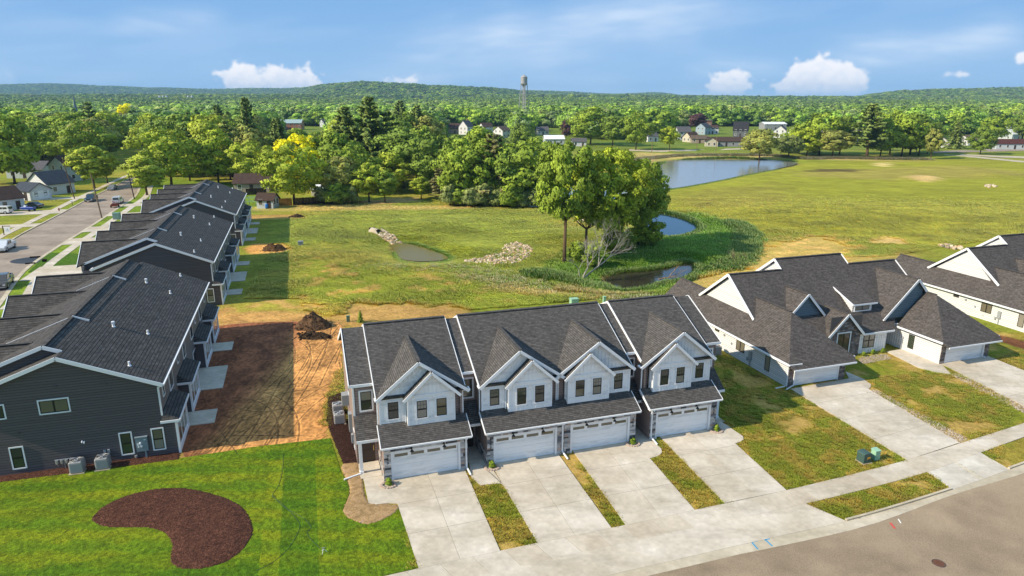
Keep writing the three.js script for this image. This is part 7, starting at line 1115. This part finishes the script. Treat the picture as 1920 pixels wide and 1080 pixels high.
  const plant = (px, py, label, h = 0.7, stony = true) => { const [x, z] = G(px, py); plantTree('shrub_a', LEAF.mid, barkDark, x, z, h, 0.8, label, undefined, ring() * 6, 0, 'shrub'); if (stony) { const g = []; for (let i = 0; i < 16; i++) { const a = i / 16 * 6.28, s = new THREE.DodecahedronGeometry(0.1 + 0.04 * ring(), 0); s.scale(1.2, 0.7, 1); s.translate(Math.cos(a) * (0.42 + 0.1 * ring()), 0.05, Math.sin(a) * 0.4); g.push(s); } const m = part(mergeGeometries(g), 'stone_ring', stones); m.position.set(x, 0.04, z); tag(m, label.replace('little green shrub', 'reddish stones round the shrub'), 'stones'); } };
  plant(729, 911, 'little green shrub at the left corner of the first garage from the left'); plant(922, 878, 'little green shrub at the left corner of the second garage from the left'); plant(1187, 834, 'little green shrub at the right corner of the third garage from the left'); plant(1343, 809, 'little green shrub at the right corner of the rightmost garage');
  for (const [px, py, l] of [[1619, 668, 'low green shrub nearest the stone entrance of the ranch house'], [1636, 664, 'low green shrub under the ranch house window'], [1655, 661, 'low green shrub at the corner by the ranch house walkway']]) plant(px, py, l, 0.6, false);
  { const [x, z] = G(676, 604); plantTree('spruce_a', LEAF.mid, barkDark, x, z, 1.5, 1.4, 'little bright conifer behind the left townhouse', undefined, 0.4); }
  // stone riprap, culvert, gravel strips
  const rock = new THREE.DodecahedronGeometry(1, 0); { const p = rock.attributes.position; for (let i = 0; i < p.count; i++) { const k = 0.8 + 0.4 * hash2(Math.round(p.getX(i) * 50), Math.round(p.getY(i) * 50 + p.getZ(i) * 90)); p.setXYZ(i, p.getX(i) * k, p.getY(i) * k * 0.75, p.getZ(i) * k); } rock.computeVertexNormals(); }
  const rocks = (name, P, n, s0, s1, cols, seed, label) => { const r = rng(seed), Z = new Zone(P, 1, {}), list = []; let guard = 0; while (list.length < n && guard++ < n * 40) { const x = mix(Z.b[0], Z.b[1], r()), z = mix(Z.b[2], Z.b[3], r()); if (Z.sd(x, z) < 0.1 + 0.3 * (r() - 0.5)) list.push([x, z]); } const im = new THREE.InstancedMesh(rock, std({ color: lin(1, 1, 1), roughness: 0.95, bumpMap: concBump, bumpScale: 0.01 }), list.length), M = new THREE.Matrix4(), Q = new THREE.Quaternion(), E = new THREE.Euler(), c = new THREE.Color(); list.forEach(([x, z], i) => { const s = s0 + (s1 - s0) * r() ** 2; E.set(r() * 6, r() * 6, r() * 6); M.compose(new THREE.Vector3(x, groundY(x, z) + s * 0.3 + 0.02, z), Q.setFromEuler(E), new THREE.Vector3(s * (0.8 + 0.6 * r()), s, s)); im.setMatrixAt(i, M); const k = cols[(r() * cols.length) | 0], v = 0.8 + 0.4 * r(); c.setRGB(k[0] * v, k[1] * v, k[2] * v); im.setColorAt(i, c); }); im.name = numbered(name); im.castShadow = im.receiveShadow = true; stuff(im); tag(im, label, 'stones'); scene.add(im); };
  const RC = [[0.58, 0.46, 0.32], [0.42, 0.32, 0.22], [0.66, 0.56, 0.42], [0.52, 0.35, 0.2], [0.34, 0.27, 0.2]];
  rocks('riprap', GP([[868, 491], [908, 484], [940, 477], [948, 463], [972, 456], [998, 466], [994, 482], [968, 494], [930, 497]]), 1100, 0.1, 0.26, RC, 5, 'curved bed of pale riprap stones in the grass right of the small pond');
  rocks('riprap', GP([[699, 436], [722, 437], [757, 452], [750, 456], [733, 453], [714, 446]]), 300, 0.12, 0.3, RC, 6, 'pale riprap stones from the culvert down to the small pond');
  rocks('riprap', GP([[1080, 414], [1095, 411], [1094, 418], [1082, 419]]), 40, 0.15, 0.35, RC, 7, 'few pale stones in the grass behind the slender oak');
  rocks('riprap', GP([[1757, 462], [1770, 459], [1785, 461], [1806, 466], [1800, 470], [1780, 467]]), 50, 0.15, 0.4, RC, 8, 'scattered pale stones in the grass behind the right ranch roof');
  rocks('riprap', GP([[1845, 348], [1860, 346], [1872, 350], [1850, 353]]), 30, 0.2, 0.4, RC, 9, 'small heap of pale stones far out in the right field');
  rocks('gravel', GP([[1623, 735], [1640, 731], [1818, 826], [1800, 833]]), 2600, 0.02, 0.055, [[0.42, 0.35, 0.27], [0.32, 0.26, 0.2], [0.5, 0.43, 0.34]], 12, 'strip of tan gravel between the ranch driveway and the lawn');
  rocks('gravel', GP([[1783, 703], [1800, 701], [1926, 763], [1980, 790], [1960, 795]]), 2200, 0.02, 0.055, [[0.42, 0.35, 0.27], [0.32, 0.26, 0.2], [0.5, 0.43, 0.34]], 13, 'strip of tan gravel beside the right-hand ranch driveway');
  rocks('gravel', GP([[1612, 672], [1660, 664], [1668, 672], [1640, 678], [1615, 682]]), 900, 0.02, 0.055, [[0.42, 0.35, 0.27], [0.3, 0.25, 0.2]], 14, 'gravel bed in front of the ranch house entrance');
  rocks('driftwood_stones', GP([[1240, 524], [1275, 515], [1282, 520], [1250, 530]]), 40, 0.12, 0.3, [[0.4, 0.3, 0.22], [0.5, 0.36, 0.25]], 15, 'brown stones on the creek shore behind the ranch roof');
  { const t = at('culvert', 'pale concrete culvert mouth above the small field pond', 'culvert', 707, 438, deg(-40)); const pts = Array.from({ length: 15 }, (_, i) => { const a = i / 14 * Math.PI; return [Math.cos(a) * 0.75, Math.sin(a) * 0.75]; }); const m = new MB(); for (let i = 0; i < 14; i++) { const [a, b] = pts[i], [c, d] = pts[i + 1]; m.poly([[-1.6, b + 0.1, a], [-1.6, d + 0.1, c], [0.4, d * 0.9 + 0.1, c], [0.4, b * 0.9 + 0.1, a]]); m.poly([[-1.6, b * 1.15 + 0.1, a * 1.15], [-1.6, d * 1.15 + 0.1, c * 1.15], [0.4, d + 0.1, c * 1.1], [0.4, b + 0.1, a * 1.1]]); m.poly([[0.4, b * 0.9 + 0.1, a], [0.4, d * 0.9 + 0.1, c], [0.4, d + 0.1, c * 1.1], [0.4, b + 0.1, a * 1.1]]); } m.to('pipe', concOld, t); new MB().wall([[0.3, 0, -0.8], [1.8, 0, -1.4], [1.8, 0.25, -1.4], [0.3, 0.85, -0.8]], 0.15).wall([[0.3, 0, 0.8], [1.8, 0, 1.4], [1.8, 0.25, 1.4], [0.3, 0.85, 0.8]], 0.15).to('wing_wall', concOld, t); new MB().box(-1.6, -1.5, 0, 0.95, -0.7, 0.7).to('back', black, t); }
  { const r = rng(3), m = new MB(), [x, z] = G(1258, 519), t = thing('driftwood_log', 'bleached fallen branch lying across the creek end', 'log', x, z, 0.3, undefined, -0.3); bareTree(r, m, new THREE.Vector3(-2, 0.1, 0), new THREE.Vector3(1, 0.12, 0.1).normalize(), 1.6, 0.13, 3); m.to('branches', barkPale, t); }
  { const r = rng(8), m = new MB(), [x, z] = G(1382, 490), t = thing('dead_brush', 'bleached dead brush standing at the edge of the lush creek grass', 'dead brush', x, z); for (let i = 0; i < 6; i++) bareTree(r, m, new THREE.Vector3(r() * 3 - 1.5, 0, r() * 2 - 1), new THREE.Vector3(r() - 0.5, 1, r() - 0.5).normalize(), 0.7, 0.05, 3); m.to('branches', barkPale, t); }
  // play frame and barrel by the garden shed
  { const t = at('play_frame', 'small teal metal play frame left of the white garden shed', 'play frame', 474, 386, 0); const m = new MB(); for (const u of [-1.2, 1.2]) for (const v of [-1, 1]) m.tube([u, 0, v], [u, 2.1, v], 0.05); for (const v of [-1, 1]) m.tube([-1.2, 2.1, v], [1.2, 2.1, v], 0.05).tube([-1.2, 1.2, v], [1.2, 1.2, v], 0.04); for (const u of [-1.2, 1.2]) m.tube([u, 2.1, -1], [u, 2.1, 1], 0.05); m.to('frame', std({ color: lin(0.1, 0.28, 0.28), roughness: 0.5 }), t); }
  { const t = at('rain_barrel', 'bright blue barrel in front of the white garden shed', 'barrel', 501, 391, 0); part(new THREE.LatheGeometry([[0, 0], [0.4, 0], [0.46, 0.3], [0.48, 0.6], [0.46, 0.95], [0.4, 1.2], [0, 1.2]].map((p) => new THREE.Vector2(...p)), 18), 'barrel', std({ color: lin(0.02, 0.15, 0.45), roughness: 0.4 }), t); const g = []; for (const y of [0.4, 0.8]) g.push(new THREE.TorusGeometry(0.47, 0.025, 5, 18).rotateX(Math.PI / 2).translate(0, y, 0)); part(mergeGeometries(g), 'hoop', std({ color: lin(0.02, 0.12, 0.38), roughness: 0.4 }), t); }
  for (const [px, py, w, d, l] of [[66, 483, 1.5, 0.24, 'dark rolled sod strip lying at the kerb, the far one of two'], [57, 495, 1.4, 0.24, 'dark rolled sod strip lying at the kerb, the near one of two'], [84, 491, 0.6, 0.5, 'dark lump of rolled sod on the fresh verge']]) { const t = at('sod_roll', l, 'sod roll', px, py, deg(20)); part(new THREE.CylinderGeometry(d / 2, d / 2, w, 14).rotateZ(Math.PI / 2).translate(0, d / 2, 0), 'roll', std({ color: lin(0.05, 0.04, 0.03), map: barkMap, roughness: 1 }), t); part(new THREE.CylinderGeometry(d * 0.3, d * 0.3, w + 0.02, 12).rotateZ(Math.PI / 2).translate(0, d / 2, 0), 'core', std({ color: lin(0.1, 0.14, 0.03), roughness: 1 }), t); }
}
// grass: tufts where it grows long
{
  const r = rng(88), blade = []; for (let i = 0; i < 7; i++) { const a = i * 0.9 + 0.3, x = Math.cos(a) * 0.16 * (0.3 + (i % 3) * 0.5), z = Math.sin(a) * 0.16 * (0.3 + (i % 3) * 0.5), dx = Math.cos(a + 1.3) * 0.06, dz = Math.sin(a + 1.3) * 0.06, lx = Math.cos(a) * 0.16, lz = Math.sin(a) * 0.16; blade.push(x - dx, 0, z - dz, x + dx, 0, z + dz, x + lx, 0.75 + 0.25 * (i % 2), z + lz); }
  const g = new THREE.BufferGeometry(); g.setAttribute('position', new THREE.Float32BufferAttribute(blade, 3)); const nn = []; for (let i = 0; i < blade.length / 9; i++) { const a = i * 0.9 + 0.3; for (let k = 0; k < 3; k++) nn.push(Math.cos(a) * 0.45, 0.9, Math.sin(a) * 0.45); } g.setAttribute('normal', new THREE.Float32BufferAttribute(nn, 3));
  const C = new Zone(GP([[560, 1200], [560, 845], [612, 745], [640, 690], [636, 600], [1240, 540], [1350, 640], [1490, 735], [1700, 862], [1500, 930], [1000, 1040], [760, 1200]]), 1, {}), builtUp = [new Zone(GP([[660, 900], [640, 602], [1262, 548], [1360, 690], [1344, 810], [880, 885]]), 1, {}), new Zone(GP([[1475, 730], [1250, 600], [1270, 520], [1700, 475], [1935, 440], [2100, 600], [1850, 676], [1585, 716]]), 1, {}), new Zone(GP([[-80, 1080], [-80, 420], [320, 330], [475, 350], [560, 380], [430, 612], [412, 700], [440, 820], [340, 860], [0, 905]]), 1, {})];
  const hard = [];
  scene.traverse((o) => { if (/^slab|^street|^kerb_stone|^road|^path/.test(o.name) && o.isMesh) { const p = o.geometry.attributes.position, m = o.matrixWorld; o.updateWorldMatrix(true, false); const b = new THREE.Box3().setFromObject(o); if (b.max.z > -150) { // the outline is the first polygon of the prism
      const pts = []; const top = b.max.y - 0.002; for (let i = 0; i < p.count; i++) { const v = new THREE.Vector3().fromBufferAttribute(p, i).applyMatrix4(o.matrixWorld); if (v.y > top - 0.004) pts.push([v.x, v.z]); } hard.push({ b, tri: pts }); } } });
  const inTri = (x, z, a, b, c) => { const s = (p, q) => (q[0] - p[0]) * (z - p[1]) - (q[1] - p[1]) * (x - p[0]), d = s(a, b), e = s(b, c), f = s(c, a); return (d >= -0.02 && e >= -0.02 && f >= -0.02) || (d <= 0.02 && e <= 0.02 && f <= 0.02); };
  const onHard = (x, z) => { for (const { b, tri } of hard) { if (x < b.min.x || x > b.max.x || z < b.min.z || z > b.max.z) continue; for (let i = 0; i + 2 < tri.length; i += 3) if (inTri(x, z, tri[i], tri[i + 1], tri[i + 2])) return true; } return false; };
  const M = [], col = [], c3 = [0, 0, 0]; let tries = 0;
  const lush = zones[5];
  while (M.length < 210000 && tries++ < 1700000) {
    const D = 30 + 160 * Math.pow(r(), 0.8); if (r() < smooth(95, 190, D)) continue; const x = (r() * 2 - 1) * D * 0.8, z = -D, [px, py] = toPixel(x, 0, z); if (px < -20 || px > 1940 || py > 1095) continue;
    if (px < 565 && py > 560) continue; if (px < 760 && py > 800) continue;
    if (builtUp.some((b) => b.sd(x, z, 1) < 0)) continue; if (ponds.some((p) => p.sd(x, z, 1) < 0.2)) continue;
    groundTone(x, z, c3); if (c3[0] > c3[1] * 1.22) continue; if (onHard(x, z)) continue;
    const front = py > 690 || (px > 1320 && py > 640), lu = lush.sd(x, z, 2) < 0, tall = smooth(0.45, 0.7, fbm(x * 0.15, z * 0.15, 3));
    const h = front ? 0.07 + 0.09 * r() : lu ? 0.2 + 0.4 * r() : 0.08 + 0.16 * r() + 0.22 * tall * r(), w = front ? 0.5 + 0.4 * r() : lu ? 1.1 + r() : 0.8 + 0.8 * r();
    M.push([x, groundY(x, z), z, w, h]); const v = (front ? 0.62 : 0.72) + 0.6 * r(); col.push(c3[0] * 2.3 * v * (r() < 0.12 ? 1.3 : 1), c3[1] * 2.1 * v, c3[2] * 1.4 * v);
  }
  const im = new THREE.InstancedMesh(g, new THREE.MeshPhysicalMaterial({ color: lin(1, 1, 1), roughness: 0.85, transmission: 0.3, thickness: 0, side: THREE.DoubleSide, specularIntensity: 0.3 }), M.length), m4 = new THREE.Matrix4(), Q = new THREE.Quaternion(), Y = new THREE.Vector3(0, 1, 0), c = new THREE.Color();
  M.forEach(([x, y, z, w, h], i) => { m4.compose(new THREE.Vector3(x, y - 0.01, z), Q.setFromAxisAngle(Y, r() * 6.28), new THREE.Vector3(w, h, w)); im.setMatrixAt(i, m4); im.setColorAt(i, c.setRGB(col[i * 3], col[i * 3 + 1], col[i * 3 + 2])); });
  im.name = numbered('grass'); stuff(im); tag(im, 'rough green and straw-coloured grass tufts over the field and yards', 'grass'); im.castShadow = im.receiveShadow = true; scene.add(im);
}
{ // reeds and long straw-coloured grass along the pond banks and the edge of the meadow
  const r = rng(99), g = scene.getObjectByName('grass').geometry, M = [], col = [];
  const band = (list, w, n, h0, h1, cols) => { const c = curve(list); for (let i = 0; i < n; i++) { const [x, z] = cAt(c, r()), a = (r() + r() - 1) * w, b = (r() + r() - 1) * w, X = x + a, Z = z + b; if (ponds.some((p) => p.sd(X, Z, 1) < 0.3)) continue; M.push([X, groundY(X, Z), Z, 1 + 1.4 * r(), h0 + (h1 - h0) * r()]); const k = cols[(r() * cols.length) | 0], v = 0.7 + 0.6 * r(); col.push(k.map((q) => q * v)); } };
  const straw = [[0.62, 0.5, 0.28], [0.5, 0.42, 0.2], [0.36, 0.4, 0.1], [0.7, 0.58, 0.36]], green = [[0.24, 0.42, 0.04], [0.3, 0.44, 0.05], [0.18, 0.34, 0.03], [0.42, 0.46, 0.1]];
  band([[1190, 300], [1240, 295], [1306, 292], [1389, 292], [1452, 293], [1500, 298], [1560, 297], [1640, 298], [1740, 300]], 3.2, 9000, 0.4, 1.3, straw);
  band([[1200, 330], [1216, 312], [1246, 303], [1290, 297], [1400, 296], [1490, 301]], 1.8, 3500, 0.4, 1.1, green);
  band([[1240, 355], [1285, 347], [1347, 336], [1400, 325], [1460, 314]], 0.6, 1600, 0.1, 0.35, green);
  band([[1140, 512], [1165, 505], [1204, 502], [1240, 497], [1290, 486], [1304, 500], [1278, 520], [1240, 527], [1205, 537], [1150, 540], [1132, 528]], 1.1, 5200, 0.3, 0.9, green);
  band([[1210, 396], [1240, 395], [1276, 402], [1305, 414], [1312, 426], [1290, 438], [1250, 443], [1215, 436]], 1.2, 3200, 0.3, 0.9, green);
  band([[1310, 500], [1350, 500], [1385, 485], [1400, 455], [1395, 435], [1370, 420]], 3.0, 5200, 0.3, 0.9, green);
  band([[880, 518], [950, 530], [1040, 540], [1110, 545], [1180, 552], [1240, 552]], 3.6, 1500, 0.12, 0.45, [...straw, ...green]);
  band([[1000, 512], [1040, 520], [1080, 528], [1130, 536]], 2.4, 3200, 0.3, 0.9, green);
  band([[690, 500], [800, 500], [880, 505], [1000, 528]], 4.0, 900, 0.15, 0.4, [...straw, ...green]);
  band([[738, 452], [770, 452], [820, 466], [846, 480], [825, 489], [780, 490], [752, 487], [738, 468]], 0.6, 900, 0.15, 0.4, green);
  const im = new THREE.InstancedMesh(g, scene.getObjectByName('grass').material, M.length), m4 = new THREE.Matrix4(), Q = new THREE.Quaternion(), Y = new THREE.Vector3(0, 1, 0), c = new THREE.Color();
  M.forEach(([x, y, z, w, h], i) => { m4.compose(new THREE.Vector3(x, y - 0.02, z), Q.setFromAxisAngle(Y, r() * 6.28), new THREE.Vector3(w, h, w)); im.setMatrixAt(i, m4); im.setColorAt(i, c.setRGB(...col[i])); });
  im.name = numbered('reeds'); stuff(im); tag(im, 'reeds and long bank grass round the ponds and creek', 'reeds'); im.castShadow = im.receiveShadow = true; scene.add(im);
}
renderer.setSize(1024, 576);
renderer.render(scene, camera);
